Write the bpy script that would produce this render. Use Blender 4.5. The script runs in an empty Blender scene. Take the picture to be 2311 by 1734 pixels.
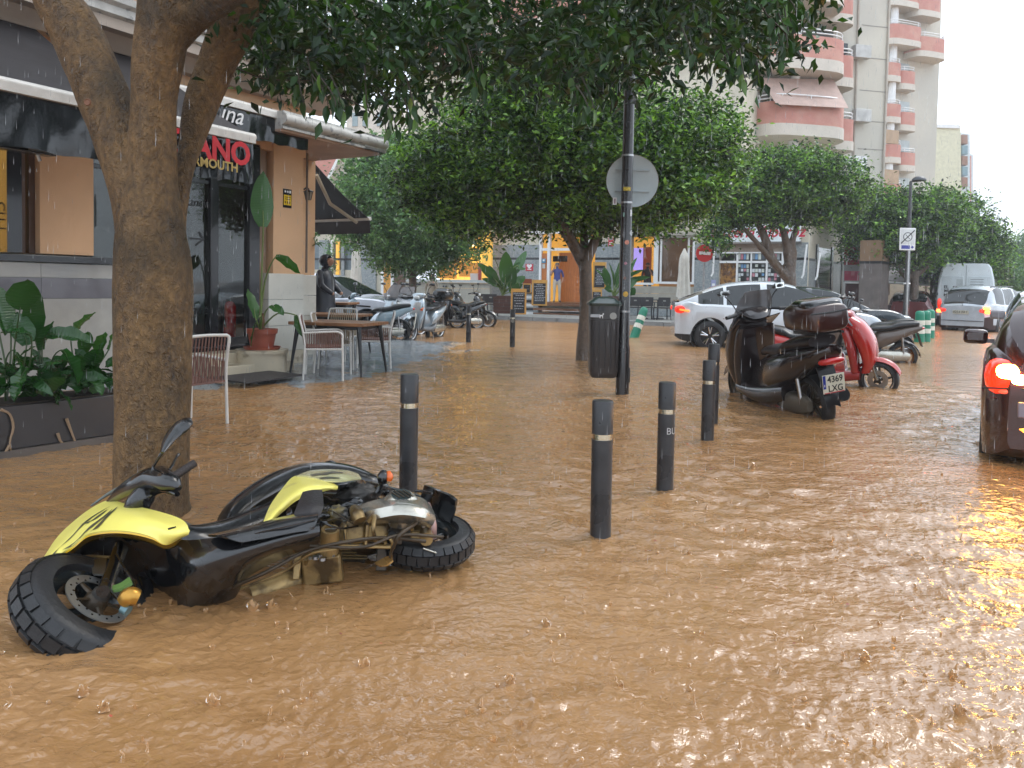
import bpy, bmesh, math, random
import numpy as np
from mathutils import Vector, Matrix, Euler
R = math.radians
random.seed(7); rng = np.random.default_rng(7)
scene = bpy.context.scene
# ---------------- camera
CAMH = 1.30; FPX = 1736.0; PITCH = 2.2; ROLL = -0.018
cam_d = bpy.data.cameras.new('camera'); cam = bpy.data.objects.new('camera', cam_d)
scene.collection.objects.link(cam); scene.camera = cam
cam.location = (0, 0, CAMH); cam.rotation_euler = (R(90 - PITCH), ROLL, 0)
cam_d.sensor_width = 36; cam_d.lens = 36 * FPX / 2311
PPY = 645 + FPX * math.tan(R(PITCH))
cam_d.shift_y = -(867 - PPY) / 2311
cam_d.clip_start = 0.05; cam_d.clip_end = 2000
# ---------------- world: overcast sky
SUN_EL, SUN_AZ = 52, 60
w = bpy.data.worlds.new('World'); scene.world = w; w.use_nodes = True
nt = w.node_tree; nt.nodes.clear()
out = nt.nodes.new('ShaderNodeOutputWorld'); bg = nt.nodes.new('ShaderNodeBackground')
sky = nt.nodes.new('ShaderNodeTexSky'); sky.sky_type = 'NISHITA'; sky.sun_disc = False
sky.sun_elevation = R(SUN_EL); sky.sun_rotation = R(SUN_AZ); sky.air_density = 1.0; sky.dust_density = 4.0
mixs = nt.nodes.new('ShaderNodeMix'); mixs.data_type = 'RGBA'; mixs.inputs[0].default_value = 0.86
nt.links.new(sky.outputs[0], mixs.inputs[6]); mixs.inputs[7].default_value = (8.1, 9.0, 10.1, 1)   # the cloud layer
nt.links.new(mixs.outputs[2], bg.inputs[0]); bg.inputs[1].default_value = 0.12
nt.links.new(bg.outputs[0], out.inputs[0])
sd = bpy.data.lights.new('sun', 'SUN'); sd.energy = 0.7; sd.angle = R(25); sd.color = (1, .96, .9)
so = bpy.data.objects.new('sun', sd); scene.collection.objects.link(so)
az = R(SUN_AZ); el = R(SUN_EL)
so.rotation_euler = Vector((math.sin(az) * math.cos(el), math.cos(az) * math.cos(el), math.sin(el))).to_track_quat('Z', 'Y').to_euler()
vs = scene.view_settings; scene.display_settings.display_device = 'sRGB'
vs.view_transform = 'Standard'; vs.look = 'None'; vs.gamma = 1; vs.use_curve_mapping = False; vs.exposure = 0.95
# ---------------- pixel -> place
MW = Matrix.Translation(cam.location) @ cam.rotation_euler.to_matrix().to_4x4()
def ray(px, py):
    return (MW.to_3x3() @ Vector(((px - 1155.5) / FPX, -(py - PPY) / FPX, -1)))
def P(px, py, d):
    r = ray(px, py); return Vector(cam.location) + r * (d / r.y)
def G(px, py, z=0.0):
    r = ray(px, py); return Vector(cam.location) + r * ((z - CAMH) / r.z)
# ---------------- materials
MATS = {}
def nn(nt, t, **k):
    n = nt.nodes.new(t)
    for a, b in k.items(): setattr(n, a, b)
    return n
def mat(name, col, rough=.5, metal=0, var=.12, vscale=3.0, bump=.0, bscale=30, emit=None, es=0, trans=0, ior=1.45, coat=0,
        col2=None, c2scale=2.0, c2lo=.45, c2hi=.6, alpha=1, stretch=(1, 1, 1), island=0, sss=0, spec=.5, rvar=0):
    if name in MATS: return MATS[name]
    m = bpy.data.materials.new(name); MATS[name] = m; m.use_nodes = True; t = m.node_tree; b = t.nodes['Principled BSDF']
    b.inputs['Roughness'].default_value = rough; b.inputs['Metallic'].default_value = metal
    b.inputs['IOR'].default_value = ior; b.inputs['Transmission Weight'].default_value = trans
    b.inputs['Coat Weight'].default_value = coat; b.inputs['Coat Roughness'].default_value = .06
    b.inputs['Specular IOR Level'].default_value = spec; b.inputs['Alpha'].default_value = alpha
    tc = nn(t, 'ShaderNodeTexCoord'); mp = nn(t, 'ShaderNodeMapping'); mp.inputs['Scale'].default_value = stretch
    t.links.new(tc.outputs['Object'], mp.inputs[0])
    cur = None
    if var:
        n = nn(t, 'ShaderNodeTexNoise'); n.inputs['Scale'].default_value = vscale; n.inputs['Detail'].default_value = 6
        t.links.new(mp.outputs[0], n.inputs[0])
        mr = nn(t, 'ShaderNodeMapRange'); mr.inputs[1].default_value = .3; mr.inputs[2].default_value = .7
        mr.inputs[3].default_value = 1 - var; mr.inputs[4].default_value = 1 + var
        t.links.new(n.outputs[0], mr.inputs[0])
        mx = nn(t, 'ShaderNodeVectorMath', operation='SCALE'); mx.inputs[0].default_value = col[:3]
        t.links.new(mr.outputs[0], mx.inputs['Scale']); cur = mx.outputs[0]
        if rvar:
            m2 = nn(t, 'ShaderNodeMapRange'); m2.inputs[1].default_value = .35; m2.inputs[2].default_value = .65
            m2.inputs[3].default_value = max(.02, rough - rvar); m2.inputs[4].default_value = rough + rvar
            t.links.new(n.outputs[0], m2.inputs[0]); t.links.new(m2.outputs[0], b.inputs['Roughness'])
    if col2 is not None:
        n = nn(t, 'ShaderNodeTexNoise'); n.inputs['Scale'].default_value = c2scale; n.inputs['Detail'].default_value = 5
        t.links.new(mp.outputs[0], n.inputs[0])
        mr = nn(t, 'ShaderNodeMapRange'); mr.inputs[1].default_value = c2lo; mr.inputs[2].default_value = c2hi
        t.links.new(n.outputs[0], mr.inputs[0])
        mm = nn(t, 'ShaderNodeMix'); mm.data_type = 'RGBA'; t.links.new(mr.outputs[0], mm.inputs[0])
        if cur: t.links.new(cur, mm.inputs[6])
        else: mm.inputs[6].default_value = (*col[:3], 1)
        mm.inputs[7].default_value = (*col2[:3], 1); cur = mm.outputs[2]
    if island:
        g = nn(t, 'ShaderNodeNewGeometry'); mr = nn(t, 'ShaderNodeMapRange'); mr.inputs[3].default_value = 1 - island; mr.inputs[4].default_value = 1 + island
        t.links.new(g.outputs['Random Per Island'], mr.inputs[0])
        mx = nn(t, 'ShaderNodeVectorMath', operation='SCALE')
        if cur: t.links.new(cur, mx.inputs[0])
        else: mx.inputs[0].default_value = col[:3]
        t.links.new(mr.outputs[0], mx.inputs['Scale']); cur = mx.outputs[0]
    if cur: t.links.new(cur, b.inputs['Base Color'])
    else: b.inputs['Base Color'].default_value = (*col[:3], 1)
    if bump:
        n = nn(t, 'ShaderNodeTexNoise'); n.inputs['Scale'].default_value = bscale; n.inputs['Detail'].default_value = 5
        t.links.new(mp.outputs[0], n.inputs[0])
        bn = nn(t, 'ShaderNodeBump'); bn.inputs['Strength'].default_value = bump; bn.inputs['Distance'].default_value = .02
        t.links.new(n.outputs[0], bn.inputs['Height']); t.links.new(bn.outputs[0], b.inputs['Normal'])
    if emit:
        b.inputs['Emission Color'].default_value = (*emit, 1); b.inputs['Emission Strength'].default_value = es
    if sss: b.inputs['Subsurface Weight'].default_value = sss
    return m
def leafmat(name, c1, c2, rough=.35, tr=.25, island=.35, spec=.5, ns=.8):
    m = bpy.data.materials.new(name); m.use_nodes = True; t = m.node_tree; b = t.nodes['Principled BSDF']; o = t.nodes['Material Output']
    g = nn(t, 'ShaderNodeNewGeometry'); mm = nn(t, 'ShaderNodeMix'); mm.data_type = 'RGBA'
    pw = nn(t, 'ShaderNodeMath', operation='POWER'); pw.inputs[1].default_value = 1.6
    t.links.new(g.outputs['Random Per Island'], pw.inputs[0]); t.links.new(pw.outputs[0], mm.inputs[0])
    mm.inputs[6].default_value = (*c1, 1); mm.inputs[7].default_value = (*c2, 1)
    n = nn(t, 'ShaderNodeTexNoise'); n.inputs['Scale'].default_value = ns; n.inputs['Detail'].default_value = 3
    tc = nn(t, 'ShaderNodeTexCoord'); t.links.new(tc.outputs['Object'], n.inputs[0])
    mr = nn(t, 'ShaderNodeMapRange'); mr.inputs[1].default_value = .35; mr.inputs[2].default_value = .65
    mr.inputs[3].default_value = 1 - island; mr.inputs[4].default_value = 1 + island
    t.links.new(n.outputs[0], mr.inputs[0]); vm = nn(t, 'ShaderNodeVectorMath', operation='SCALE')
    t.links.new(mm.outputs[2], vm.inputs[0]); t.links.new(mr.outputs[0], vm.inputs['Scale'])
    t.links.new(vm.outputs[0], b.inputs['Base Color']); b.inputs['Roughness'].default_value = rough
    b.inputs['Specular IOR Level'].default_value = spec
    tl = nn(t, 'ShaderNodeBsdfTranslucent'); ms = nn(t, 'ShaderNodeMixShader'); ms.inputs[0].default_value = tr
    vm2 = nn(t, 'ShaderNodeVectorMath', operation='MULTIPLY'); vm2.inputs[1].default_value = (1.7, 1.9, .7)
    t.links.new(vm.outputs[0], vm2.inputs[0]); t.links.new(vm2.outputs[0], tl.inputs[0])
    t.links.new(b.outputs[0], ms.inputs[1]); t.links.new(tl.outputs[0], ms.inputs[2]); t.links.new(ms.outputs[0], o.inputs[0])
    MATS[name] = m; return m
# ---------------- objects
COL = scene.collection
def tag(o, label=None, cat=None, group=None, kind=None):
    if label: o['label'] = label
    if cat: o['category'] = cat
    if group: o['group'] = group
    if kind: o['kind'] = kind
    return o
def thing(name, label, cat, loc=(0, 0, 0), rz=0, group=None, rot=None):
    o = bpy.data.objects.new(name, None); COL.objects.link(o); o.location = loc
    o.rotation_euler = rot if rot else (0, 0, rz); o.empty_display_size = .2
    return tag(o, label, cat, group)
def objm(name, me, parent=None, world=False, loc=None, rot=None):
    o = bpy.data.objects.new(name, me); COL.objects.link(o)
    if parent is not None:
        o.parent = parent
        if world:
            p = parent; q = Vector((0, 0, 0))
            while p is not None: q += Vector(p.location); p = p.parent
            o.location = -q
    if loc is not None: o.location = loc
    if rot is not None: o.rotation_euler = rot
    return o
def catmull(pts, n):
    p = [np.array(q, float) for q in pts]
    if len(p) == 2: return [tuple(p[0] + (p[1] - p[0]) * i / n) for i in range(n + 1)]
    out = []
    for i in range(len(p) - 1):
        a = p[i - 1] if i > 0 else 2 * p[0] - p[1]; b = p[i]; c = p[i + 1]; d = p[i + 2] if i + 2 < len(p) else 2 * p[-1] - p[-2]
        for k in range(n):
            t = k / n; out.append(tuple(.5 * ((2 * b) + (-a + c) * t + (2 * a - 5 * b + 4 * c - d) * t * t + (-a + 3 * b - 3 * c + d) * t ** 3)))
    out.append(tuple(p[-1])); return out
class MB:
    def __init__(s): s.v = []; s.f = []; s.m = []; s.mi = 0
    def add(s, vs, fs):
        k = len(s.v); s.v += [tuple(q) for q in vs]; s.f += [tuple(k + i for i in f) for f in fs]; s.m += [s.mi] * len(fs); return s
    def box(s, c, d, M=None, rz=0):
        x, y, z = d[0] / 2, d[1] / 2, d[2] / 2
        vs = [Vector((a * x, b * y, e * z)) for a in (-1, 1) for b in (-1, 1) for e in (-1, 1)]
        if rz: M = Matrix.Rotation(rz, 3, 'Z')
        if M is not None: vs = [M @ q for q in vs]
        vs = [q + Vector(c) for q in vs]
        return s.add(vs, [(0, 1, 3, 2), (4, 6, 7, 5), (0, 4, 5, 1), (2, 3, 7, 6), (0, 2, 6, 4), (1, 5, 7, 3)])
    def tube(s, pts, r, n=8, cap=True, sub=0, flat=None):
        if sub:
            rr = r if hasattr(r, '__len__') else [r] * len(pts)
            q = catmull([(*p, x) for p, x in zip(pts, rr)], sub); pts = [p[:3] for p in q]; r = [p[3] for p in q]
        pts = [Vector(p) for p in pts]; rr = r if hasattr(r, '__len__') else [r] * len(pts)
        k = len(s.v); up = None; N = len(pts)
        for i, p in enumerate(pts):
            t = (pts[min(i + 1, N - 1)] - pts[max(i - 1, 0)]);
            if t.length < 1e-9: t = Vector((0, 0, 1))
            t.normalize()
            if up is None: up = Vector((0, 0, 1)) if abs(t.z) < .9 else Vector((1, 0, 0))
            a = t.cross(up);
            if a.length < 1e-5: a = t.orthogonal()
            a.normalize(); b = a.cross(t).normalized(); up = b
            for j in range(n):
                g = 2 * math.pi * j / n; fl = flat if flat else 1
                s.v.append(tuple(p + a * (math.cos(g) * rr[i]) + b * (math.sin(g) * rr[i] * fl)))
        for i in range(N - 1):
            for j in range(n):
                s.f.append((k + i * n + j, k + i * n + (j + 1) % n, k + (i + 1) * n + (j + 1) % n, k + (i + 1) * n + j)); s.m.append(s.mi)
        if cap:
            s.f.append(tuple(k + j for j in range(n))[::-1]); s.f.append(tuple(k + (N - 1) * n + j for j in range(n))); s.m += [s.mi] * 2
        return s
    def lathe(s, prof, c=(0, 0, 0), n=20, M=None, closed=False, arc=1.0):
        k = len(s.v); c = Vector(c); N = len(prof); full = arc >= .999; nn_ = n if full else n + 1
        for r, z in prof:
            for j in range(nn_):
                g = 2 * math.pi * arc * j / n; q = Vector((r * math.cos(g), r * math.sin(g), z))
                if M is not None: q = M @ q
                s.v.append(tuple(c + q))
        for i in range(N - 1 + (1 if closed else 0)):
            for j in range(n if full else n):
                a = i * nn_ + j; b = i * nn_ + (j + 1) % nn_; i2 = (i + 1) % N
                s.f.append((k + a, k + b, k + i2 * nn_ + (j + 1) % nn_, k + i2 * nn_ + j)); s.m.append(s.mi)
        return s
    def prism(s, poly, f, d):          # poly: 2-D points, f(a,b,t) -> 3-D, t in 0..d
        n = len(poly); vs = [f(a, b, 0) for a, b in poly] + [f(a, b, d) for a, b in poly]
        return s.add(vs, [tuple(range(n))[::-1], tuple(range(n, 2 * n))] + [(i, (i + 1) % n, n + (i + 1) % n, n + i) for i in range(n)])
    def quad(s, a, b, c, d): return s.add([a, b, c, d], [(0, 1, 2, 3)])
    def sheet(s, rows, nu=4, nv=4, th=0, closed=False):
        rr = [catmull(r, nu) for r in rows]; m = len(rr[0]); cols = [catmull([r[j] for r in rr], nv) for j in range(m)]
        g = np.array(cols)                       # m x K x 3
        m, K, _ = g.shape; k = len(s.v); s.v += [tuple(p) for p in g.reshape(-1, 3)]
        F = [(k + i * K + j, k + i * K + j + 1, k + (i + 1) * K + j + 1, k + (i + 1) * K + j) for i in range(m - 1) for j in range(K - 1)]
        s.f += F; s.m += [s.mi] * len(F)
        if th:
            du = np.gradient(g, axis=0); dv = np.gradient(g, axis=1); nrm = np.cross(du, dv); nrm /= (np.linalg.norm(nrm, axis=2, keepdims=True) + 1e-9)
            g2 = g - nrm * th; k2 = len(s.v); s.v += [tuple(p) for p in g2.reshape(-1, 3)]
            F2 = [tuple(q - k + k2 for q in f)[::-1] for f in F]
            ring = [(i, 0) for i in range(m)] + [(m - 1, j) for j in range(1, K)] + [(i, K - 1) for i in range(m - 2, -1, -1)] + [(0, j) for j in range(K - 2, 0, -1)]
            for a in range(len(ring)):
                p = ring[a][0] * K + ring[a][1]; b = ring[(a + 1) % len(ring)]; q = b[0] * K + b[1]
                F2.append((k + p, k + q, k2 + q, k2 + p))
            s.f += F2; s.m += [s.mi] * len(F2)
        return s
    def loft(s, secs, n=16, p=2.4, cap=True, sub=3):   # secs: (x, z, halfwidth, halfheight, tilt) in the xz plane, or with y as 6th
        secs = [tuple(q) + (0,) * (6 - len(q)) for q in secs]
        if sub and len(secs) > 1: secs = catmull(secs, sub)
        k = len(s.v); N = len(secs)
        for (x, z, hw, hh, ti, y0) in secs:
            ct, st = math.cos(ti), math.sin(ti)
            for j in range(n):
                g = 2 * math.pi * j / n; c_, s_ = math.cos(g), math.sin(g)
                yy = hw * math.copysign(abs(c_) ** (2 / p), c_); hz = hh * math.copysign(abs(s_) ** (2 / p), s_)
                s.v.append((x - hz * st, y0 + yy, z + hz * ct))
        for i in range(N - 1):
            for j in range(n):
                s.f.append((k + i * n + j, k + i * n + (j + 1) % n, k + (i + 1) * n + (j + 1) % n, k + (i + 1) * n + j)); s.m.append(s.mi)
        if cap:
            s.f.append(tuple(k + j for j in range(n))[::-1]); s.f.append(tuple(k + (N - 1) * n + j for j in range(n))); s.m += [s.mi] * 2
        return s
    def xf(s, M): s.v = [tuple(M @ Vector(q)) for q in s.v]; return s
    def mesh(s, name, mats, smooth=35):
        me = bpy.data.meshes.new(name); me.from_pydata(s.v, [], s.f)
        for m in (mats if isinstance(mats, (list, tuple)) else [mats]): me.materials.append(m)
        if isinstance(mats, (list, tuple)): me.polygons.foreach_set('material_index', s.m)
        if smooth:
            me.shade_smooth(); me.set_sharp_from_angle(angle=R(smooth))
        me.update(); return me
    def build(s, name, mats, parent=None, world=False, smooth=35, bevel=0, subd=0, loc=None, rot=None, fix=True):
        me = s.mesh(name, mats, smooth)
        if fix:
            bm = bmesh.new(); bm.from_mesh(me); bmesh.ops.recalc_face_normals(bm, faces=bm.faces); bm.to_mesh(me); bm.free()
            if smooth: me.set_sharp_from_angle(angle=R(smooth))
        o = objm(name, me, parent, world, loc, rot)
        if bevel:
            b = o.modifiers.new('b', 'BEVEL'); b.width = bevel; b.segments = 2; b.limit_method = 'ANGLE'; b.angle_limit = R(40)
        if subd:
            b = o.modifiers.new('s', 'SUBSURF'); b.levels = subd; b.render_levels = subd
        return o
def npmesh(name, v, faces, mt, smooth=False):
    me = bpy.data.meshes.new(name); v = np.asarray(v, np.float32); faces = np.asarray(faces, np.int32); nf, k = faces.shape
    me.vertices.add(len(v)); me.vertices.foreach_set('co', v.ravel()); me.loops.add(nf * k); me.loops.foreach_set('vertex_index', faces.ravel())
    me.polygons.add(nf); me.polygons.foreach_set('loop_start', np.arange(0, nf * k, k, dtype=np.int32))
    me.polygons.foreach_set('use_smooth', np.full(nf, smooth)); me.materials.append(mt); me.update(calc_edges=True); return me
def copy_thing(o, loc, rz=None, label=None, group=None, rot=None):
    c = o.copy(); COL.objects.link(c); c.location = loc
    if rz is not None: c.rotation_euler = (0, 0, rz)
    if rot is not None: c.rotation_euler = rot
    if label: c['label'] = label
    if group: c['group'] = group
    for ch in list(o.children):
        d = ch.copy(); COL.objects.link(d); d.parent = c
        for g in list(ch.children):
            e = g.copy(); COL.objects.link(e); e.parent = d
    return c
def text(name, s, size, mt, parent, M, depth=.002, shear=0, bold=0, sx=1):
    cu = bpy.data.curves.new(name, 'FONT'); cu.body = s; cu.size = size; cu.extrude = depth; cu.shear = shear; cu.offset = bold
    cu.align_x = 'CENTER'; cu.align_y = 'CENTER'; cu.resolution_u = 3
    tmp = bpy.data.objects.new('tmp', cu); COL.objects.link(tmp)
    dg = bpy.context.evaluated_depsgraph_get(); me = bpy.data.meshes.new_from_object(tmp.evaluated_get(dg))
    bpy.data.objects.remove(tmp); me.materials.clear(); me.materials.append(mt); me.transform(M @ Matrix.Diagonal((sx, 1, 1, 1)))
    return objm(name, me, parent)
def frame(o, x, z):                    # matrix whose X is along x, Y along z (text up), origin o
    x = Vector(x).normalized(); z = Vector(z).normalized(); y = x.cross(z)
    return Matrix.Translation(o) @ Matrix(((x[0], z[0], y[0]), (x[1], z[1], y[1]), (x[2], z[2], y[2]))).to_4x4()
def lf(w): return w
# ---------------- shared materials
M_black = mat('black_plastic', (.012, .012, .013), .28, var=.2, vscale=8)
M_gloss = mat('gloss_black', (.008, .008, .009), .12, var=.1, coat=.6)
M_rubber = mat('rubber', (.016, .016, .017), .42, var=.2, vscale=12, bump=.15, bscale=60)
M_chrome = mat('chrome', (.55, .56, .58), .16, 1, var=.1, vscale=6)
M_steel = mat('steel', (.35, .35, .35), .32, 1, var=.2, vscale=10)
M_alu = mat('white_aluminium', (.62, .60, .56), .35, var=.1, vscale=9)
M_white = mat('white_paint', (.75, .76, .76), .35, var=.06)
M_silver = mat('silver_paint', (.50, .53, .56), .22, .35, var=.05, coat=1)
M_glass = mat('dark_glass', (.012, .015, .016), .04, var=0, coat=.5)
M_clear = mat('clear_glass', (.95, .97, .97), .03, var=0, trans=1, ior=1.02, spec=1.0)
M_conc = mat('concrete', (.30, .30, .28), .6, var=.15, vscale=2, bump=.2, bscale=40)
M_wood = mat('table_wood', (.24, .11, .045), .38, var=.35, vscale=4, stretch=(1, 9, 1), bump=.1)
M_peach = mat('peach_render', (.66, .41, .235), .7, var=.07, vscale=1.2, bump=.12, bscale=120, col2=(.54, .33, .18), c2scale=.9, c2lo=.55, c2hi=.75)
M_skin = mat('skin', (.42, .23, .15), .5, var=.05)
M_hair = mat('hair', (.03, .022, .018), .6)
M_bark = None
# ---------------- flood water: one sheet, real ripples near the camera
def water_mat():
    m = bpy.data.materials.new('muddy_water'); m.use_nodes = True; t = m.node_tree; b = t.nodes['Principled BSDF']
    tc = nn(t, 'ShaderNodeTexCoord')
    n1 = nn(t, 'ShaderNodeTexNoise'); n1.inputs['Scale'].default_value = .55; n1.inputs['Detail'].default_value = 7
    mp = nn(t, 'ShaderNodeMapping'); mp.inputs['Scale'].default_value = (1, 1.6, 1); mp.inputs['Rotation'].default_value = (0, 0, .5)
    t.links.new(tc.outputs['Object'], mp.inputs[0]); t.links.new(mp.outputs[0], n1.inputs[0])
    cr = nn(t, 'ShaderNodeValToRGB'); cr.color_ramp.elements[0].position = .32; cr.color_ramp.elements[0].color = (.29, .150, .058, 1)
    cr.color_ramp.elements[1].position = .72; cr.color_ramp.elements[1].color = (.38, .212, .092, 1)
    t.links.new(n1.outputs[0], cr.inputs[0]); t.links.new(cr.outputs[0], b.inputs['Base Color'])
    sp = nn(t, 'ShaderNodeSeparateXYZ'); t.links.new(tc.outputs['Object'], sp.inputs[0]); mrr = nn(t, 'ShaderNodeMapRange'); mrr.inputs[1].default_value = 8; mrr.inputs[2].default_value = 17; mrr.inputs[3].default_value = .02; mrr.inputs[4].default_value = .24; t.links.new(sp.outputs['Y'], mrr.inputs[0]); t.links.new(mrr.outputs[0], b.inputs['Roughness']); b.inputs['IOR'].default_value = 1.5; b.inputs['Specular IOR Level'].default_value = 1.0
    # fine relief, rain-struck skin of the water
    n2 = nn(t, 'ShaderNodeTexNoise'); n2.inputs['Scale'].default_value = 26; n2.inputs['Detail'].default_value = 3; n2.inputs['Distortion'].default_value = .3
    mp2 = nn(t, 'ShaderNodeMapping'); mp2.inputs['Scale'].default_value = (.75, 1.1, 1); t.links.new(tc.outputs['Object'], mp2.inputs[0]); t.links.new(mp2.outputs[0], n2.inputs[0])
    n3 = nn(t, 'ShaderNodeTexNoise'); n3.inputs['Scale'].default_value = 3.2; n3.inputs['Detail'].default_value = 4; t.links.new(mp2.outputs[0], n3.inputs[0])
    ad = nn(t, 'ShaderNodeMath', operation='MULTIPLY_ADD'); ad.inputs[1].default_value = 3.0
    t.links.new(n3.outputs[0], ad.inputs[0]); t.links.new(n2.outputs[0], ad.inputs[2])
    bp = nn(t, 'ShaderNodeBump'); bp.inputs['Strength'].default_value = .8; bp.inputs['Distance'].default_value = .013
    t.links.new(ad.outputs[0], bp.inputs['Height']); t.links.new(bp.outputs[0], b.inputs['Normal'])
    return m
M_water = water_mat()
def build_water():
    xs = np.arange(-4.6, 6.2, .0145)
    ys = [1.6]; st = .0125
    while ys[-1] < 17: ys.append(ys[-1] + st); st *= 1.0065 if ys[-1] < 9 else 1.012
    ys = np.array(ys); X, Y = np.meshgrid(xs, ys); Z = np.zeros_like(X)
    for i in range(64):                              # wind and current waves
        lam = 10 ** rng.uniform(-1.28, -.2); th = rng.normal(1.25, .75); kx, ky = math.cos(th) * 2 * math.pi / lam, math.sin(th) * 2 * math.pi / lam
        Z += .0125 * lam ** .93 * (1 if lam < .3 else .55) * np.sin(kx * X + ky * Y + rng.uniform(0, 6.28)) / 2.0
    mod = .6 + .4 * np.sin(X * 1.3 + .7 * Y) * np.sin(.9 * Y - X * .5 + 1)
    Z *= mod
    for i in range(3400):                            # rain rings
        yy = 1.7 + 9.5 * rng.random() ** 1.5; cx = rng.uniform(-.75, .75) * yy; r0 = rng.uniform(.02, .13) * (1 if rng.random() < .93 else 1.7); am = rng.uniform(.0018, .0052) * (.05 / (r0 + .03)) ** .5
        R_ = r0 + .09; i0, i1 = np.searchsorted(xs, [cx - R_, cx + R_]); j0, j1 = np.searchsorted(ys, [yy - R_, yy + R_])
        if i1 - i0 < 3 or j1 - j0 < 3: continue
        D = np.hypot(X[j0:j1, i0:i1] - cx, Y[j0:j1, i0:i1] - yy); lam = rng.uniform(.03, .055)
        Z[j0:j1, i0:i1] += am * np.cos((D - r0) * 2 * math.pi / lam) * np.exp(-((D - r0) / .028) ** 2)
    for (cx, cy, rr) in [(G(x, y).x, G(x, y).y, r) for x, y, r in ((921, 1124, .055), (1355, 1209, .055), (1500, 1104, .055), (1596, 994, .055), (1607, 955, .055), (1404, 890, .085), (345, 1158, .20), (1850, 938, .12), (1668, 893, .12), (1950, 870, .12), (1156, 784, .055), (470, 953, .02))] + [(-1.75, 2.75, .12), (-.45, 3.35, .2), (-1.2, 2.85, .1)]:
        D = np.hypot(X - cx, Y - cy) - rr; A_ = np.arctan2(Y - cy, X - cx)      # water heaping against and trailing off what stands in it
        Z += np.where(D > -.03, .0075 * np.cos(D * 2 * math.pi / .075) * np.exp(-np.clip(D, 0, 9) / .09) * (.6 + .4 * np.cos(A_ - .9)), 0)
        along = (X - cx) * -.62 + (Y - cy) * -.78; side = np.abs((X - cx) * .78 - (Y - cy) * .62)
        Z += np.where(along > 0, .004 * np.exp(-((side - rr - along * .32) / .025) ** 2) * np.exp(-along / .5), 0)
    # fade at the patch edge so the outer sheet meets it
    e = np.minimum.reduce([(X - xs[0]) / .4, (xs[-1] - X) / .4, (Y - ys[0]) / .05 + .0, (ys[-1] - Y) / 1.5, np.ones_like(X)]); Z *= np.clip(e, 0, 1)
    ny, nx = X.shape; v = np.stack([X, Y, Z], -1).reshape(-1, 3); idx = np.arange(ny * nx).reshape(ny, nx)
    f = np.stack([idx[:-1, :-1], idx[:-1, 1:], idx[1:, 1:], idx[1:, :-1]], -1).reshape(-1, 4)
    x0, x1, y0, y1 = xs[0], xs[-1], ys[0], ys[-1]; B = 500
    ov = np.array([(x0, y0, 0), (x1, y0, 0), (x1, y1, 0), (x0, y1, 0), (-B, -60, 0), (B, -60, 0), (B, B, 0), (-B, B, 0), (x0, -60, 0), (x1, -60, 0), (x0, B, 0), (x1, B, 0)])
    k = len(v); of = np.array([(4, 8, 10, 7), (9, 5, 6, 11), (8, 9, 1, 0), (3, 2, 11, 10)]) + k
    # keep the side strips split at the patch corners
    me = npmesh('flood_water', np.vstack([v, ov]), np.vstack([f, of]), M_water, True)
    return tag(objm('water', me), kind='structure')
water = build_water()
# bed of the street under the flood
mb = MB(); mb.box((0, 200, -.45), (1000, 520, .1)); tag(mb.build('road', mat('asphalt', (.05, .05, .05), .8)), kind='structure')
# ---------------- pavement shoal by the restaurant: slopes into the water
def pave_mat():
    m = bpy.data.materials.new('wet_paving'); m.use_nodes = True; t = m.node_tree; b = t.nodes['Principled BSDF']
    tc = nn(t, 'ShaderNodeTexCoord'); mp = nn(t, 'ShaderNodeMapping'); mp.inputs['Rotation'].default_value = (0, 0, R(-30)); t.links.new(tc.outputs['Object'], mp.inputs[0])
    br = nn(t, 'ShaderNodeTexBrick'); br.inputs['Scale'].default_value = 5.0; br.inputs['Mortar Size'].default_value = .03; br.inputs['Brick Width'].default_value = 1; br.inputs['Row Height'].default_value = .5
    br.inputs['Color1'].default_value = (.20, .235, .26, 1); br.inputs['Color2'].default_value = (.27, .30, .32, 1); br.inputs['Mortar'].default_value = (.12, .12, .12, 1)
    t.links.new(mp.outputs[0], br.inputs[0]); t.links.new(br.outputs[0], b.inputs['Base Color'])
    n = nn(t, 'ShaderNodeTexNoise'); n.inputs['Scale'].default_value = 9; n.inputs['Detail'].default_value = 6; t.links.new(tc.outputs['Object'], n.inputs[0])
    b.inputs['Roughness'].default_value = .16
    bp = nn(t, 'ShaderNodeBump'); bp.inputs['Strength'].default_value = .35; bp.inputs['Distance'].default_value = .012; t.links.new(n.outputs[0], bp.inputs['Height'])
    bp2 = nn(t, 'ShaderNodeBump'); bp2.inputs['Strength'].default_value = .5; bp2.inputs['Distance'].default_value = .01; t.links.new(br.outputs['Fac'], bp2.inputs['Height']); bp2.invert = True
    t.links.new(bp.outputs[0], bp2.inputs['Normal']); t.links.new(bp2.outputs[0], b.inputs['Normal'])
    return m
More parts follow.
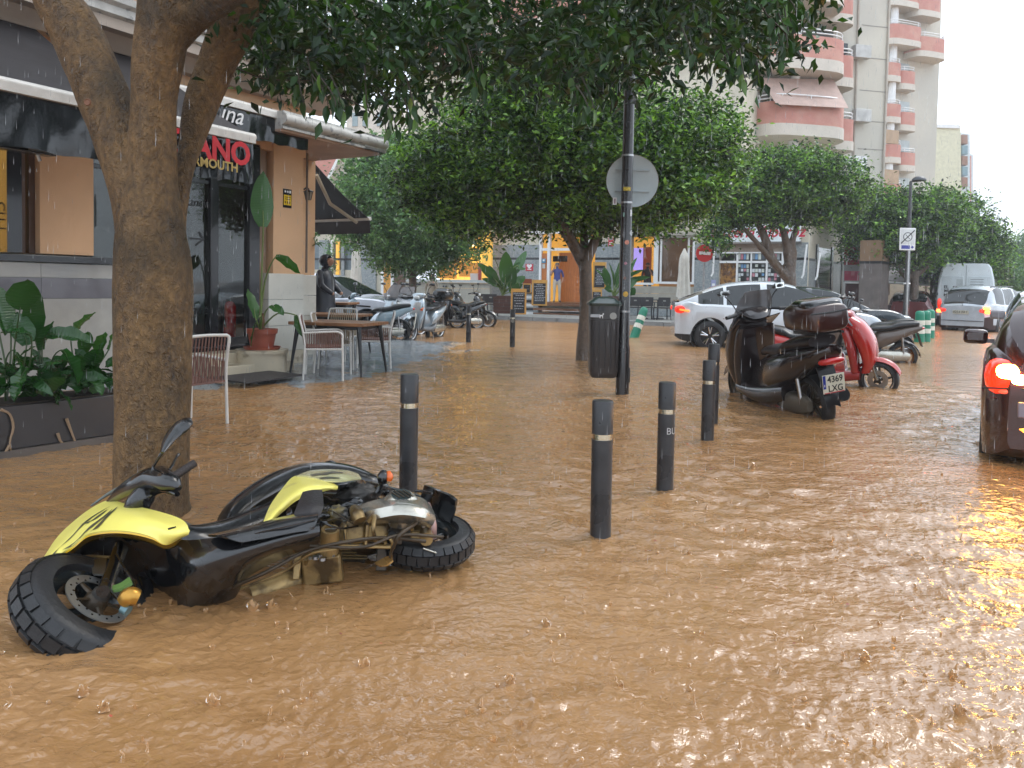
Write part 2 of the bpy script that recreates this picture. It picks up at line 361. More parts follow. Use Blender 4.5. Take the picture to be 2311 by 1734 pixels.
def pavement():
    poly = np.array([(-9, 8.2), (-5.2, 8.9), (-3.9, 9.15), (-3.0, 9.55), (-2.2, 10.4), (-1.65, 12.6), (-1.35, 14), (-.85, 15.6), (-1.5, 17.5), (-3.2, 18.4), (-9, 20)])
    xs = np.arange(-9, .4, .08); ys = np.arange(7.6, 20.6, .08); X, Y = np.meshgrid(xs, ys)
    D = np.full(X.shape, 1e9); ins = np.zeros(X.shape, bool); n = len(poly)
    for i in range(n):
        a = poly[i]; b = poly[(i + 1) % n]; ab = b - a; t = np.clip(((X - a[0]) * ab[0] + (Y - a[1]) * ab[1]) / (ab @ ab), 0, 1)
        D = np.minimum(D, np.hypot(X - a[0] - t * ab[0], Y - a[1] - t * ab[1]))
        c = ((a[1] > Y) != (b[1] > Y)) & (X < (b[0] - a[0]) * (Y - a[1]) / (b[1] - a[1] + 1e-12) + a[0]); ins ^= c
    S = np.where(ins, D, -D)
    Z = np.clip(S * .045, -.3, .03)
    for i in range(18):
        lam = rng.uniform(.35, 1.6); th = rng.uniform(0, 6.28); Z += .0022 * lam * np.sin(2 * math.pi / lam * (math.cos(th) * X + math.sin(th) * Y) + rng.uniform(0, 6))
    ny, nx = X.shape; v = np.stack([X, Y, Z], -1).reshape(-1, 3); idx = np.arange(ny * nx).reshape(ny, nx)
    f = np.stack([idx[:-1, :-1], idx[:-1, 1:], idx[1:, 1:], idx[1:, :-1]], -1).reshape(-1, 4)
    return tag(objm('pavement', npmesh('pavement', v, f, pave_mat(), True)), kind='structure')
pavement()
# ---------------- restaurant building on the left; frame: s along the facade (away), o out to the street
U = Vector((.5, .866, 0)); NO = Vector((.866, -.5, 0)); FB = Vector((-3.53, 11.70, 0)); AZ = math.atan2(.866, .5)
RM = Matrix(((U.x, NO.x, 0), (U.y, NO.y, 0), (0, 0, 1)))       # local (s,o,z) -> world
def FW(s, o, z): return FB + U * s + NO * o + Vector((0, 0, z))
def fs(px, py, o=0):
    r = ray(px, py); c = Vector(cam.location); t = (o - (c - FB).dot(NO)) / r.dot(NO); q = c + r * t
    return (q - FB).dot(U), q.z
class FMB(MB):                                              # mesh in facade coordinates
    def b(s, s0, s1, o0, o1, z0, z1): return s.box(((s0 + s1) / 2, (o0 + o1) / 2, (z0 + z1) / 2), (s1 - s0, o1 - o0, z1 - z0))
    def done(s, name, m, parent=None, **k):
        s.xf(Matrix.Translation(FB) @ RM.to_4x4()); return s.build(name, m, parent, world=parent is not None, **k)
M_marble = mat('banded_marble', (.36, .345, .31), .22, var=.16, vscale=2.2, col2=(.27, .27, .26), c2scale=1.3, c2lo=.4, c2hi=.7, coat=.4)
M_dmarble = mat('dark_marble_band', (.13, .125, .14), .2, var=.2, vscale=3, coat=.4)
M_stone = mat('pale_limestone', (.60, .58, .51), .5, var=.07, vscale=3, bump=.05)
M_step = mat('cream_marble', (.52, .45, .33), .3, var=.2, vscale=1.6, col2=(.30, .25, .18), c2scale=3.5, c2lo=.55, c2hi=.62)
M_corn = mat('weathered_cornice', (.50, .49, .46), .6, var=.18, vscale=6, bump=.25, bscale=18, col2=(.25, .25, .25), c2scale=9, c2lo=.58, c2hi=.66)
M_beige = mat('beige_moulding', (.42, .35, .29), .6, var=.08)
M_frame = mat('black_frame', (.012, .013, .016), .25, var=.1, coat=.3)
M_brownf = mat('brown_reveal', (.11, .062, .04), .45, var=.1)
M_shop = mat('shop_glass', (.035, .045, .042), .03, var=.5, vscale=1.1, coat=1)
M_lit = mat('lit_interior', (.5, .3, .1), .6, emit=(1, .55, .12), es=1.1, var=.2)
LB = thing('restaurant_building', 'peach rendered restaurant building with black framed windows and white cornices behind the foreground tree', 'building', FW(0, 0, 0))
ZS = fs(253, 583)[1]                                      # sill height
zt = 3.75
# wall masses
m = FMB()
s90, s211 = fs(90, 450)[0], fs(211, 450)[0]
m.b(s90, s211, -.35, 0, ZS + .02, zt)                      # pillar left of trunk
m.b(-9, s90 - .75, -.35, -.02, ZS + .02, zt)
m.b(-9, .55, -.4, -.03, 3.25, 4.2)                          # wall above openings
p1a, p1b = fs(617, 500)[0], fs(684, 500)[0]
m.b(p1a, p1b, -.35, 0, 1.42, zt)                            # corner pillar
m.b(-9, .55, -6, -.45, 3.3, 9.5)
m.done('wall', M_peach, LB)
m = FMB(); m.b(-9, .45, -6.0, -5.8, 0, 4); m.b(.05, .3, -5.9, -.36, 0, 4); m.b(-9, .45, -5.8, -.3, 3.1, 3.3); m.b(-9, .45, -5.8, -.3, .1, .3); m.done('wall', mat('dark_interior', (.06, .05, .045), .6), LB)
# low marble wall with bands, in panels
zb1, zb2 = fs(250, 630)[1], fs(250, 673)[1]
s = -7.2
while s < fs(285, 600)[0] - .1:
    e = min(s + .92, fs(285, 600)[0])
    for z0, z1, mm, nm in ((.0, zb2 - .004, M_marble, 'marble_panel'), (zb2, zb1, M_dmarble, 'dark_marble_panel'), (zb1 + .004, ZS - .09, M_marble, 'marble_panel')):
        m = FMB(); m.b(s, e - .004, -.12, .004 if mm is M_dmarble else 0, z0, z1); m.done(nm, mm, LB, smooth=0)
    s = e
m = FMB(); m.b(-7.2, fs(285, 600)[0], -.15, .05, ZS - .08, ZS); m.done('sill', M_frame, LB, bevel=.006)
# dark post, reveal and lit window at far left
sA, sB, sC = fs(20, 450)[0], fs(54, 450)[0], s90
m = FMB(); m.b(sA, sB, -.3, -.04, ZS + .02, zt); m.done('window_post', M_frame, LB)
m = FMB(); m.b(sB, (sB + sC) / 2 - .02, -.3, -.1, ZS + .02, zt); m.done('reveal', M_brownf, LB)
m = FMB(); m.b((sB + sC) / 2 + .02, sC, -.3, -.1, ZS + .02, zt); m.done('reveal', M_brownf, LB)
m = FMB(); m.b(-7.2, sA, -1.6, -1.55, ZS, zt); m.done('lit_back_wall', M_lit, LB)
m = FMB(); m.b(-7.2, sA, -.2, -.18, ZS, zt); m.done('window_pane', M_clear, LB, smooth=0)
mc = FMB()
for i in range(3):
    mc.b(sA - .75 + i * .2, sA - .70 + i * .2, -.6, -.55, ZS, 2.6)
mc.done('shelf_upright', M_brownf, LB)
sT, zT = fs(6, 490, -.15)
text('lettering', 'CITY', .16, M_frame, LB, Matrix.Translation(FW(sT, -.15, zT) - LB.location) @ frame((0, 0, 0), U, (0, 0, 1)) @ Matrix.Rotation(R(-90), 4, 'Z'))
# glass front: frames, mullion, panes
zf = fs(498, 780)[1]; s0, s1 = s211 + .02, fs(567, 500)[0]
sM0, sM1 = fs(479, 500)[0], fs(497, 500)[0]
zg = fs(520, 417)[1]
m = FMB()
m.b(s0, s1, -.14, -.05, zf, zf + .10); m.done('window_frame', M_frame, LB, bevel=.004)
for q_ in ((-.14, -.05, 3.2, 3.35), (-.13, -.06, zg - .03, zg + .02)):
    m = FMB(); m.b(s0, s1, *q_); m.done('window_frame', M_frame, LB, bevel=.004)
for a, b_ in ((sM0, sM1), (s1, fs(590, 500)[0]), (fs(330, 500)[0], fs(342, 500)[0])):
    m = FMB(); m.b(a, b_, -.16, -.03, zf - .02, 3.3); m.done('mullion', M_frame, LB, bevel=.004)
for a, b_ in ((s0, sM0), (sM1, s1)):
    for z0, z1 in ((zf + .1, zg - .03), (zg + .02, 3.2)):
        m = FMB(); m.b(a, b_, -.10, -.09, z0, z1); m.done('window_pane', M_shop if False else mat('pane_glass', (.55, .62, .62), .02, var=0, trans=1, ior=1.5, spec=1), LB, smooth=0)
m = FMB(); m.b(s0, s1 + .2, -2.6, -2.5, .3, 3.3); m.done('back_partition', mat('partition', (.16, .19, .19), .3, var=.5, vscale=1.3), LB)
m = FMB(); m.b(s0, s1 + .2, -1.5, -.9, .3, 1.05); m.b(s0, s1 + .2, -1.6, -.8, 1.05, 1.10); m.done('counter', mat('counter_grey', (.20, .24, .24), .2, var=.3, coat=.5), LB)
m = FMB(); m.b(fs(590, 500)[0], p1a - .03, -.35, -.12, zf - .02, 3.3); m.done('reveal', mat('tan_reveal', (.25, .17, .11), .5), LB)
for nm, px, py, tx, sz in (('lettering', 440, 540, '\u2192', .32), ('lettering', 455, 700, 'Cantina', .2), ('lettering', 446, 458, 'Cantina', .17)):
    a, z = fs(px, py, -.085); text(nm, tx, sz, M_black, LB, Matrix.Translation(FW(a, -.082, z) - LB.location) @ frame((0, 0, 0), U, (0, 0, 1)), shear=.3)
# cladding of the corner pillar
zc = [fs(660, y)[1] for y in (822, 790, 734, 676, 618)]
for i in range(4):
    m = FMB(); m.b(p1a - .10, p1b + .012, -.36, .02, max(zc[i], 0) + .004, zc[i + 1] - .004); m.done('stone_panel', M_stone if i else M_step, LB, smooth=0, bevel=.003)
m = FMB(); m.b(p1a - .09, p1b, -.35, .01, 0, zc[4] - .01); m.done('wall', M_conc, LB)
# second pillar (side street corner)
q0, q1 = fs(687, 500, -.9)[0], fs(711, 500, -.9)[0]
m = FMB(); m.b(q0 - .3, q1, -1.4, -.9, 1.42, 3.7); m.done('wall', M_peach, LB)
zq = 1.40
for i in range(4):
    m = FMB(); m.b(q0 - .3, q1 + .02, -1.41, -.88, i * .355 + .004, (i + 1) * .355 - .004); m.done('stone_panel', M_stone, LB, smooth=0)
# steps to the door
zz1, zz2 = fs(594, 840, .8)[1], 0
m = FMB(); m.b(fs(430, 800)[0], p1a - .12, -.1, .32, 0, fs(500, 793)[1]); m.done('step', M_step, LB, bevel=.006)
m = FMB(); m.b(fs(430, 840)[0], p1a - .2, .32, .66, 0, fs(500, 830, .66)[1] - .0); m.done('step', M_step, LB, bevel=.006)
# potted-plant ledge
a0 = fs(530, 800)[0]
# cornices
def cornice(z0, oo, s0, s1, prof, mt, nm='cornice'):
    m = FMB(); k = len(prof)
    vs = [(ss, oo + a, z0 + b) for ss in (s0, s1) for a, b in prof]
    m.add(vs, [(i, (i + 1) % k, k + (i + 1) % k, k + i) for i in range(k)] + [tuple(range(k))[::-1], tuple(range(k, 2 * k))]); return m.done(nm, mt, LB, smooth=50)
bandp = [(-.3, 0), (.0, 0), (.05, .03), (.05, .12), (.10, .16), (.10, .24), (-.3, .24)]
cornice(4.28, .45, -9, 1.4, bandp, M_corn)
m = FMB(); m.b(-9, 1.2, -.4, .45, 4.16, 4.28); m.done('soffit', M_beige, LB)
cornice(4.00, .12, -9, 1.0, [(-.3, 0), (0, 0), (.04, .05), (.10, .10), (.16, .16), (-.3, .16)], M_beige)
cornice(4.85, .55, -9, 1.6, [(-.6, 0), (0, 0), (.05, .04), (.05, .15), (.2, .28), (.2, .36), (-.6, .36)], M_beige)
cornice(5.35, .9, -9, 2.2, bandp, M_corn)
# curved corner canopy
torus = [(-.5, 0), (.02, 0), (.02, .035), (-.02, .04), (.0, .06)] + [(.09 * math.sin(a) + .0, .14 - .08 * math.cos(a)) for a in np.linspace(.2, 2.9, 8)] + [(.02, .225), (.02, .25), (-.5, .25)]
zK = 3.44
CS, CE, CO = -.6, fs(868, 331, .67)[0], .67
cornice(zK, CO, CS, CE, torus, M_corn)
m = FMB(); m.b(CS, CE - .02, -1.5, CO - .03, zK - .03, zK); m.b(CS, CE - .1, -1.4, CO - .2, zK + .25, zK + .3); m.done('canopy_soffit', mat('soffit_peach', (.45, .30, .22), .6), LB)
m = FMB(); k = len(torus)
vs_ = [(CE + a, o, zK + b) for o in (CO + .02, -1.5) for a, b in torus]
m.add(vs_, [(i, (i + 1) % k, k + (i + 1) % k, k + i) for i in range(k)] + [tuple(range(k)), tuple(range(k, 2 * k))[::-1]]); m.done('cornice', M_corn, LB, smooth=50)
# awnings
M_awn = mat('black_canvas', (.028, .026, .029), .55, var=.25, vscale=2.5, bump=.1, bscale=15)
M_pvc = mat('wet_black_valance', (.010, .012, .014), .16, var=.5, vscale=5, bump=.5, bscale=5, coat=.4)
def awning(name, label, s0, s1, zw, zf_, o1, vz, ow=.02, arm=True, wave=.03, ends=False):
    A = thing(name, label, 'awning', FW((s0 + s1) / 2, 0, zw))
    n = 12; m = FMB()
    k = len(m.v)
    rows = [[(s0 + (s1 - s0) * i / n, ow + (o1 - ow) * t, zw + (zf_ - zw) * t - .05 * math.sin(math.pi * t)) for i in range(n + 1)] for t in np.linspace(0, 1, 7)]
    m.sheet(rows, 1, 1, th=.006); m.done('canopy', M_awn, A)
    m = FMB(); m.tube([(s0 - .01, o1 + .02, zf_ - .03), (s1 + .01, o1 + .02, zf_ - .03)], .05, 10); m.b(s0, s1, o1 - .01, o1 + .07, zf_ - .1, zf_ - .03); m.done('front_bar', M_alu, A, smooth=50)
    m = FMB(); N = 60; rows = []
    for t in np.linspace(0, 1, 9):
        rows.append([(s0 + (s1 - s0) * i / N, o1 + .02 + wave * t * (math.sin(i * .55 + 2 * t) + .6 * math.sin(i * 1.3)), zf_ - .09 - vz * t - .012 * t * math.sin(i * .7)) for i in range(N + 1)])
    m.sheet(rows, 1, 1, th=.003); m.done('valance', M_pvc, A)
    if ends:
        pass
    return A
ZW, ZF = 4.05, 2.94; OF = 1.97
sg = fs(335, 260, OF)[0]
A1 = awning('awning', 'big black awning left of the foreground trunk with a cream front bar', -7.5, sg - .05, ZW, ZF, OF, .46)
sR = fs(568, 310, OF)[0]
A2 = awning('awning', 'black awning with red ANO and gold VERMOUTH letters, right of the trunk', sg + .05, sR, ZW, ZF, OF, .46)
M_red = mat('red_print', (.55, .01, .02), .5); M_gold = mat('gold_print', (.42, .30, .08), .5); M_wprint = mat('white_print', (.75, .75, .75), .5)
def ftext(par, s, sz, px, py, o, mt, **k):
    a, z = fs(px, py, o); return text('lettering', s, sz, mt, par, Matrix.Translation(FW(a, o, z) - par.location) @ frame((0, 0, 0), U, (0, 0, 1)), **k)
ftext(A2, 'CINZANO', .34, 434, 328, OF + .075, M_red, bold=.012, sx=.95)
ftext(A2, 'VERMOUTH', .135, 475, 370, OF + .08, M_gold, bold=.003)
s3 = fs(693, 270, .5)[0]
z3 = fs(693, 272, .5)[1]
A3 = awning('awning', 'retracted black awning above the glass front with white script lettering', -2.6, s3, z3 + .12, z3, .5, .36, wave=.015)
ftext(A3, 'Tina', .33, 508, 256, .58, M_wprint, shear=.35)
# rectangular heater under the first awning and the heater bar
hs, hz = fs(85, 342, 1.2)
H = thing('patio_heater', 'black bar-shaped patio heater hanging under the left awning', 'heater', FW(hs, 1.2, hz))
m = FMB(); m.b(hs - 1.2, hs + .15, 1.12, 1.26, hz - .03, hz + .04); m.done('heater_body', M_frame, H, bevel=.01)
m = FMB(); m.b(hs - .12, hs + .12, 1.26, 1.27, hz - .01, hz + .05); m.done('heater_grille', M_steel, H)
m = FMB(); m.tube([(hs - .1, 1.18, hz + .03), (hs - .1, 1.1, hz + .5)], .012, 6); m.tube([(hs, 1.2, hz - .03), (hs + .02, 1.2, hz - .09)], .018, 8); m.done('bracket', M_steel, H)
# side awning round the corner
SA = thing('awning', 'black side awning with a folding tan arm, sloping down beyond the corner pillar', 'awning', P(713, 378, 14.4))
a1 = P(713, 372, 14.4); f1 = P(833, 494, 15.3); dv = -NO * 2.6
m = MB(); m.sheet([[a1, (a1 + f1) / 2 + Vector((0, 0, -.05)), f1], [a1 + dv, (a1 + f1) / 2 + dv, f1 + dv]], 3, 2, th=.01); m.build('canopy', M_awn, SA, True)
m = MB(); m.tube([f1 + NO * .03, f1 + dv], .04, 10); m.build('front_bar', M_alu, SA, True, smooth=50)
m = MB(); kx = P(745, 460, 14.9); m.tube([P(714, 395, 14.4), kx, P(806, 503, 15.2)], .035, 8, flat=1); m.build('folding_arm', mat('tan_alu', (.42, .36, .27), .4), SA, True)
m = MB(); m.sheet([[f1 + NO * .02, f1 + dv], [f1 + NO * .02 + Vector((0, 0, -.14)), f1 + dv + Vector((0, 0, -.14))], [f1 + NO * .02 + Vector((0.01, 0, -.29)), f1 + dv + Vector((0, 0, -.29))]], 12, 2, th=.006); m.build('valance', M_awn, SA, True)
# yellow alarm plate, wall lantern, downpipe, hanging plant
a, z = fs(648, 448, 0); PL = thing('alarm_plate', 'small black and yellow alarm notice on the peach corner pillar', 'sign', FW(a, .0, z))
m = FMB(); m.b(a - .085, a + .085, .0, .008, z - .145, z + .14); m.done('plate', M_black, PL)
m = FMB(); m.b(a - .075, a + .075, .008, .011, z - .105, z + .05); m.done('yellow_field', mat('yellow_print', (.75, .5, .02), .4), PL)
m = FMB()
for i, wd in ((0, .06), (1, .055)): m.b(a - wd, a + wd, .0112, .0125, z + .01 - i * .03, z + .022 - i * .03)
for i in range(3): m.b(a - .06 + i * .045, a - .035 + i * .045, .0112, .0125, z - .08, z - .045)
m.done('print', mat('brown_print', (.2, .12, .02), .5), PL)
m = FMB(); m.b(a - .06, a - .03, .0085, .010, z + .085, z + .115); m.b(a - .01, a + .02, .0085, .010, z + .085, z + .115); m.b(a + .035, a + .07, .0085, .010, z + .08, z + .12); m.done('print', M_wprint, PL)
a, z = fs(688, 400, -.4)
m = FMB(); m.tube([(a, -.35, 1.45), (a, -.35, 3.4)], .018, 8); m.done('cable_duct', mat('grey_duct', (.2, .16, .13), .6), LB)
a, z = fs(696, 440, -.6); LN = thing('wall_lantern', 'small black wall lantern on the side of the corner pillar', 'lantern', FW(a, -.6, z))
m = FMB(); m.tube([(a - .1, -.6, z + .08), (a - .04, -.6, z + .12), (a + .01, -.6, z + .09)], .014, 6); m.lathe([(.0, .1), (.085, .06), (.09, .045), (.0, .045)], (a, -.6, z), 6); m.done('bracket', M_black, LN)
m = FMB(); m.lathe([(.07, .045), (.04, -.09), (0, -.09)], (a, -.6, z), 6); m.done('glass', mat('lantern_glass', (.6, .6, .55), .2, trans=.5), LN, smooth=0)
m = FMB()
for j in range(6):
    g = math.pi * j / 3; m.tube([(a + .072 * math.cos(g), -.6 + .072 * math.sin(g), z + .045), (a + .042 * math.cos(g), -.6 + .042 * math.sin(g), z - .09)], .006, 5)
m.done('cage', M_black, LN)
# fire extinguisher behind the glass
a, z = fs(518, 775, -.35); FE = thing('fire_extinguisher', 'red fire extinguisher standing behind the glass front', 'extinguisher', FW(a, -.35, .33))
zb = zf + .03
m = FMB(); m.lathe([(0, 0), (.085, 0), (.088, .02), (.088, .5), (.06, .56), (.03, .58), (.0, .58)], (a, -.35, zb), 20); m.done('cylinder', mat('extinguisher_red', (.7, .02, .02), .25, coat=.5), FE)
m = FMB(); m.tube([(a, -.35, zb + .58), (a, -.35, zb + .66), (a + .07, -.35, zb + .67)], .012, 6); m.tube([(a, -.35, zb + .62), (a - .09, -.35, zb + .6), (a - .11, -.35, zb + .4), (a - .1, -.33, zb + .2)], .01, 6, sub=4); m.done('valve', M_black, FE)
m = FMB(); m.b(s0, s1, -.75, -.12, zf - .04, zf + .01); m.done('window_floor', M_dmarble, LB)
# door mat
MT = [G(555, 872, .03), G(688, 853, .03), G(608, 844, .03), G(467, 860, .03)]
m = MB(); m.add([q + Vector((0, 0, .03)) for q in MT] + [q + Vector((0, 0, .045)) for q in MT], [(0, 1, 2, 3), (4, 5, 6, 7), (0, 1, 5, 4), (1, 2, 6, 5), (2, 3, 7, 6), (3, 0, 4, 7)])
tag(m.build('door_mat', mat('mat_rubber', (.035, .032, .032), .5, bump=.5, bscale=90)), 'flat dark grey door mat lying at the restaurant steps', 'mat')
# round-edged pot ledge
pl = G(583, 838, .05); m = MB(); m.lathe([(0, 0), (.34, 0), (.34, .30), (.36, .30), (.36, .345), (0, .345)], (pl.x, pl.y + .15, 0), 24); m.build('pot_ledge', M_step, LB, True, smooth=40)
POT = Vector((pl.x, pl.y + .15, .345))
# ---------------- bar building across the street
M_cream = mat('cream_render', (.56, .52, .42), .7, var=.08, vscale=1.5, col2=(.44, .40, .32), c2scale=1.1, c2lo=.5, c2hi=.72)
M_grey = mat('grey_granite', (.22, .25, .26), .35, var=.15, vscale=5, col2=(.30, .32, .32), c2scale=14)
M_blackband = mat('black_band', (.015, .015, .017), .3)
M_plank = mat('grey_stone_strip', (.34, .32, .27), .6, var=.12, vscale=3)
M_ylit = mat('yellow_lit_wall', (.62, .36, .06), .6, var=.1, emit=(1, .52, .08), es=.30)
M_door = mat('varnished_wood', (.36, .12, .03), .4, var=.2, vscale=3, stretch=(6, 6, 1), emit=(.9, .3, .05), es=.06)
M_pine = mat('yellow_pine', (.58, .31, .07), .4, var=.15, vscale=5)
M_chalk = mat('chalkboard', (.018, .020, .026), .6, var=.3, vscale=9)
M_chalkw = mat('chalk', (.55, .58, .62), .8)
M_deck = mat('deck_board', (.15, .065, .028), .35, var=.3, vscale=2, stretch=(1, 8, 8))
W0 = P(1105, 640, 35.4); W1 = P(1640, 640, 30.6)
def frameline(a, b):
    u = Vector((b.x - a.x, b.y - a.y, 0)).normalized(); n = Vector((u.y, -u.x, 0)); return Vector((a.x, a.y, 0)), u, n
class Wall:
    def __init__(s, a, b): s.o, s.u, s.n = frameline(a, b)
    def at(s, px, py, off=0):
        r = ray(px, py); c = Vector(cam.location); t = (off - (c - s.o).dot(s.n)) / r.dot(s.n); q = c + r * t
        return (q - s.o).dot(s.u), q.z
    def W(s, a, o, z): return s.o + s.u * a + s.n * o + Vector((0, 0, z))
    def M(s): return Matrix.Translation(s.o) @ Matrix(((s.u.x, s.n.x, 0), (s.u.y, s.n.y, 0), (0, 0, 1))).to_4x4()
    def tm(s, a, o, z, par): return Matrix.Translation(s.W(a, o, z) - Vector(par.location)) @ frame((0, 0, 0), s.u, (0, 0, 1))
class WMB(MB):
    def __init__(s, w): super().__init__(); s.w = w
    def b(s, a0, a1, o0, o1, z0, z1): return s.box(((a0 + a1) / 2, (o0 + o1) / 2, (z0 + z1) / 2), (a1 - a0, o1 - o0, z1 - z0))
    def px(s, x0, y0, x1, y1, o0, o1):          # rectangle traced on the plane o1, given its own thickness
        a0, z1 = s.w.at(x0, y0, o1); a1, z0 = s.w.at(x1, y1, o1); return s.b(a0, a1, o0, o1, z0, z1)
    def done(s, name, m, parent=None, **k): s.xf(s.w.M()); return s.build(name, m, parent, world=parent is not None, **k)
WB = Wall(W0, W1)
BB = thing('bar_building', 'cream building with grey granite base, bar entrance and shop front across the flooded street', 'building', WB.W(0, 0, 0))
A = lambda px, o=0: WB.at(px, 640, o)[0]
Z = lambda px, py, o=0: WB.at(px, py, o)[1]
zband = 2.52; zg = zband + .62; ztop = 4.6
def wallseg(x0, x1, grey=True):
    a0, a1 = A(x0), A(x1); m = WMB(WB); m.b(a0, a1, -.4, -.02, .1, 4.9); m.done('wall', M_cream, BB)
    if grey:
        k = max(1, round((a1 - a0) / .9))
        for i in range(k):
            q0, q1 = a0 + (a1 - a0) * i / k, a0 + (a1 - a0) * (i + 1) / k
            for z0, z1 in ((.1, 1.3), (1.31, zband - .05)): m = WMB(WB); m.b(q0 + .005, q1 - .005, -.03, .012, z0, z1); m.done('granite_panel', M_grey, BB, smooth=0)
            m = WMB(WB); m.b(q0 + .005, q1 - .005, -.03, .012, zband + .05, zg); m.done('granite_panel', M_grey, BB, smooth=0)
        m = WMB(WB); m.b(a0, a1, -.03, .004, zband - .05, zband + .05); m.done('black_band', M_blackband, BB, smooth=0)
wallseg(1108, 1216); wallseg(1342, 1422); wallseg(1566, 1622); wallseg(1768, 1822)
m = WMB(WB); m.b(A(1216), A(1342), -.4, -.05, Z(1280, 508), 4.9); m.b(A(1422), A(1566), -.4, -.02, Z(1500, 526), 4.9); m.b(A(1622), A(1768), -.4, -.02, Z(1700, 541), 4.9); m.done('wall', M_cream, BB)
m = WMB(WB); m.b(A(700), A(1830), -.6, .35, 4.55, 4.85); m.done('canopy_slab', M_cream, BB)
m = WMB(WB); m.b(A(1422), A(1566), -.5, .25, Z(1500, 526) - .12, Z(1500, 526)); m.done('lintel', mat('grey_lintel', (.35, .33, .28), .6), BB)
# bar doorway: frames, yellow soffit, wooden door
m = WMB(WB); m.b(A(1216) - 2, A(1342) + 2, -3.0, -2.9, .4, 4.9); m.done('yellow_wall', M_ylit, BB)
m = WMB(WB); m.b(A(1200) , A(1570), -3.0, -.5, 4.0, 4.1); m.b(A(1200), A(1770), -3.2, -.4, .3, .45); m.done('room_floor_ceiling', M_cream, BB)
m = WMB(WB); m.b(A(1240), A(1300), -1.1, -1.02, .45, Z(1262, 568)); m.done('door', M_door, BB)
m = WMB(WB); m.px(1248, 578, 1280, 591, -1.02, -1.0); m.done('door_window', M_glass, BB)
m = WMB(WB); m.b(A(1220), A(1236), -.12, -.05, .45, Z(1228, 572)); m.done('side_panel', M_door, BB)
m = WMB(WB); m.b(A(1300), A(1308), -1.1, -.9, .45, Z(1262, 568)); m.done('yellow_wall', M_ylit, BB)
for x0, x1 in ((1216, 1221), (1234, 1240), (1322, 1328)):
    m = WMB(WB); m.b(A(x0), A(x1), -.15, .02, .45, Z(1240, 515)); m.done('white_post', M_white, BB)
for y0, y1 in ((560, 566),):
    m = WMB(WB); m.b(A(1221), A(1340), -.13, .0, Z(1280, y1), Z(1280, y0)); m.done('white_transom', M_white, BB)
# windows with the bar behind
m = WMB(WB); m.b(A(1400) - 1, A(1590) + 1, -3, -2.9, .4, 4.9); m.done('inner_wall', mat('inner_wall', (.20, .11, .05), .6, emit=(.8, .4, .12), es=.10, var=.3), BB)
m = WMB(WB); m.px(1424, 560, 1450, 610, -2.5, -2.4); m.done('lit_poster', mat('violet_screen', (.2, .15, .5), .5, emit=(.42, .34, .9), es=.5), BB)
m = WMB(WB); m.px(1452, 558, 1468, 632, -2.3, -2.2); m.done('red_curtain', mat('red_brown_curtain', (.22, .05, .02), .6, emit=(.5, .1, .03), es=.1), BB)
m = WMB(WB); m.px(1424, 530, 1472, 556, -2.4, -2.35); m.done('yellow_wall', M_ylit, BB)
for x0, x1 in ((1474, 1484), (1488, 1492), (1550, 1554), (1561, 1566)):
    m = WMB(WB); m.b(A(x0), A(x1), -.1, .0, Z(1500, 641), Z(1500, 534)); m.done('window_frame', M_white, BB)
for y0, y1 in ((532, 537), (636, 641)):
    m = WMB(WB); m.b(A(1474), A(1566), -.09, -.01, Z(1500, y1), Z(1500, y0)); m.done('window_frame', M_white, BB)
m = WMB(WB); m.b(A(1422), A(1474), -.1, .03, Z(1440, 643), Z(1440, 638)); m.done('window_sill', M_white, BB)
m = WMB(WB); m.b(A(1484), A(1561), -.06, -.05, Z(1500, 637), Z(1500, 536)); m.done('window_pane', mat('brown_pane', (.10, .055, .03), .06, var=.3, vscale=2), BB)
for i in range(4):
    z0 = .15 + i * .31
    m = WMB(WB); m.b(A(1422), A(1566), -.2, .02 + .004 * (i % 2), z0, z0 + .30); m.done('stone_course', M_plank if i else M_grey, BB, smooth=0)
# stationery shop window full of papers
m = WMB(WB); m.b(A(1600), A(1790), -.9, -.8, .1, 4.9); m.done('inner_wall', mat('shop_dark', (.10, .11, .11), .5), BB)
for x0, x1 in ((1660, 1664), (1692, 1695), (1727, 1731), (1762, 1768)):
    m = WMB(WB); m.b(A(x0), A(x1), -.12, .0, .1, Z(1700, 570)); m.done('window_frame', M_white, BB)
for y0, y1 in ((589, 594), (569, 572)):
    m = WMB(WB); m.b(A(1622), A(1768), -.11, -.01, Z(1700, y1), Z(1700, y0)); m.done('window_frame', M_white, BB)
m = WMB(WB); m.b(A(1622), A(1658), -.3, -.25, .1, Z(1700, 594)); m.done('goods_rack', mat('brown_goods', (.16, .07, .025), .4, var=.8, vscale=9, col2=(.4, .2, .05), c2scale=8), BB)
m = WMB(WB); m.b(A(1622), A(1768), -.5, -.1, Z(1700, 570), Z(1700, 548)); m.done('roller_blind', mat('tan_slats', (.30, .24, .19), .6, var=.2, vscale=12, stretch=(1, 1, 12)), BB)
pr = random.Random(3); papers = [mat('paper_%d' % i, c, .6, var=.1) for i, c in enumerate([(.6, .64, .66), (.55, .6, .55), (.1, .12, .14), (.15, .3, .5), (.5, .2, .25), (.3, .33, .35)])]
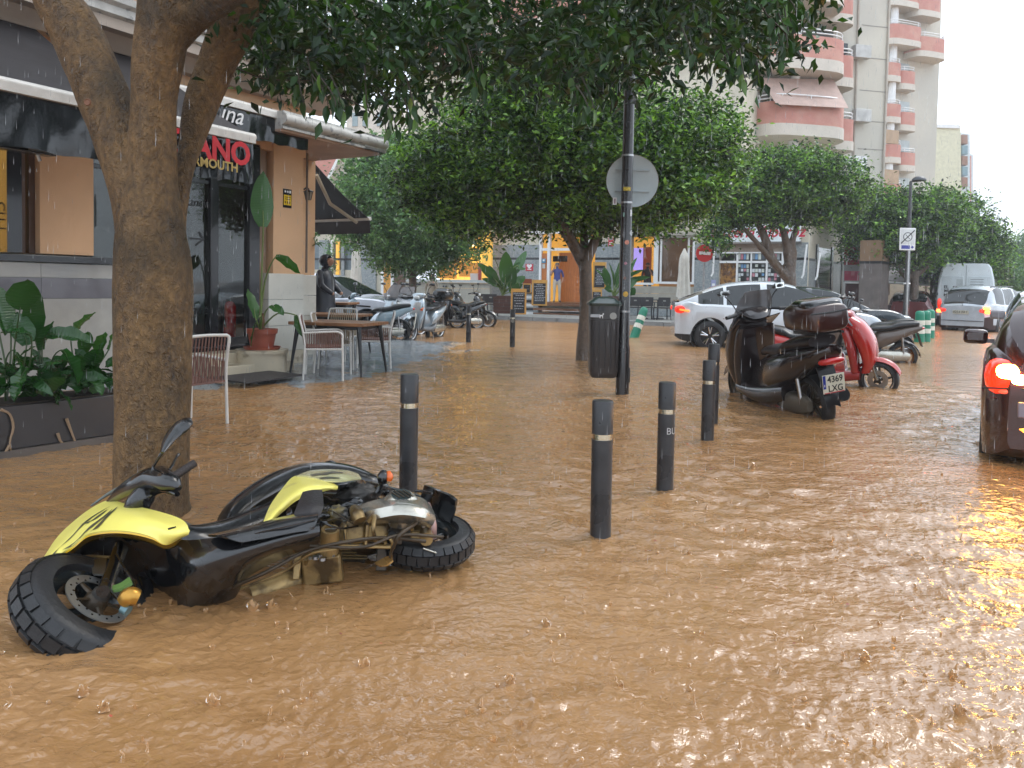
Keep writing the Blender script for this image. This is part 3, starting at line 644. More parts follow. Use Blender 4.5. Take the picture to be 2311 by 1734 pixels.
for x0, x1 in ((1664, 1692), (1695, 1727), (1731, 1762)):
    x = x0 + 1.5
    for cx in range(4):
        xw = (x1 - x0 - 3) / 4
        for cy in range(6):
            if pr.random() < .22: continue
            yy = 597 + cy * 10; m = WMB(WB); m.px(x + cx * xw + .7, yy, x + (cx + 1) * xw - .7, yy + pr.choice((6, 8)), -.09, -.085); m.done('paper_notice', papers[min(5, int(pr.random() ** 1.8 * 6))], BB, smooth=0)
    for cx in range(4):
        m = WMB(WB); m.px(x + cx * xw + .7, 573, x + (cx + 1) * xw - .9, 586, -.09, -.085); m.done('paper_notice', papers[int(pr.random() * 6)], BB, smooth=0)
# haberdashery sign
SG = thing('shop_sign', 'white shop sign with red script lettering above the stationery window', 'sign', WB.W(A(1700), .1, 3.4))
m = WMB(WB); m.px(1602, 503, 1806, 546, .02, .16); m.done('sign_board', mat('sign_white', (.72, .78, .80), .4), SG)
m = WMB(WB); m.b(A(1602, .16), A(1806, .16), .0, .19, WB.at(1700, 548, .16)[1] - .03, WB.at(1700, 546, .16)[1] - .0); m.done('sign_rail', M_steel, SG)
a, z = WB.at(1700, 525, .17); text('lettering', 'Merceria Alberoz', .60, mat('sign_red', (.50, .015, .05), .5), SG, WB.tm(a, .165, z, SG), shear=.3, bold=.012, sx=.88)
# black bar sign with B over the entrance
S2 = thing('bar_sign', 'black sign with white dashes and the letter B above the bar door', 'sign', WB.W(A(1250), .1, 3.6))
m = WMB(WB); m.px(1198, 478, 1330, 522, .02, .16); m.done('sign_board', M_blackband, S2)
m = WMB(WB); m.px(1198, 522, 1330, 526, .0, .2); m.done('sign_rail', M_white, S2)
a, z = WB.at(1249, 498, .17); text('lettering', 'B', .30, M_wprint, S2, WB.tm(a, .165, z, S2), bold=.02)
a, z = WB.at(1284, 496, .17); text('lettering', 'AR', .30, M_wprint, S2, WB.tm(a, .165, z, S2), bold=.02)
for x, y, L in ((1226, 500, .34), (1212, 515, .22)):
    a, z = WB.at(x, y, .17); m = MB(); m.box((0, 0, 0), (L, .05, .01)); o = m.build('dash_mark', M_wprint, S2); o.data.transform(WB.tm(a, .165, z, S2) @ Matrix.Rotation(R(55), 4, 'Z'))
for x, y in ((1213, 502), (1235, 505), (1228, 516)):
    a, z = WB.at(x, y, .17); m = MB(); m.lathe([(0, 0), (.035, 0), (.035, .01), (0, .01)], (0, 0, 0), 10); o = m.build('dot_mark', M_wprint, S2); o.data.transform(WB.tm(a, .165, z, S2))
# door-side stickers and ice-cream sign, red notice
def plate(label, x0, y0, x1, y1, mt, off=.03, cat='sign', extra=None, name='wall_sign'):
    T = thing(name, label, cat, WB.W(A((x0 + x1) / 2), off, Z((x0 + x1) / 2, (y0 + y1) / 2)))
    m = WMB(WB); m.px(x0, y0, x1, y1, off - .02, off); m.done('plate', mt, T)
    for (a0, b0, a1, b1, mm) in (extra or []): m = WMB(WB); m.px(a0, b0, a1, b1, off, off + .006); m.done('print', mm, T)
    return T
M_icr = mat('ice_cream_red', (.5, .03, .05), .4)
T = plate('red sign with a white heart on the grey wall left of the bar door', 1186, 596, 1203, 612, M_icr, extra=[(1190, 607, 1199, 609, M_wprint)])
a, z = WB.at(1194.5, 601, .04); m = MB(); m.prism([(0, -.12), (.13, 0), (.12, .07), (.06, .09), (0, .05), (-.06, .09), (-.12, .07), (-.13, 0)], lambda a_, b_, t: Vector((a_, b_, t)), .01); o = m.build('heart_mark', M_wprint, T); o.data.transform(WB.tm(a, .036, z, T))
plate('red notice with a grey head on the cream wall right of the bar door', 1373, 537, 1384, 556, M_icr, extra=[(1374, 538, 1383, 542, M_conc), (1375, 547, 1382, 549, M_wprint), (1375, 551, 1382, 552.5, M_wprint)])
plate('small blue sticker on the door side panel of the bar', 1223, 584, 1231, 594, mat('sticker_blue', (.05, .25, .4), .4), extra=[(1225, 586, 1229, 590, M_wprint)])
plate('small white paper below the blue sticker by the bar door', 1224, 596, 1230, 606, mat('paper_w', (.5, .52, .5), .5))
plate('small blue notice by the stationery shop door', 1605, 632, 1615, 648, mat('notice_blue', (.3, .32, .5), .5), extra=[(1607, 640, 1613, 646, M_wprint)])
# awning rods hanging on the grey wall
for i, (x0, y0, x1, y1, lb) in enumerate(((1612, 562, 1609, 624, 'white hanging awning crank right of the no-entry sign'), (1821, 552, 1813, 628, 'white awning bracket rod at the left of the side shop'), (1851, 570, 1844, 632, 'white awning bracket rod at the right of the side shop'))):
    p0 = P(x0, y0, 29.0); p1 = P(x1, y1 - 8, 29.0); p2 = P(x1 - 4, y1, 29.0)
    m = MB(); m.tube([p0, p1, p2], .035, 6); tag(m.build('awning_crank', M_white), lb, 'rod')
# deck and wooden steps in front of the door
DK = thing('wooden_steps', 'wooden deck steps leading up to the bar door', 'steps', WB.W(A(1270), 1.5, .1))
for i, (y0, y1, o) in enumerate(((684, 694, 1.9), (694.6, 705, 1.94), (705.6, 718, 1.98))):
    m = WMB(WB); m.px(1196 + (i > 0) * -2, y0, 1345, y1, o - .3, o); m.done('board', M_deck, DK, bevel=.008)
zd = WB.at(1270, 684, 1.9)[1]
for i in range(9):
    m = WMB(WB); m.b(A(1216), A(1345), -.9 + i * .29, -.9 + i * .29 + .28, zd - .04, zd); m.done('board', M_deck, DK)
# kerb terrace of the bar
KB = Wall(G(1000, 716), G(1540, 738))
kE = KB.at(1985, 745)[0]; m = WMB(KB); m.b(-16, kE, -7.5, 0, -.3, .13); tag(m.done('sidewalk', M_conc), kind='structure')
M_kerb = mat('kerb_stone', (.24, .25, .25), .4, var=.2)
KT = thing('kerb', 'grey wet stone kerb in front of the bar terrace', 'kerb', KB.W(0, 0, 0))
s = -12
while s < kE - 1: m = WMB(KB); m.b(s, s + .98, 0, .12, -.3, .145); m.done('kerb_stone', M_kerb, KT, smooth=0, bevel=.01); s += 1.0
# low wall and counter of the open bar on the left, warm lit room behind
LW = Wall(P(700, 640, 37.0), P(1108, 640, 34.6)); L = lambda px, o=0: LW.at(px, 640, o)[0]
OB = thing('corner_bar', 'open corner bar, low grey wall, warm yellow lit room under the pale tree', 'building', LW.W(0, 0, 0))
for i in range(5):
    for j in range(8):
        a0 = L(930) + (L(1110) - L(930)) * j / 8; a1 = L(930) + (L(1110) - L(930)) * (j + 1) / 8
        m = WMB(LW); m.b(a0 + .004, a1 - .004, 0, .3 + .005 * ((i + j) % 2), .14 + i * .25, .14 + i * .25 + .246); m.done('stone_course', M_plank, OB, smooth=0)
m = WMB(LW); m.b(L(925), L(1112), -.1, .45, 1.39, 1.52); m.done('wall_top', mat('cap_stone', (.42, .44, .43), .5), OB)
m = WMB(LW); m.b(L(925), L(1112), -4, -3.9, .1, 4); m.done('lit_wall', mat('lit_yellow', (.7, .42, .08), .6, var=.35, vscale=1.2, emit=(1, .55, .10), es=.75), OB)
m = WMB(LW); m.b(L(925), L(1112), -4, 0, 3.6, 3.7); m.done('ceiling', mat('warm_ceiling', (.6, .45, .2), .6), OB)
m = WMB(LW); m.b(L(1088), L(1108), -.2, .1, 1.5, 3.7); m.done('yellow_column', M_ylit, OB)
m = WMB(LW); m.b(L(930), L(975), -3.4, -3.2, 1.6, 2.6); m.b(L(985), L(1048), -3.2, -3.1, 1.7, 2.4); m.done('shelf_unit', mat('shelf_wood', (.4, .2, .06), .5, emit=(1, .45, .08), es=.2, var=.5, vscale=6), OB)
m = WMB(LW); m.b(L(1056), L(1086), -2.0, -1.5, 1.5, 2.2); m.done('drinks_fridge', mat('fridge_red', (.10, .01, .008), .3, emit=(.5, .03, .01), es=.15), OB)
m = WMB(LW); m.b(L(1034), L(1052), -2.0, -1.7, 1.5, 1.85); m.done('cash_register', M_white, OB)
pb = random.Random(5)
for i in range(14):
    x = 935 + pb.random() * 150; c = LW.W(L(x), -3.0, 2.45 + .45 * (i % 2))
    m = MB(); m.lathe([(0, 0), (.05, 0), (.05, .2), (.02, .26), (.02, .34), (0, .34)], c, 8)
    tag(m.build('bottle', mat('bottle_%d' % (i % 3), [(.2, .05, .02), (.05, .12, .05), (.5, .4, .2)][i % 3], .2)), ['dark red', 'green', 'amber'][i % 3] + ' bottle on the lit back shelf of the corner bar', 'bottle', 'bottles on the shelf of the corner bar')
for x in (945, 990, 1030, 1070):
    c = LW.W(L(x), -2.2, 3.15); m = MB(); m.tube([c, c + Vector((0, 0, .45))], .01, 5); m.lathe([(.02, .12), (.16, 0), (.0, .02)], c, 12)
    tag(m.build('pendant_lamp', mat('lamp_glow', (.8, .6, .3), .5, emit=(1, .7, .3), es=4)), 'glowing pendant lamp in the corner bar', 'lamp', 'pendant lamps in the corner bar')
m = WMB(LW); m.b(-14, L(925), -.4, 0, .1, 1.9); m.b(L(925), L(1112), -.4, .0, 3.7, 5.6); m.b(-14, L(925), -.4, 0, 3.2, 5.6); m.done('wall', M_cream, OB)
m = WMB(LW); m.b(-14, L(925), -.3, -.1, 1.9, 3.2); m.done('window_pane', mat('grey_pane', (.16, .2, .22), .1, var=.2), OB)
for x0, x1, mm in ((722, 742, M_grey), (748, 752, M_white), (760, 766, M_ylit), (772, 778, M_grey), (812, 850, M_grey), (862, 868, M_white), (868, 884, mat('orange_panel', (.6, .28, .05), .5)), (884, 890, M_white), (892, 915, M_brownf)):
    m = WMB(LW); m.b(L(x0), L(x1), 0, .12, .14, 3.3); m.done('facade_panel', mm, OB)
m = WMB(LW); m.b(-14, L(850), .12, .14, 2.35, 2.45); m.done('black_band', M_blackband, OB)
# ---------------- storeys above the bar, seen between the crowns
UPB = thing('corner_apartments', 'cream apartment storeys with pink rounded balconies above the corner bar, behind the trees', 'building', WB.W(-6, -2, 5))
M_pink = mat('pink_render', (.50, .225, .18), .65, var=.06, col2=(.54, .28, .22), c2scale=1.2)
m = WMB(WB); m.b(A(950), A(1660), -8, -.6, 4.85, 16); m.done('wall', M_cream, UPB)
m = WMB(LW); m.b(L(905), L(1112), -8, -.8, 5.4, 14); m.done('wall', M_cream, UPB)
def balcony(par, c, hw, dep, z, h=1.0, u=Vector((1, 0, 0)), n=Vector((0, -1, 0)), rail=True, slab=.42, nseg=14, rnd=.9, side=2):
    # rounded plan: pts along the front
    def plan(off):
        pts = []
        e = 2 / rnd * 1.3
        for i in range(nseg + 1):
            g = math.pi * i / nseg; cx = math.copysign(abs(math.cos(g)) ** (2 / 4.5), math.cos(g)); sy = abs(math.sin(g)) ** (2 / 3.2)
            pts.append((-(hw + off) * cx, (dep + off) * sy))
        return pts
    W_ = lambda a, o, zz: Vector(c) + u * a + n * o + Vector((0, 0, zz))
    m = MB(); m.prism(plan(.03), lambda a, b, t: W_(a, b, z + t), slab); m.build('slab', M_bslab, par, True, smooth=40)
    m = MB(); o_, i_ = plan(0), plan(-.1); k = nseg + 1
    vs = [W_(a, b, z + slab) for a, b in o_] + [W_(a, b, z + slab + h) for a, b in o_] + [W_(a, b, z + slab + h) for a, b in i_] + [W_(a, b, z + slab) for a, b in i_]
    F = []
    for j in range(k - 1):
        for l in range(3): F.append((l * k + j, l * k + j + 1, (l + 1) * k + j + 1, (l + 1) * k + j))
    m.add(vs, F); m.build('parapet', M_pink, par, True, smooth=40)
    if rail:
        m = MB(); mid = plan(-.05)
        for hh in (.14, .30): m.tube([W_(a, b, z + slab + h + hh) for a, b in mid], .03, 5)
        rl = m.build('railing', M_white, par, True)
        tag(rl, kind='stuff')
        for j in range(0, k, 2):
            a, b = mid[j]; m = MB(); m.tube([W_(a, b, z + slab + h), W_(a, b, z + slab + h + .3)], .025, 5); m.build('rail_post', M_white, par, True)
M_bslab = mat('cream_slab', (.58, .53, .46), .65, var=.05)
bc = P(1045, 150, 33.0); balcony(UPB, (bc.x, 33.6, 0), 1.6, 1.6, bc.z - .2, u=WB.u, n=WB.n)
bc = P(1175, 90, 33.0); balcony(UPB, (bc.x + 1, 33.6, 0), 2.0, 1.5, bc.z + .2, u=WB.u, n=WB.n)
FLB = thing('pale_building', 'pale distant building with a pink gable seen above the black side awning', 'building', P(760, 600, 44))
c0 = P(700, 500, 45); c1 = P(905, 500, 42)
m = MB()
def quadprism(m, pts, d, dep=3): q = [P(x, y, d) for x, y in pts]; m.add(q + [v + Vector((0, dep, 0)) for v in q], [tuple(range(len(q))), tuple(range(len(q), 2 * len(q)))[::-1]] + [(i, (i + 1) % len(q), len(q) + (i + 1) % len(q), len(q) + i) for i in range(len(q))]); return m
quadprism(m, [(740, 400), (765, 350), (860, 335), (905, 335), (905, 640), (700, 640), (700, 470)], 46); m.build('wall', mat('pale_wall', (.62, .57, .5), .7), FLB, True, smooth=0)
m = quadprism(MB(), [(700, 345), (762, 352), (738, 400), (700, 468)], 45.5, 2); m.build('gable', M_pink, FLB, True, smooth=0)
m = quadprism(MB(), [(762, 352), (768, 352), (712, 470), (704, 470)], 45.2, .3); m.build('roof_edge', M_white, FLB, True, smooth=0)
m = quadprism(MB(), [(775, 395), (800, 395), (800, 430), (775, 430)], 45.8, .3); m.build('window', M_glass, FLB, True, smooth=0)
UP2 = thing('pale_building', 'pale distant building with a cream tower between the left cornice and the trees', 'building', P(830, 300, 60))
m = quadprism(MB(), [(782, 240), (838, 236), (905, 230), (905, 400), (782, 400)], 60, 6); m.build('wall', mat('pale_wall'  , (.62, .57, .5)), UP2, True, smooth=0)
for x in (795, 818, 850):
    m = quadprism(MB(), [(x, 255), (x + 12, 255), (x + 12, 285), (x, 285)], 59.9, .3); m.build('window', mat('far_pane', (.25, .32, .34), .2), UP2, True, smooth=0)
# ---------------- right apartment block
M_bwall = mat('beige_block', (.56, .53, .45), .7, var=.05, vscale=.6, col2=(.50, .48, .42), c2scale=.25)
T1 = thing('apartment_block', 'tall beige apartment block with big salmon curved balconies, nearer of the two', 'building', P(1850, 660, 36))
TW = Wall(P(1640, 640, 35.5), P(2002, 660, 37.5)); tA = lambda px, o=0: TW.at(px, 640, o)[0]
tZ = lambda px, py, o=0: TW.at(px, py, o)[1]
e0, e1 = tA(1560), TW.at(1996, 400)[0]
zj = [tZ(1960, y) for y in (337, 274, 205, 131, 58, -20)]
m = WMB(TW); m.b(e0, e1, -9, 0, 4.6, 24); m.done('wall', M_bwall, T1)
for z in zj: m = WMB(TW); m.b(tA(1925), e1 + .02, -.02, .012, z - .02, z + .02); m.done('joint', mat('joint_grey', (.3, .28, .25), .7), T1)
# balconies (front)
def bpx(par, wl, x0, x1, ytop, dep, off=0, big=True, **k):
    a0, z = wl.at(x0, ytop, off + dep * .7); a1, _ = wl.at(x1, ytop, off + dep * .7)
    balcony(par, wl.W((a0 + a1) / 2, off, 0), abs(a1 - a0) / 2, dep, z, u=wl.u, n=wl.n, **k)
for y in (308, 158, 2, -150): bpx(T1, TW, 1700, 1908, y, 2.6, nseg=20, slab=.5, h=.95)
for y in (338, 195, 52): bpx(T1, TW, 1846, 1926, y, 1.1, nseg=12)
for x in (1797, 1845):
    m = WMB(TW); aa = TW.at(x if x < 1800 else 1848, 100, 1.4)[0]
    if x < 1800: m.tube([(aa, 1.4, 6), (aa, 1.4, 23)], .22, 12); m.done('column', M_white, T1, smooth=50)
for y0, y1, x0, x1 in ((95, 130, 1880, 1912),):
    m = WMB(TW); m.px(x0, y0, x1, y1 + 20, .0, .02); m.done('window', M_glass, T1)
for yy in (275, 120):
    m = WMB(TW); m.px(1735, yy - 90, 1880, yy - 10, .0, .03); m.done('window', mat('terrace_dark', (.10, .10, .09), .3), T1)
# drop awning between balconies
q = [TW.W(TW.at(1730, 170, 2.2)[0], 1.6, TW.at(1730, 172, 2.0)[1]), TW.W(TW.at(1900, 170, 2.2)[0], 1.6, TW.at(1900, 176, 2.0)[1])]
q2 = [TW.W(TW.at(1752, 235, 2.9)[0], 2.9, TW.at(1750, 236, 2.9)[1]), TW.W(TW.at(1915, 235, 2.9)[0], 2.9, TW.at(1915, 245, 2.9)[1])]
DA = thing('terrace_awning', 'faded pink awning hanging between the two big curved balconies', 'awning', q[0])
m = MB(); m.sheet([q, [(q[0] + q2[0]) / 2, (q[1] + q2[1]) / 2], q2], 4, 3, th=.02); m.build('canopy', mat('faded_pink', (.46, .33, .28), .7), DA, True)
for i in range(3):
    x = 1917 + i * 14; m = WMB(TW); m.px(x, 352, x + 11, 388, .0, .05); m.done('shutter', M_white, T1)
for i in range(9):
    x = 1690 + i * 21; m = WMB(TW); m.px(x, 336, x + 10, 352, .0, .05); m.done('window', mat('slot_dark', (.2, .17, .14), .5), T1)
# second tower further up the street
T2 = thing('apartment_block', 'further beige apartment block with narrow stacked salmon balconies', 'building', P(2060, 660, 56))
T2W = Wall(P(1985, 660, 56), P(2122, 663, 58)); zt2 = T2W.at(2120, -2)[1]
m = WMB(T2W); m.b(T2W.at(1975, 400)[0], T2W.at(2110, 400)[0], -12, 0, 3, 28); m.done('wall', M_bwall, T2)
for k_, y in enumerate((368, 277, 184)): bpx(T2, T2W, 1996, 2031, y, 1.0, nseg=10, h=.9); bpx(T2, T2W, 2026, 2064, y + 18, .9, nseg=10, h=.9)
bpx(T2, T2W, 2000, 2080, 100, 1.3, nseg=10, h=1.0); bpx(T2, T2W, 2062, 2132, 128, 1.3, nseg=10, h=1.0)
bpx(T2, T2W, 1996, 2031, 458, 1.0, nseg=10, h=.9); bpx(T2, T2W, 2000, 2075, 12, 1.2, nseg=10, h=1.0, rail=False); bpx(T2, T2W, 2062, 2122, 36, 1.2, nseg=10, h=1.1, rail=False)
m = WMB(T2W); a = T2W.at(2022, 100, .8)[0]; m.tube([(a, .6, 9), (a, .6, 22)], .25, 10); m.done('column', M_white, T2)
for y in (156, 242, 330, 415): m = WMB(T2W); m.px(2028, y - 14, 2052, y + 14, .0, .04); m.done('window', mat('pale_shutter', (.45, .5, .5), .5), T2)
for y0 in (292, 382): m = WMB(T2W); m.px(1998, y0, 2028, y0 + 34, .9, 1.0); m.done('sun_blind', mat('tan_blind', (.42, .30, .2), .7), T2)
# farther buildings
T3 = thing('distant_block', 'pale yellow distant building with a blank side wall beyond the towers', 'building', P(2150, 660, 84))
m = quadprism(MB(), [(2100, 282), (2168, 284), (2172, 660), (2100, 660)], 84, 14); m.build('wall', mat('pale_yellow', (.62, .60, .44), .7), T3, True, smooth=0)
m = quadprism(MB(), [(2110, 280), (2166, 282), (2166, 290), (2110, 288)], 83.8, 14); m.build('parapet', M_white, T3, True, smooth=0)
for i in range(5):
    y = 304 + i * 24
    m = quadprism(MB(), [(2172, y), (2184, y + 1), (2184, y + 21), (2172, y + 20)], 86, 4); m.build('bay' if i % 2 else 'window', mat('brown_bay', (.3, .17, .12), .6) if i % 2 == 0 else mat('pane_blue', (.2, .3, .34), .2), T3, True, smooth=0)
m = quadprism(MB(), [(2168, 300), (2189, 303), (2189, 660), (2168, 660)], 87, 10); m.build('wall', mat('blueish_white', (.6, .66, .68), .6), T3, True, smooth=0)
T4 = thing('distant_block', 'small whitish stepped block, last of the row at the end of the street', 'building', P(2200, 660, 110))
m = quadprism(MB(), [(2186, 345), (2197, 350), (2197, 430), (2206, 432), (2210, 660), (2186, 660)], 110, 14); m.build('wall', mat('blueish_white', (.6, .66, .68)), T4, True, smooth=0)
m = quadprism(MB(), [(2189, 352), (2192, 352), (2192, 470), (2189, 470)], 109.8, .3); m.build('stripe', M_pink, T4, True, smooth=0)
# side street shop row under the right trees
RW = Wall(P(1822, 650, 30.5), P(2130, 660, 62))
RB = thing('side_shop_row', 'shaded shop row with granite pillar and red poster receding under the right trees', 'building', RW.W(0, 0, 0))
rA = lambda px, o=0: RW.at(px, 650, o)[0]
m = WMB(RW); m.b(0, rA(1910), -.4, 0, .1, 4.6); m.b(rA(1910), rA(2120), -4, -3.6, .1, 4.6); m.b(0, rA(2120), -4, .3, 4.2, 4.9); m.done('wall', M_cream, RB)
m = WMB(RW); m.b(0, rA(1910), -.02, .03, .1, 2.5); m.done('granite_panel', M_grey, RB)
m = WMB(RW); m.b(0, rA(1910), -.02, .04, 2.5, 2.6); m.done('black_band', M_blackband, RB)
for x0, x1 in ((1838, 1842), (1872, 1876), (1895, 1898)): m = WMB(RW); m.b(rA(x0), rA(x1), .0, .06, .3, 3.2); m.done('window_frame', M_frame, RB)
m = WMB(RW); m.b(rA(1842), rA(1872), .0, .03, .4, 3.1); m.done('window_pane', M_glass, RB)
PWl = Wall(P(1938, 650, 30), P(1988, 650, 29.5)); m = WMB(PWl); m.b(0, PWl.at(1988, 650)[0], -1.2, 0, .1, 2.4); m.done('pillar', mat('brown_granite', (.14, .12, .11), .4, var=.2), RB)
m = WMB(PWl); m.b(0, PWl.at(1988, 650)[0], -1.2, 0, 2.5, 3.3); m.done('pillar', mat('tan_render', (.22, .14, .08), .7), RB)
m = WMB(PWl); m.b(-.01, PWl.at(1988, 650)[0] + .01, -1.2, .01, 2.4, 2.5); m.done('black_band', M_blackband, RB)
PS = thing('shop_poster', 'red and white poster with white lettering beside the granite pillar', 'sign', P(1923, 590, 30.5))
PSW = Wall(P(1905, 650, 31.5), P(1940, 650, 31.2))
m = WMB(PSW); m.px(1906, 556, 1940, 638, -.05, .0); m.done('poster_board', mat('grey_poster', (.3, .3, .3), .5), PS)
m = WMB(PSW); m.px(1906, 558, 1939, 598, .0, .01); m.done('red_field', mat('poster_red', (.30, .02, .03), .5), PS)
m = WMB(PSW); m.px(1906, 612, 1939, 634, .0, .012); m.done('red_field', mat('poster_red2', (.35, .02, .06), .5), PS)
m = WMB(PSW); m.px(1906, 636, 1940, 640, -.05, .1); m.done('ledge', M_white, PS)
a, z = PSW.at(1922, 580, .015); text('lettering', 'Yo-y-Ya', .24, M_wprint, PS, PSW.tm(a, .014, z, PS), bold=.015)
a, z = PSW.at(1911, 592, .015); text('lettering', 'Y', .34, M_wprint, PS, PSW.tm(a, .014, z, PS), bold=.01)
m = WMB(PSW); m.px(1908, 640, 1938, 715, -.05, .0); m.done('door', mat('dark_red_door', (.07, .02, .02), .5), RB)
# shop canopy (grey) under the right trees, cream wall behind
CN = thing('shop_canopy', 'grey sloping canvas canopy on white bars under the right trees', 'canopy', P(2040, 640, 36))
q = [P(1986, 600, 37), P(2090, 604, 37)]; q2 = [P(1988, 634, 34), P(2096, 640, 34)]
m = MB(); m.sheet([q, q2], 4, 3, th=.03); m.build('canopy', mat('grey_canvas', (.15, .14, .14), .6, var=.2), CN, True)
m = MB(); m.tube([P(1986, 637, 33.9), P(2096, 643, 33.9)], .06, 6); m.build('front_bar', M_white, CN, True)
for x in (2006, 2046, 2090): m = MB(); m.tube([P(x, 638, 33.9), G(x, 700, .1)], .045, 6); m.build('post', M_brownf, CN, True)
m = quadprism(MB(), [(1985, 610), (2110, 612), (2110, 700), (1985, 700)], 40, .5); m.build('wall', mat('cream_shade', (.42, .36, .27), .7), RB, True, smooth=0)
m = quadprism(MB(), [(1986, 640), (2004, 640), (2004, 705), (1986, 705)], 38, .3); m.build('door', mat('dark_red_door', (.07, .02, .02)), RB, True, smooth=0)
# far street end: low buildings, purple-grey haze put into their colour
m = quadprism(MB(), [(2190, 600), (2400, 600), (2400, 668), (2190, 664)], 120, 10); tag(m.build('distant_block', mat('far_grey', (.25, .22, .24), .7)), 'low hazy grey buildings at the far right end of the street', 'building')

for i, (x, y) in enumerate(((1944, 118), (1944, 262), (1762, 290), (1790, 140))):
    q_ = TW.W(TW.at(x, y, .3)[0], .3, TW.at(x, y, .3)[1]); m = MB(); m.box(q_, (.85, .35, .6), rz=math.atan2(TW.u.y, TW.u.x)); m.build('air_conditioner', mat('ac_white', (.5, .5, .48), .5, var=.2), T1, True, bevel=.02)
for x in (1930, 1998):
    m = WMB(TW); a_ = TW.at(x, 200)[0]; m.tube([(a_, .07, 4.6), (a_, .07, 23)], .05, 6); m.done('drain_pipe', mat('pipe_beige', (.42, .38, .32), .5), T1)
# ---------------- trees
def bark_mat(name, c1, c2, sc=1, bump=.8, rough=.45):
    m = bpy.data.materials.new(name); m.use_nodes = True; t = m.node_tree; b = t.nodes['Principled BSDF']
    tc = nn(t, 'ShaderNodeTexCoord'); mp = nn(t, 'ShaderNodeMapping'); mp.inputs['Scale'].default_value = (1, 1, .7); t.links.new(tc.outputs['Object'], mp.inputs[0])
    n1 = nn(t, 'ShaderNodeTexNoise'); n1.inputs['Scale'].default_value = 5 * sc; n1.inputs['Detail'].default_value = 8; t.links.new(mp.outputs[0], n1.inputs[0])
    n2 = nn(t, 'ShaderNodeTexNoise'); n2.inputs['Scale'].default_value = 34 * sc; n2.inputs['Detail'].default_value = 8; n2.inputs['Distortion'].default_value = .25; t.links.new(mp.outputs[0], n2.inputs[0])
    vo = nn(t, 'ShaderNodeTexVoronoi', feature='DISTANCE_TO_EDGE'); vo.inputs['Scale'].default_value = 30 * sc
    nz = nn(t, 'ShaderNodeMix'); nz.data_type = 'VECTOR'; nz.inputs[0].default_value = .12; t.links.new(mp.outputs[0], nz.inputs[4]); t.links.new(n2.outputs['Color'], nz.inputs[5]); t.links.new(nz.outputs[1], vo.inputs[0])
    cr = nn(t, 'ShaderNodeValToRGB'); e = cr.color_ramp.elements; e[0].position = .3; e[0].color = (*c1, 1); e[1].position = .72; e[1].color = (*c2, 1)
    ad = nn(t, 'ShaderNodeMath', operation='MULTIPLY_ADD'); ad.inputs[1].default_value = .6; t.links.new(n2.outputs[0], ad.inputs[0])
    sc2 = nn(t, 'ShaderNodeMath', operation='MULTIPLY'); sc2.inputs[1].default_value = .45; t.links.new(n1.outputs[0], sc2.inputs[0]); t.links.new(sc2.outputs[0], ad.inputs[2])
    t.links.new(ad.outputs[0], cr.inputs[0])
    nl = nn(t, 'ShaderNodeTexNoise'); nl.inputs['Scale'].default_value = 1.7 * sc; nl.inputs['Detail'].default_value = 4; t.links.new(tc.outputs['Object'], nl.inputs[0])
    mrl = nn(t, 'ShaderNodeMapRange'); mrl.inputs[1].default_value = .55; mrl.inputs[2].default_value = .66; mrl.inputs[4].default_value = .6; t.links.new(nl.outputs[0], mrl.inputs[0])
    mxl = nn(t, 'ShaderNodeMix'); mxl.data_type = 'RGBA'; t.links.new(mrl.outputs[0], mxl.inputs[0]); t.links.new(cr.outputs[0], mxl.inputs[6]); mxl.inputs[7].default_value = (c1[0] * .9, c1[1] * 1.25, c1[2] * .9, 1)
    t.links.new(mxl.outputs[2], b.inputs['Base Color'])
    mr = nn(t, 'ShaderNodeMapRange'); mr.inputs[1].default_value = .35; mr.inputs[2].default_value = .65; mr.inputs[3].default_value = .22; mr.inputs[4].default_value = .6; t.links.new(n1.outputs[0], mr.inputs[0]); t.links.new(mr.outputs[0], b.inputs['Roughness'])
    bp = nn(t, 'ShaderNodeBump'); bp.inputs['Strength'].default_value = bump; bp.inputs['Distance'].default_value = .03
    h = nn(t, 'ShaderNodeMath', operation='MULTIPLY_ADD'); h.inputs[1].default_value = .8; t.links.new(vo.outputs[0], h.inputs[0]); t.links.new(n2.outputs[0], h.inputs[2])
    t.links.new(h.outputs[0], bp.inputs['Height']); t.links.new(bp.outputs[0], b.inputs['Normal']); return m
M_bark = bark_mat('wet_bark', (.022, .011, .005), (.27, .155, .058), 1, 1.0)
M_barkf = bark_mat('far_bark', (.05, .035, .024), (.15, .10, .065), .6, .5)
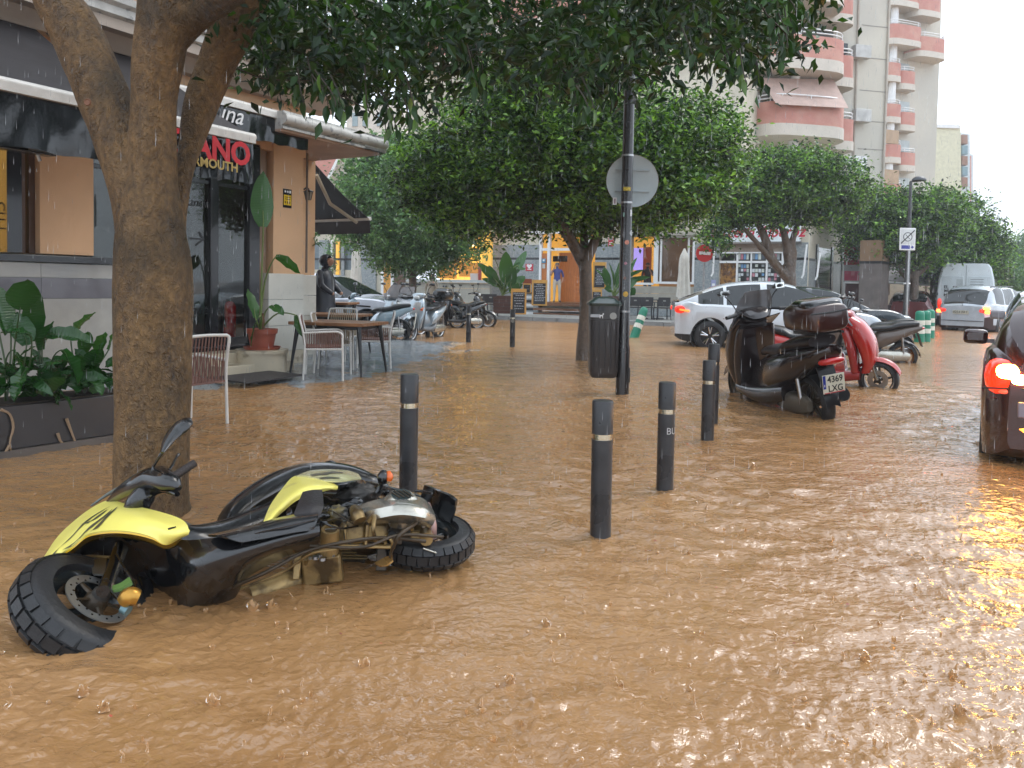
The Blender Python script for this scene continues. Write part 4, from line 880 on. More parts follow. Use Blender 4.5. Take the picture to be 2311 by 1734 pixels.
def rough_trunk(name, paths, mt, parent, n=22, amp=.03, seed=1, res=.035, closed=True):
    """paths: list of [(point, radius)...] -> one remeshed continuous wood surface"""
    m = MB()
    for pth in paths:
        m.tube([p for p, r in pth], [r for p, r in pth], n, sub=8)
    o = m.build(name, mt, parent, True, smooth=180)
    md = o.modifiers.new('r', 'REMESH'); md.mode = 'VOXEL'; md.voxel_size = res; md.use_smooth_shade = True
    dg = bpy.context.evaluated_depsgraph_get(); me = bpy.data.meshes.new_from_object(o.evaluated_get(dg)); o.modifiers.clear(); o.data = me; me.materials.clear(); me.materials.append(mt)
    from mathutils import noise
    co = np.zeros(len(me.vertices) * 3, np.float32); me.vertices.foreach_get('co', co); co = co.reshape(-1, 3); no = np.zeros(len(me.vertices) * 3, np.float32); me.vertices.foreach_get('normal', no); no = no.reshape(-1, 3)
    for i in range(len(co)):
        p = Vector(co[i]); q = Vector((p.x * 4, p.y * 4, p.z * 1.2)) + Vector((seed, 0, 0))
        d = noise.noise(q) * amp + noise.noise(q * 3.1) * amp * .45
        co[i] += no[i] * d
    me.vertices.foreach_set('co', co.ravel()); me.shade_smooth(); me.update(); return o
def leafcloud(name, cen, size, mt, parent, droop=.0, aspect=.5, quad=True, world=True, up=.55):
    n = len(cen); cen = np.asarray(cen)
    ax = rng.normal(size=(n, 3)); ax[:, 2] = ax[:, 2] * .6 - droop; ax /= np.linalg.norm(ax, axis=1, keepdims=True)
    nr = rng.normal(size=(n, 3)); nr[:, 2] = np.abs(nr[:, 2]) + up; b = np.cross(ax, nr); b /= np.linalg.norm(b, axis=1, keepdims=True); nr = np.cross(b, ax)
    L = (size * rng.uniform(.65, 1.25, n))[:, None]; Wd = L * aspect * .5
    p0 = cen; p1 = cen + ax * L * .45 + b * Wd + nr * L * .06; p2 = cen + ax * L - nr * L * .08; p3 = cen + ax * L * .45 - b * Wd + nr * L * .06
    v = np.stack([p0, p1, p2, p3], 1).reshape(-1, 3); k = np.arange(n)[:, None] * 4
    f = k + np.array([[0, 1, 2, 3]])
    if not quad: f = np.vstack([k + np.array([[0, 1, 2]]), k + np.array([[0, 2, 3]])])
    return objm(name, npmesh(name, v, f, mt), parent, world)
def crown_points(blobs, n, clump=.34, per=34, shell=.62, flat=.0):
    """blobs: (centre, (rx,ry,rz)); clumps scattered mostly near the surface of the union"""
    out = []; vol = np.array([b[1][0] * b[1][1] * b[1][2] for b in blobs]) ** .67; vol /= vol.sum()
    for (c, r), wgt in zip(blobs, vol):
        k = max(4, int(n * wgt / per)); d = rng.normal(size=(k, 3)); d /= np.linalg.norm(d, axis=1, keepdims=True)
        rad = np.where(rng.random(k) < shell, rng.uniform(.82, 1.04, k), rng.uniform(.2, .85, k))
        cc = np.array(c) + d * rad[:, None] * np.array(r)
        pp = cc[:, None, :] + rng.normal(size=(k, per, 3)) * clump * rng.uniform(.35, 1.0, (k, 1, 1)) * np.array([1, 1, .7]); out.append(pp.reshape(-1, 3))
    return np.vstack(out)
L_dark = leafmat('ficus_leaf_dark', (.020, .055, .022), (.055, .13, .03), .3, .2)
L_mid = leafmat('ficus_leaf', (.010, .042, .014), (.17, .31, .045), .3, .22, .85, .5, 2.4)  # strong clump contrast: new growth plus sunlit highlights painted into the green
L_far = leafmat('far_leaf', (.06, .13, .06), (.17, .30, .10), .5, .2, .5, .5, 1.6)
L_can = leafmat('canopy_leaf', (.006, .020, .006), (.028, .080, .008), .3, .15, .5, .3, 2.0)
def tree(label, base, tz, trad, limbs, blobs, n, size, lm, cat='tree', clump=.34, droop=.1, res=.04, per=34):
    t = thing('ficus_tree', label, cat, base)
    b = Vector(base); top = b + Vector((0, 0, tz))
    paths = [[(b + Vector((0, 0, -.35)), trad * 1.15), (b + Vector((.0, 0, .3)), trad), (b + (top - b) * .6 + Vector((trad * .3, 0, 0)), trad * .92), (top, trad * 1.0)]]
    for l in limbs: paths.append([(top - Vector((0, 0, trad)), trad * .75)] + [(Vector(p), r) for p, r in l])
    rough_trunk('trunk', paths, M_barkf, t, 12, trad * .12, res=res)
    leafcloud('crown', crown_points(blobs, n, clump, per), size, lm, t, droop)
    return t
def blobpx(px, py, d, rx, rz, ry=None): c = P(px, py, d); k = d / FPX; return ((c.x, c.y, c.z), (rx * k, (ry or rx) * k, rz * k))
# middle tree
b = G(1315, 813); d = b.y
tree('round dark green tree in the middle behind the litter bin', b, P(1317, 590, d).z, .125,
     [[(P(1300, 560, d), .1), (P(1268, 500, d - .3), .075), (P(1225, 430, d - .6), .05)], [(P(1335, 560, d), .1), (P(1365, 500, d + .2), .07), (P(1385, 430, d + .3), .05)], [(P(1318, 540, d + .3), .08), (P(1315, 480, d + .6), .06), (P(1330, 400, d + .6), .04)], [(P(1260, 510, d), .05), (P(1200, 470, d - .4), .035)]],
     [blobpx(1130, 380, d - .3, 215, 150, 260), blobpx(1300, 330, d, 220, 190, 300), blobpx(1470, 370, d + .2, 180, 150, 240), blobpx(1200, 235, d, 150, 110, 200), blobpx(1010, 400, d, 110, 110, 140), blobpx(1400, 440, d, 190, 85, 260), blobpx(1100, 470, d - .2, 130, 62, 160), blobpx(1580, 330, d + .5, 100, 100, 120), blobpx(1560, 420, d + .5, 80, 70, 100)], 105000, .10, L_mid, clump=.25)
# pale tree left of it, at the scooters
d = 25; b = G(928, 712, 0.1); b.y = 25; b = Vector((P(928, 700, 25).x, 25, 0))
tree('pale green tree standing behind the parked scooters at the corner bar', b, 1.9, .14,
     [[(P(935, 590, d), .09), (P(960, 540, d), .06), (P(990, 480, d), .04)], [(P(920, 590, d), .09), (P(890, 530, d), .06), (P(860, 480, d), .04)], [(P(930, 560, d + .3), .08), (P(930, 460, d), .05)]],
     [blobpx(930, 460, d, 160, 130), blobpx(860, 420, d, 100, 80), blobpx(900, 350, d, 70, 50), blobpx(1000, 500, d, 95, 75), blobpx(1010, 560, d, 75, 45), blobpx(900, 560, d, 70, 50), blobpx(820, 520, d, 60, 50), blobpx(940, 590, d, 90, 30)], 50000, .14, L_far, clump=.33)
d = 24; b = Vector((P(1780, 700, d).x, d, 0))
tree('bright green tree behind the white crossover, with forked trunk', b, P(1778, 620, d).z, .19,
     [[(P(1745, 590, d), .15), (P(1728, 540, d), .12), (P(1700, 490, d), .09), (P(1660, 455, d), .06)], [(P(1778, 580, d), .14), (P(1770, 530, d), .1), (P(1750, 480, d), .07)], [(P(1790, 575, d), .12), (P(1790, 540, d), .1), (P(1815, 470, d), .06)], [(P(1640, 480, d - .5), .04), (P(1600, 520, d - 1), .03)]],
     [blobpx(1740, 430, d, 150, 85), blobpx(1660, 430, d, 80, 70), blobpx(1860, 430, d, 100, 75), blobpx(1780, 385, d, 120, 50), blobpx(1700, 470, d, 90, 30), blobpx(1840, 468, d, 85, 34), blobpx(1640, 500, d, 50, 28), blobpx(1610, 525, d - 1, 30, 22), blobpx(1630, 545, d - 1, 24, 22)], 46000, .13, L_mid, clump=.28)
d = 31; b = Vector((P(2058, 700, d).x, d, 0))
tree('green street tree behind the parking sign, left of the van', b, 2.2, .2,
     [[(P(2040, 620, d), .12), (P(2000, 560, d), .08)], [(P(2070, 620, d), .12), (P(2110, 580, d), .09)], [(P(2058, 590, d), .12), (P(2060, 520, d), .07)]],
     [blobpx(2010, 500, d, 120, 72), blobpx(1950, 480, d, 70, 50), blobpx(2080, 480, d, 100, 60), blobpx(1990, 560, d, 85, 45), blobpx(2060, 560, d, 90, 50)], 30000, .16, L_mid, clump=.32)
d = 34; b = Vector((P(2105, 700, d).x, d, 0))
tree('green street tree directly behind the white van, end of the row', b, 2.2, .2,
     [[(P(2120, 600, d), .12), (P(2160, 560, d), .08)], [(P(2100, 600, d), .12), (P(2110, 540, d), .08)]],
     [blobpx(2140, 510, d, 90, 75), blobpx(2190, 560, d, 75, 70), blobpx(2150, 600, d, 95, 45), blobpx(2200, 620, d, 55, 38), blobpx(2225, 560, d, 38, 50)], 28000, .17, L_mid, clump=.34)
d = 75; b = Vector((P(2290, 700, d).x, d, 0))
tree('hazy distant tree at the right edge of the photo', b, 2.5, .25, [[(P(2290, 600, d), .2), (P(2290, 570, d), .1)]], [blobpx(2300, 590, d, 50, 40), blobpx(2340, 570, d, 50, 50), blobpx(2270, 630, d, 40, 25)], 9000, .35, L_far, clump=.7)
# ---------------- foreground tree
b = G(345, 1158); d = b.y
FT = thing('ficus_tree', 'thick wet brown foreground tree whose dark leafy crown overhangs the street', 'tree', b)
k = d / FPX
def tp(px, py, dd, wpx): return (P(px, py, d + dd), wpx / 2 * (d + dd) / FPX)
paths = [[tp(340, 1230, 0, 178), tp(342, 1120, 0, 162), tp(346, 950, 0, 160), tp(345, 800, 0, 164), tp(345, 640, 0, 168), tp(340, 520, 0, 150), tp(343, 400, 0, 112), tp(347, 300, -.02, 100), tp(350, 230, -.03, 96), tp(357, 150, -.05, 104), tp(372, 50, -.08, 112), tp(376, -20, -.1, 112), tp(385, -200, -.2, 120)],
         [tp(335, 700, .0, 120), tp(318, 480, .02, 118), tp(278, 330, .05, 112), tp(222, 190, .1, 112), tp(165, 60, .12, 108), tp(120, -30, .1, 96), tp(90, -260, 0, 95)],
         [tp(365, 760, .05, 110), tp(396, 540, .12, 44), tp(414, 400, .22, 38), tp(430, 330, .28, 50), tp(452, 240, .34, 74), tp(488, 150, .38, 84), tp(526, 60, .34, 94), tp(580, -40, .25, 80), tp(700, -200, .2, 70)],
         [tp(400, 90, .0, 60), tp(445, 40, -.1, 56), tp(520, -20, -.25, 66), tp(620, -90, -.4, 66)],
         [tp(345, 1250, .02, 200), tp(342, 1150, .0, 168)]]
rough_trunk('trunk', paths, M_bark, FT, 26, .012, res=.017)
for (x, y, w_, dd) in ((198, 231, 20, -.175),):
    m = MB(); c = P(x, y, d + dd + .03); m.lathe([(0, .004), (.011, .004), (.016, .008), (.020, .0)], c, 12, Matrix.Rotation(R(90), 3, 'X')); m.build('knot', mat('cut_wood', (.20, .09, .05), .6), FT, True)
# leafy crown: a real volume, lower edge drooping
low = np.array([(430, -60), (560, 110), (600, 190), (650, 205), (720, 215), (790, 225), (850, 245), (900, 262), (950, 225), (1000, 175), (1060, 160), (1120, 175), (1180, 150), (1240, 185), (1320, 215), (1400, 220), (1450, 190), (1500, 165), (1560, 160), (1640, 150), (1700, 185), (1740, 150), (1780, 90), (1800, 40), (1830, -60)], float)
def lowy(px): return np.interp(px, low[:, 0], low[:, 1])
cen = []; N1 = 1150
for i in range(N1):
    px = rng.uniform(480, 1800); dd = rng.uniform(4.2, 8.5); ly = lowy(px) - 22 - 34 * abs(math.sin(px * .021 + 1) + .7 * math.sin(px * .057)) - rng.exponential(50) - (0 if rng.random() < .45 else rng.uniform(0, 230)); q = P(px, ly, dd); cen.append(tuple(q))
cen = np.array(cen)
pts = (cen[:, None, :] + rng.normal(size=(len(cen), 20, 3)) * np.array([.17, .17, .11])).reshape(-1, 3)
# part of the crown above the frame, shading the street
n2 = 430; a = rng.uniform(0, 6.28, n2); r = np.sqrt(rng.random(n2)) * 4.6; c2 = np.stack([-.3 + r * np.cos(a), 5.0 + r * np.sin(a) * .95, 4.6 + 1.9 * rng.random(n2) * (1 - (r / 5.2) ** 2)], 1)
p2 = (c2[:, None, :] + rng.normal(size=(n2, 14, 3)) * np.array([.3, .3, .2])).reshape(-1, 3)
def inview_low(p):     # keep the space under the drooping edge free
    q = p - np.array([0, 0, CAMH]); px = 1155 + FPX * q[:, 0] / np.maximum(q[:, 1], .3); py = 645 - FPX * q[:, 2] / np.maximum(q[:, 1], .3); return (q[:, 1] > .3) & (py > np.interp(px, low[:, 0], low[:, 1], left=-400, right=-400) - 15)
p2 = p2[~inview_low(p2)]
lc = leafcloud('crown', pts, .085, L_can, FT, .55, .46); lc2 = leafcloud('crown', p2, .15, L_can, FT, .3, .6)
for o_ in (lc, lc2): pass
lc['kind'] = 'stuff'; lc2['kind'] = 'stuff'; lc.name = 'leaves'; lc2.name = 'leaves'
# the hanging leaves of the lower fringe: one object each, five shared shapes
def leaf_mesh(L=.09, Wd=.036, bend=.25, fold=.18, n=6):
    m = MB(); vs = []; 
    for i in range(n + 1):
        t = i / n; w_ = Wd * .5 * math.sin(math.pi * min(1, t * .97 + .03) ** .8) * (1 - .25 * t) + .0006; z = -bend * L * t * t
        x = L * t
        vs += [(x, -w_, z + w_ * fold * 2), (x, 0, z), (x, w_, z + w_ * fold * 2)]
    F = []
    for i in range(n): F += [(i * 3, i * 3 + 1, i * 3 + 4, i * 3 + 3), (i * 3 + 1, i * 3 + 2, i * 3 + 5, i * 3 + 4)]
    m.add(vs, F); return m
LM = [leaf_mesh(.075 + .006 * i, .036 + .002 * i, .1 + .09 * i, .1 + .06 * (i % 3)).mesh('leaf', L_can if i != 3 else L_mid, 180) for i in range(5)]
tw = 0; nleaf = 0; M_twig = mat('twig', (.03, .02, .012), .5)
tws = [(455 + i * 0, 0) for i in range(0)]
rt = random.Random(11)
twigs = []
for i in range(62):
    px = rt.choice([rt.uniform(560, 960), rt.uniform(960, 1500), rt.uniform(1560, 1800)]); y1 = float(lowy(px)) + rt.uniform(-5, 50) * (1 if px < 1500 else .5); dd = rt.uniform(4.0, 5.6)
    twigs.append(([P(px - rt.uniform(10, 50), y1 - rt.uniform(70, 110), dd), P(px - 8, y1 - 35, dd - .05), P(px, y1, dd - .05)], rt.randint(4, 6)))
twigs.append(([P(535, 155, 4.5), P(600, 178, 4.5), P(700, 182, 4.5), P(780, 170, 4.5)], 9))
twigs.append(([P(700, 182, 4.5), P(780, 220, 4.45), P(860, 270, 4.4), P(872, 300, 4.4)], 8))
m = MB()
for pts_, k_ in twigs:
    q = catmull(pts_, 5); m.tube(q, [.004 * (1 - .6 * i / len(q)) + .0008 for i in range(len(q))], 4, cap=False)
    for j in range(k_):
        if nleaf >= 300: break
        p = Vector(q[max(1, min(len(q) - 1, int((j + .8) / k_ * (len(q) - 1))))]); o = objm('leaf', LM[rt.randint(0, 4)], FT); o.location = p - FT.location + Vector((rt.uniform(-.012, .012), rt.uniform(-.012, .012), 0))
        yaw = rt.uniform(0, 6.28); o.rotation_euler = Euler((rt.uniform(-.9, .9), rt.uniform(.75, 1.45), yaw)); nleaf += 1
t_ = m.build('twigs', M_twig, FT, True); t_['kind'] = 'stuff'
# ---------------- dusky trees closing the street at the right
for (px, d, lb, bl) in ((2245, 48, 'dusky street tree behind the silver estate car, beyond the white van', [(2245, 610, 52, 38), (2275, 640, 45, 24), (2215, 640, 36, 24)]), (2330, 60, 'far street tree at the right edge above the parked cars', [(2335, 620, 55, 34), (2300, 645, 50, 20)])):
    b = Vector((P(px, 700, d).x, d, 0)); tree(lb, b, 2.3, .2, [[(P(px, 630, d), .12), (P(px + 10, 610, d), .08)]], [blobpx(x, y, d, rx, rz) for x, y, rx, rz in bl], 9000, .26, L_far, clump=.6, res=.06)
# ---------------- bollards
M_boll = mat('bollard_paint', (.030, .030, .032), .33, var=.35, vscale=7, bump=.08, bscale=60, rvar=.1)
M_brass = mat('steel_band', (.62, .58, .45), .18, 1, var=.1)
def bollard(px, py, ptop, label, r=.055, lean=0, group='dark bollards in the flood'):
    b = G(px, py); h = CAMH - (ptop - (py - (py - ptop)) ) * 0
    h = P(px, ptop, b.y).z
    t = thing('bollard', label, 'bollard', (b.x, b.y, 0), group=group, rot=(0, lean, 0))
    hb = h - .20 * (r / .055)
    m = MB(); m.lathe([(r, -.3), (r, hb - .004), (r - .006, hb - .004)], n=28); m.build('post', M_boll, t, smooth=50)
    m = MB(); m.lathe([(r - .004, hb - .006), (r - .004, hb + .028)], n=28); m.build('band', M_brass, t, smooth=50)
    m = MB(); m.lathe([(r - .006, hb + .026), (r + .0005, hb + .026), (r + .0005, h - .01), (r - .004, h - .002), (0, h)], n=28); m.build('cap', M_boll, t, smooth=50)
    return t
B0 = bollard(921, 1124, 844, 'dark bollard standing in the water just behind the fallen scooter')
B1 = bollard(1355, 1209, 903, 'nearest dark bollard in the middle foreground, standing in open water', lean=-.004)
B2 = bollard(1500, 1104, 862, 'dark bollard with a white BU sticker on its right side')
B3 = bollard(1596, 994, 813, 'dark bollard in front of another one, left of the black scooter')
B4 = bollard(1607, 955, 776, 'dark bollard mostly hidden behind another one left of the black scooter')
B5 = bollard(1156, 784, 698, 'distant dark bollard with a round sticker, in front of the menu boards', r=.055)
B6 = bollard(1057, 773, 690, 'distant dark bollard in front of the parked black scooters')
B7 = bollard(965, 760, 682, 'distant dark bollard in front of the silver scooters')
m = MB(); 
st = text('sticker', 'BUD', .062, M_wprint, B2, Matrix.Identity(4), depth=.0003)
for v in st.data.vertices:      # wrap round the post
    a = v.co.x / .057 + R(-28); zz = P(1510, 970, 5.0).z; v.co = Vector((.0562 * math.cos(a + R(-10)), .0562 * math.sin(a + R(-10)), .385 + v.co.y))
m = MB(); m.lathe([(0, .0), (.04, .0), (.04, .004), (0, .004)], (0, -.056, .56), 14, Matrix.Rotation(R(90), 3, 'X')); m.build('sticker', M_conc, B5)
# green and white flexible posts
M_green = mat('post_green', (.01, .19, .11), .3, var=.1); M_refl = mat('reflective_white', (.72, .70, .60), .4)
def gpost(loc, label, h=.80, r=.11, rot=None):
    t = thing('delineator_post', label, 'post', loc, rot=rot, group='green and white posts')
    z = 0; segs = [(-.25, .22, 0), (.22, .34, 1), (.34, .44, 0), (.44, .56, 1), (.56, .70, 0)]
    for a, b_, w_ in segs:
        k = h / .8; m = MB(); m.lathe([(r * (1.0 - .12 * a / .8), a * k), (r * (1.0 - .12 * b_ / .8), b_ * k)], n=20); m.build('white_band' if w_ else 'body', M_refl if w_ else M_green, t, smooth=50)
    m = MB(); m.lathe([(r * .9, .70 * h / .8), (r * .87, .76 * h / .8), (r * .6, .8 * h / .8), (0, .81 * h / .8)], n=20); m.build('top', M_green, t, smooth=50)
    return t
for (x, y, l) in ((2074, 772, 'leftmost of three green posts with white bands near the silver estate car'), (2088, 771, 'middle green post with white bands near the silver estate car'), (2098, 763, 'rightmost of three green posts with white bands near the silver estate car')):
    g = G(x, y); gpost((g.x, g.y, 0), l, .82, .13)
g = G(1440, 762); gp = gpost((g.x - .1, g.y, .02), 'toppled green post with white bands floating beside the black pole', .85, .12, rot=(R(-18), R(22), 0))
# ---------------- black lamp pole with the back of a round sign and the litter bin
b = G(1404, 890); PL_ = thing('street_pole', 'tall black pole with stickers carrying a round sign, right of the litter bin', 'pole', (b.x, b.y, 0)); d = b.y
M_pole = mat('pole_black', (.018, .016, .016), .25, var=.3, vscale=9, coat=.5)
m = MB(); m.lathe([(.082, -.3), (.082, .55), (.072, .62), (.068, 2.3), (.062, 6.5)], n=26); m.build('post', M_pole, PL_, smooth=50)
for y in (352, 458, 703, 830): 
    z = P(1412, y, d).z; m = MB(); m.lathe([(.071, z - .012), (.074, z - .012), (.074, z + .012), (.071, z + .012)], n=26); m.build('clamp', M_steel, PL_, smooth=50)
m = MB(); m.tube([(-.0, -.075, .15), (-.01, -.076, 1.0), (.0, -.073, 1.15)], .004, 5, sub=3); m.build('cable_tie', M_conc, PL_)
zb = P(1404, 846, d).z; m = MB(); m.box((.075, -.02, zb), (.02, .05, .18)); m.build('hatch', M_pole, PL_)
for (x, y, r_, c, lb) in ((1424, 527, .035, (.35, .37, .38), 0), (1413, 548, .028, (.6, .25, .18), 0), (1410, 595, .018, (.4, .2, .25), 0), (1410, 664, .033, (.55, .33, .05), 0), (1407, 566, .016, (.05, .05, .05), 0), (1408, 628, .018, (.2, .12, .1), 0)):
    q = P(x, y, d) - Vector((b.x, b.y, 0)); a = max(-.9, min(.9, (q.x) / .074)); ang = math.asin(a); m = MB()
    k = len(m.v); N = 14; vs = [(.0735 * math.sin(ang), -.0735 * math.cos(ang), q.z)]
    for j in range(N): g_ = 2 * math.pi * j / N; aa = ang + r_ * math.cos(g_) / .073; vs.append((.0735 * math.sin(aa), -.0735 * math.cos(aa), q.z + r_ * math.sin(g_)))
    m.add(vs, [(0, 1 + j, 1 + (j + 1) % N) for j in range(N)]); m.build('sticker', mat('sticker_%.2f' % c[0], c, .4, var=.35, vscale=40), PL_)
for (x, y, w_, h_, c) in ((1423, 482, .035, .08, (.6, .6, .6)), (1413, 428, .09, .045, (.5, .38, .05)), (1406, 486, .02, .05, (.3, .5, .45))):
    q = P(x, y, d) - Vector((b.x, b.y, 0)); a = max(-.85, min(.85, q.x / .074)); ang = math.asin(a); m = MB(); N = 6
    vs = [(.0735 * math.sin(ang + (i / N - .5) * w_ / .073), -.0735 * math.cos(ang + (i / N - .5) * w_ / .073), q.z + s_ * h_ / 2) for s_ in (-1, 1) for i in range(N + 1)]
    m.add(vs, [(i, i + 1, N + 2 + i, N + 1 + i) for i in range(N)]); m.build('sticker', mat('sticker_%.2f' % (c[0] + .011), c, .4, var=.5, vscale=60), PL_)
c = P(1427, 409, d + .12); RS = thing('round_sign', 'grey back of a round traffic sign clamped to the black pole', 'sign', c)
rs = 59 / FPX * d
m = MB(); m.lathe([(0, .0), (rs - .01, .0), (rs, .006), (rs, -.012), (rs - .012, -.012), (rs - .014, -.004), (0, -.004)], c, 48, Matrix.Rotation(R(90), 3, 'X') @ Matrix.Rotation(0, 3, 'Z')); m.build('disc', mat('sign_back_grey', (.42, .48, .49), .5, .0, var=.06), RS, True, smooth=40)
m = MB(); m.lathe([(rs + .001, -.014), (rs + .004, 0), (rs + .001, .008)], c, 48, Matrix.Rotation(R(90), 3, 'X')); m.build('rusty_rim', mat('rust_rim', (.16, .09, .06), .6), RS, True)
for zo in (.13, -.13):
    m = MB(); m.box(c + Vector((.0, -.012, zo)), (.42, .012, .012)); m.build('rail', mat('rail_grey', (.3, .33, .34), .4, .3), RS, True)
m = MB(); m.box(c + Vector((-.21, -.014, -.25)), (.05, .004, .09)); m.build('sticker', M_wprint, RS, True)
m = MB(); m.box(c + Vector((-.21, -.0165, -.25)), (.015, .002, .06)); m.build('sticker_print', mat('mauve', (.25, .15, .2), .5), RS, True)
# bin
d2 = d + .0; cx = P(1362, 760, d2); LBn = thing('litter_bin', 'dark grey plastic litter bin strapped to the black pole', 'bin', (cx.x, cx.y, .25))
zb, zt_ = P(1362, 851, d2).z, P(1362, 688, d2).z; hw = 33.5 / FPX * d2
M_bin = mat('bin_plastic', (.035, .032, .032), .33, var=.15, vscale=3, bump=.05, bscale=60, stretch=(1, 1, .3))
def rr(hw_, hd, z, n=24, p=5): return [(cx.x + hw_ * math.copysign(abs(math.cos(g)) ** (2 / p), math.cos(g)), cx.y + hd * math.copysign(abs(math.sin(g)) ** (2 / p), math.sin(g)), z) for g in [2 * math.pi * j / n for j in range(n)]]
def ringloft(rings, cap=True):
    m = MB(); n = len(rings[0]); m.v = [q for r in rings for q in r]
    for i in range(len(rings) - 1):
        for j in range(n): m.f.append((i * n + j, i * n + (j + 1) % n, (i + 1) * n + (j + 1) % n, (i + 1) * n + j)); m.m.append(0)
    if cap: m.f += [tuple(range(n))[::-1], tuple((len(rings) - 1) * n + j for j in range(n))]; m.m += [0, 0]
    return m
zs_ = zb + (zt_ - zb) * .80
ringloft([rr(hw * .80, .12, zb), rr(hw * .90, .14, zb + .03), rr(hw * .95, .155, zb + .08), rr(hw * .99, .165, zs_)]).build('container', M_bin, LBn, True, smooth=50)
ringloft([rr(hw * .99, .165, zs_ + .004), rr(hw * 1.0, .17, zt_)]).build('collar', mat('bin_collar', (.050, .050, .050), .35), LBn, True, smooth=50)
ringloft([rr(hw * 1.14, .20, zt_ - .01), rr(hw * 1.16, .21, zt_ + .02), rr(hw * .75, .12, zt_ + .075), rr(hw * .4, .06, zt_ + .10)]).build('lid', mat('bin_lid', (.035, .055, .050), .25, coat=.3), LBn, True, smooth=35)
for i in range(5):
    m = MB(); x = cx.x - hw * .8 + i * hw * .4; m.tube([(x, cx.y - .157, zb + .12), (x, cx.y - .163, zs_ - .03)], .008, 6); m.build('rib', M_bin, LBn, True)
m = MB(); m.box((cx.x - hw * .30, cx.y - .172, zt_ - .04), (.065, .012, .07)); m.build('slot', M_black, LBn, True)
m = MB(); m.lathe([(0, 0), (.042, 0), (.042, .006), (0, .006)], (cx.x + hw * .5, cx.y - .168, zt_ - .13), 20, Matrix.Rotation(R(90), 3, 'X')); m.build('round_sticker', M_conc, LBn, True)
m = MB(); m.box((cx.x - hw * .7, cx.y - .173, zt_ - .13), (.11, .004, .035)); m.build('white_sticker', mat('grey_print', (.4, .42, .44), .4), LBn, True)
# dog pictogram
m = MB(); dc = Vector((cx.x - hw * .28, cx.y - .173, zt_ - .13)); m.prism([(-.02, -.03), (-.015, -.03), (-.01, -.005), (.008, -.005), (.012, -.03), (.018, -.03), (.018, .01), (.03, .018), (.03, .026), (.018, .035), (.01, .012), (-.018, .012), (-.026, .022)], lambda a, b_, t: dc + Vector((a, -t, b_)), .002); m.build('dog_pictogram', M_wprint, LBn, True)
# ---------------- no-entry sign
def signpost(name, label, px, py, dd, ybase):
    t = thing(name, label, 'sign', (P(px, py, dd).x, dd, 0)); return t
dd = 25.5; c = P(1590, 572, dd); NE = signpost('no_entry_sign', 'round red no-entry sign on a post behind the white crossover', 1590, 572, dd, 0)
rn = 19.6 / FPX * dd; Mx = Matrix.Rotation(R(90), 3, 'X') @ Matrix.Rotation(R(4), 3, 'Y')
m = MB(); m.lathe([(0, 0), (rn, 0), (rn, -.02), (0, -.02)], c, 36, Mx); m.build('disc', mat('sign_red_face', (.55, .015, .012), .4), NE, True, smooth=40)
m = MB(); m.box(c + Vector((0, -.04, 0)), (rn * 1.3, .02, rn * .36), Matrix.Rotation(R(2.5), 3, 'Y')); m.build('white_bar', M_wprint, NE, True)
m = MB(); m.tube([(c.x + .01, c.y + .05, -.1), (c.x + .01, c.y + .05, c.z - rn * .6)], .035, 10); m.build('post', M_steel, NE, True)
# ---------------- end-of-zone parking sign and street lamp
dd = 25; c = P(2048, 540, dd); EZ = signpost('zone_sign', 'white rectangular end-of-parking-zone sign with a diagonal bar, in front of the right trees', 2048, 540, dd, 0); k = dd / FPX
m = MB(); m.box(c, (36 * k, .02, 50 * k)); m.build('plate', M_white, EZ, True, bevel=.03)
m = MB(); m.box(c + Vector((0, -.012, 5 * k)), (31 * k, .004, 34 * k)); m.box(c + Vector((0, -.014, 5 * k)), (30 * k, .004, 33 * k)); m.build('panel', mat('panel_white', (.6, .62, .62), .5), EZ, True)
m = MB(); m.lathe([(8.5 * k, -.002), (10.5 * k, -.002), (10.5 * k, .002), (8.5 * k, .002)], c + Vector((0, -.018, 5 * k)), 28, Matrix.Rotation(R(90), 3, 'X'), closed=True); m.build('ring_symbol', mat('sign_grey', (.14, .15, .16), .5), EZ, True)
m = MB(); m.box(c + Vector((0, -.017, 5 * k)), (14 * k, .002, 1.5 * k), Matrix.Rotation(R(45), 3, 'Y')); m.build('cross_bar', mat('sign_grey', (.14, .15, .16)), EZ, True)
m = MB(); m.box(c + Vector((0, -.022, 5 * k)), (42 * k, .003, 2.2 * k), Matrix.Rotation(R(-45), 3, 'Y')); m.build('diagonal_bar', M_black, EZ, True)
m = MB(); m.box(c + Vector((-4 * k, -.014, -18 * k)), (19 * k, .004, 8 * k)); m.build('blue_label', mat('label_blue', (.05, .06, .30), .5), EZ, True)
m = MB(); m.box(c + Vector((11 * k, -.014, -18 * k)), (5 * k, .004, 5 * k), Matrix.Rotation(R(-40), 3, 'Y')); m.build('blue_mark', mat('label_blue', (.05, .06, .30)), EZ, True)
m = MB(); m.tube([(c.x + .08, c.y + .05, -.1), (c.x + .08, c.y + .05, c.z + .3)], .035, 10); m.build('post', M_steel, EZ, True)
dd = 27; c = P(2052, 410, dd); SL = thing('street_lamp', 'black street lamp with a half-dome head above the right trees', 'lamp', (P(2044, 715, dd).x, dd, 0)); bx = P(2044, 715, dd).x
m = MB(); m.tube([(bx, dd, -.1), (bx, dd, 1.6), (bx, dd, c.z)], [.11, .09, .05], 12); m.tube([(bx - .01, dd, c.z), (bx + .35, dd, c.z + .03)], .03, 8); m.build('pole', M_pole, SL, True)
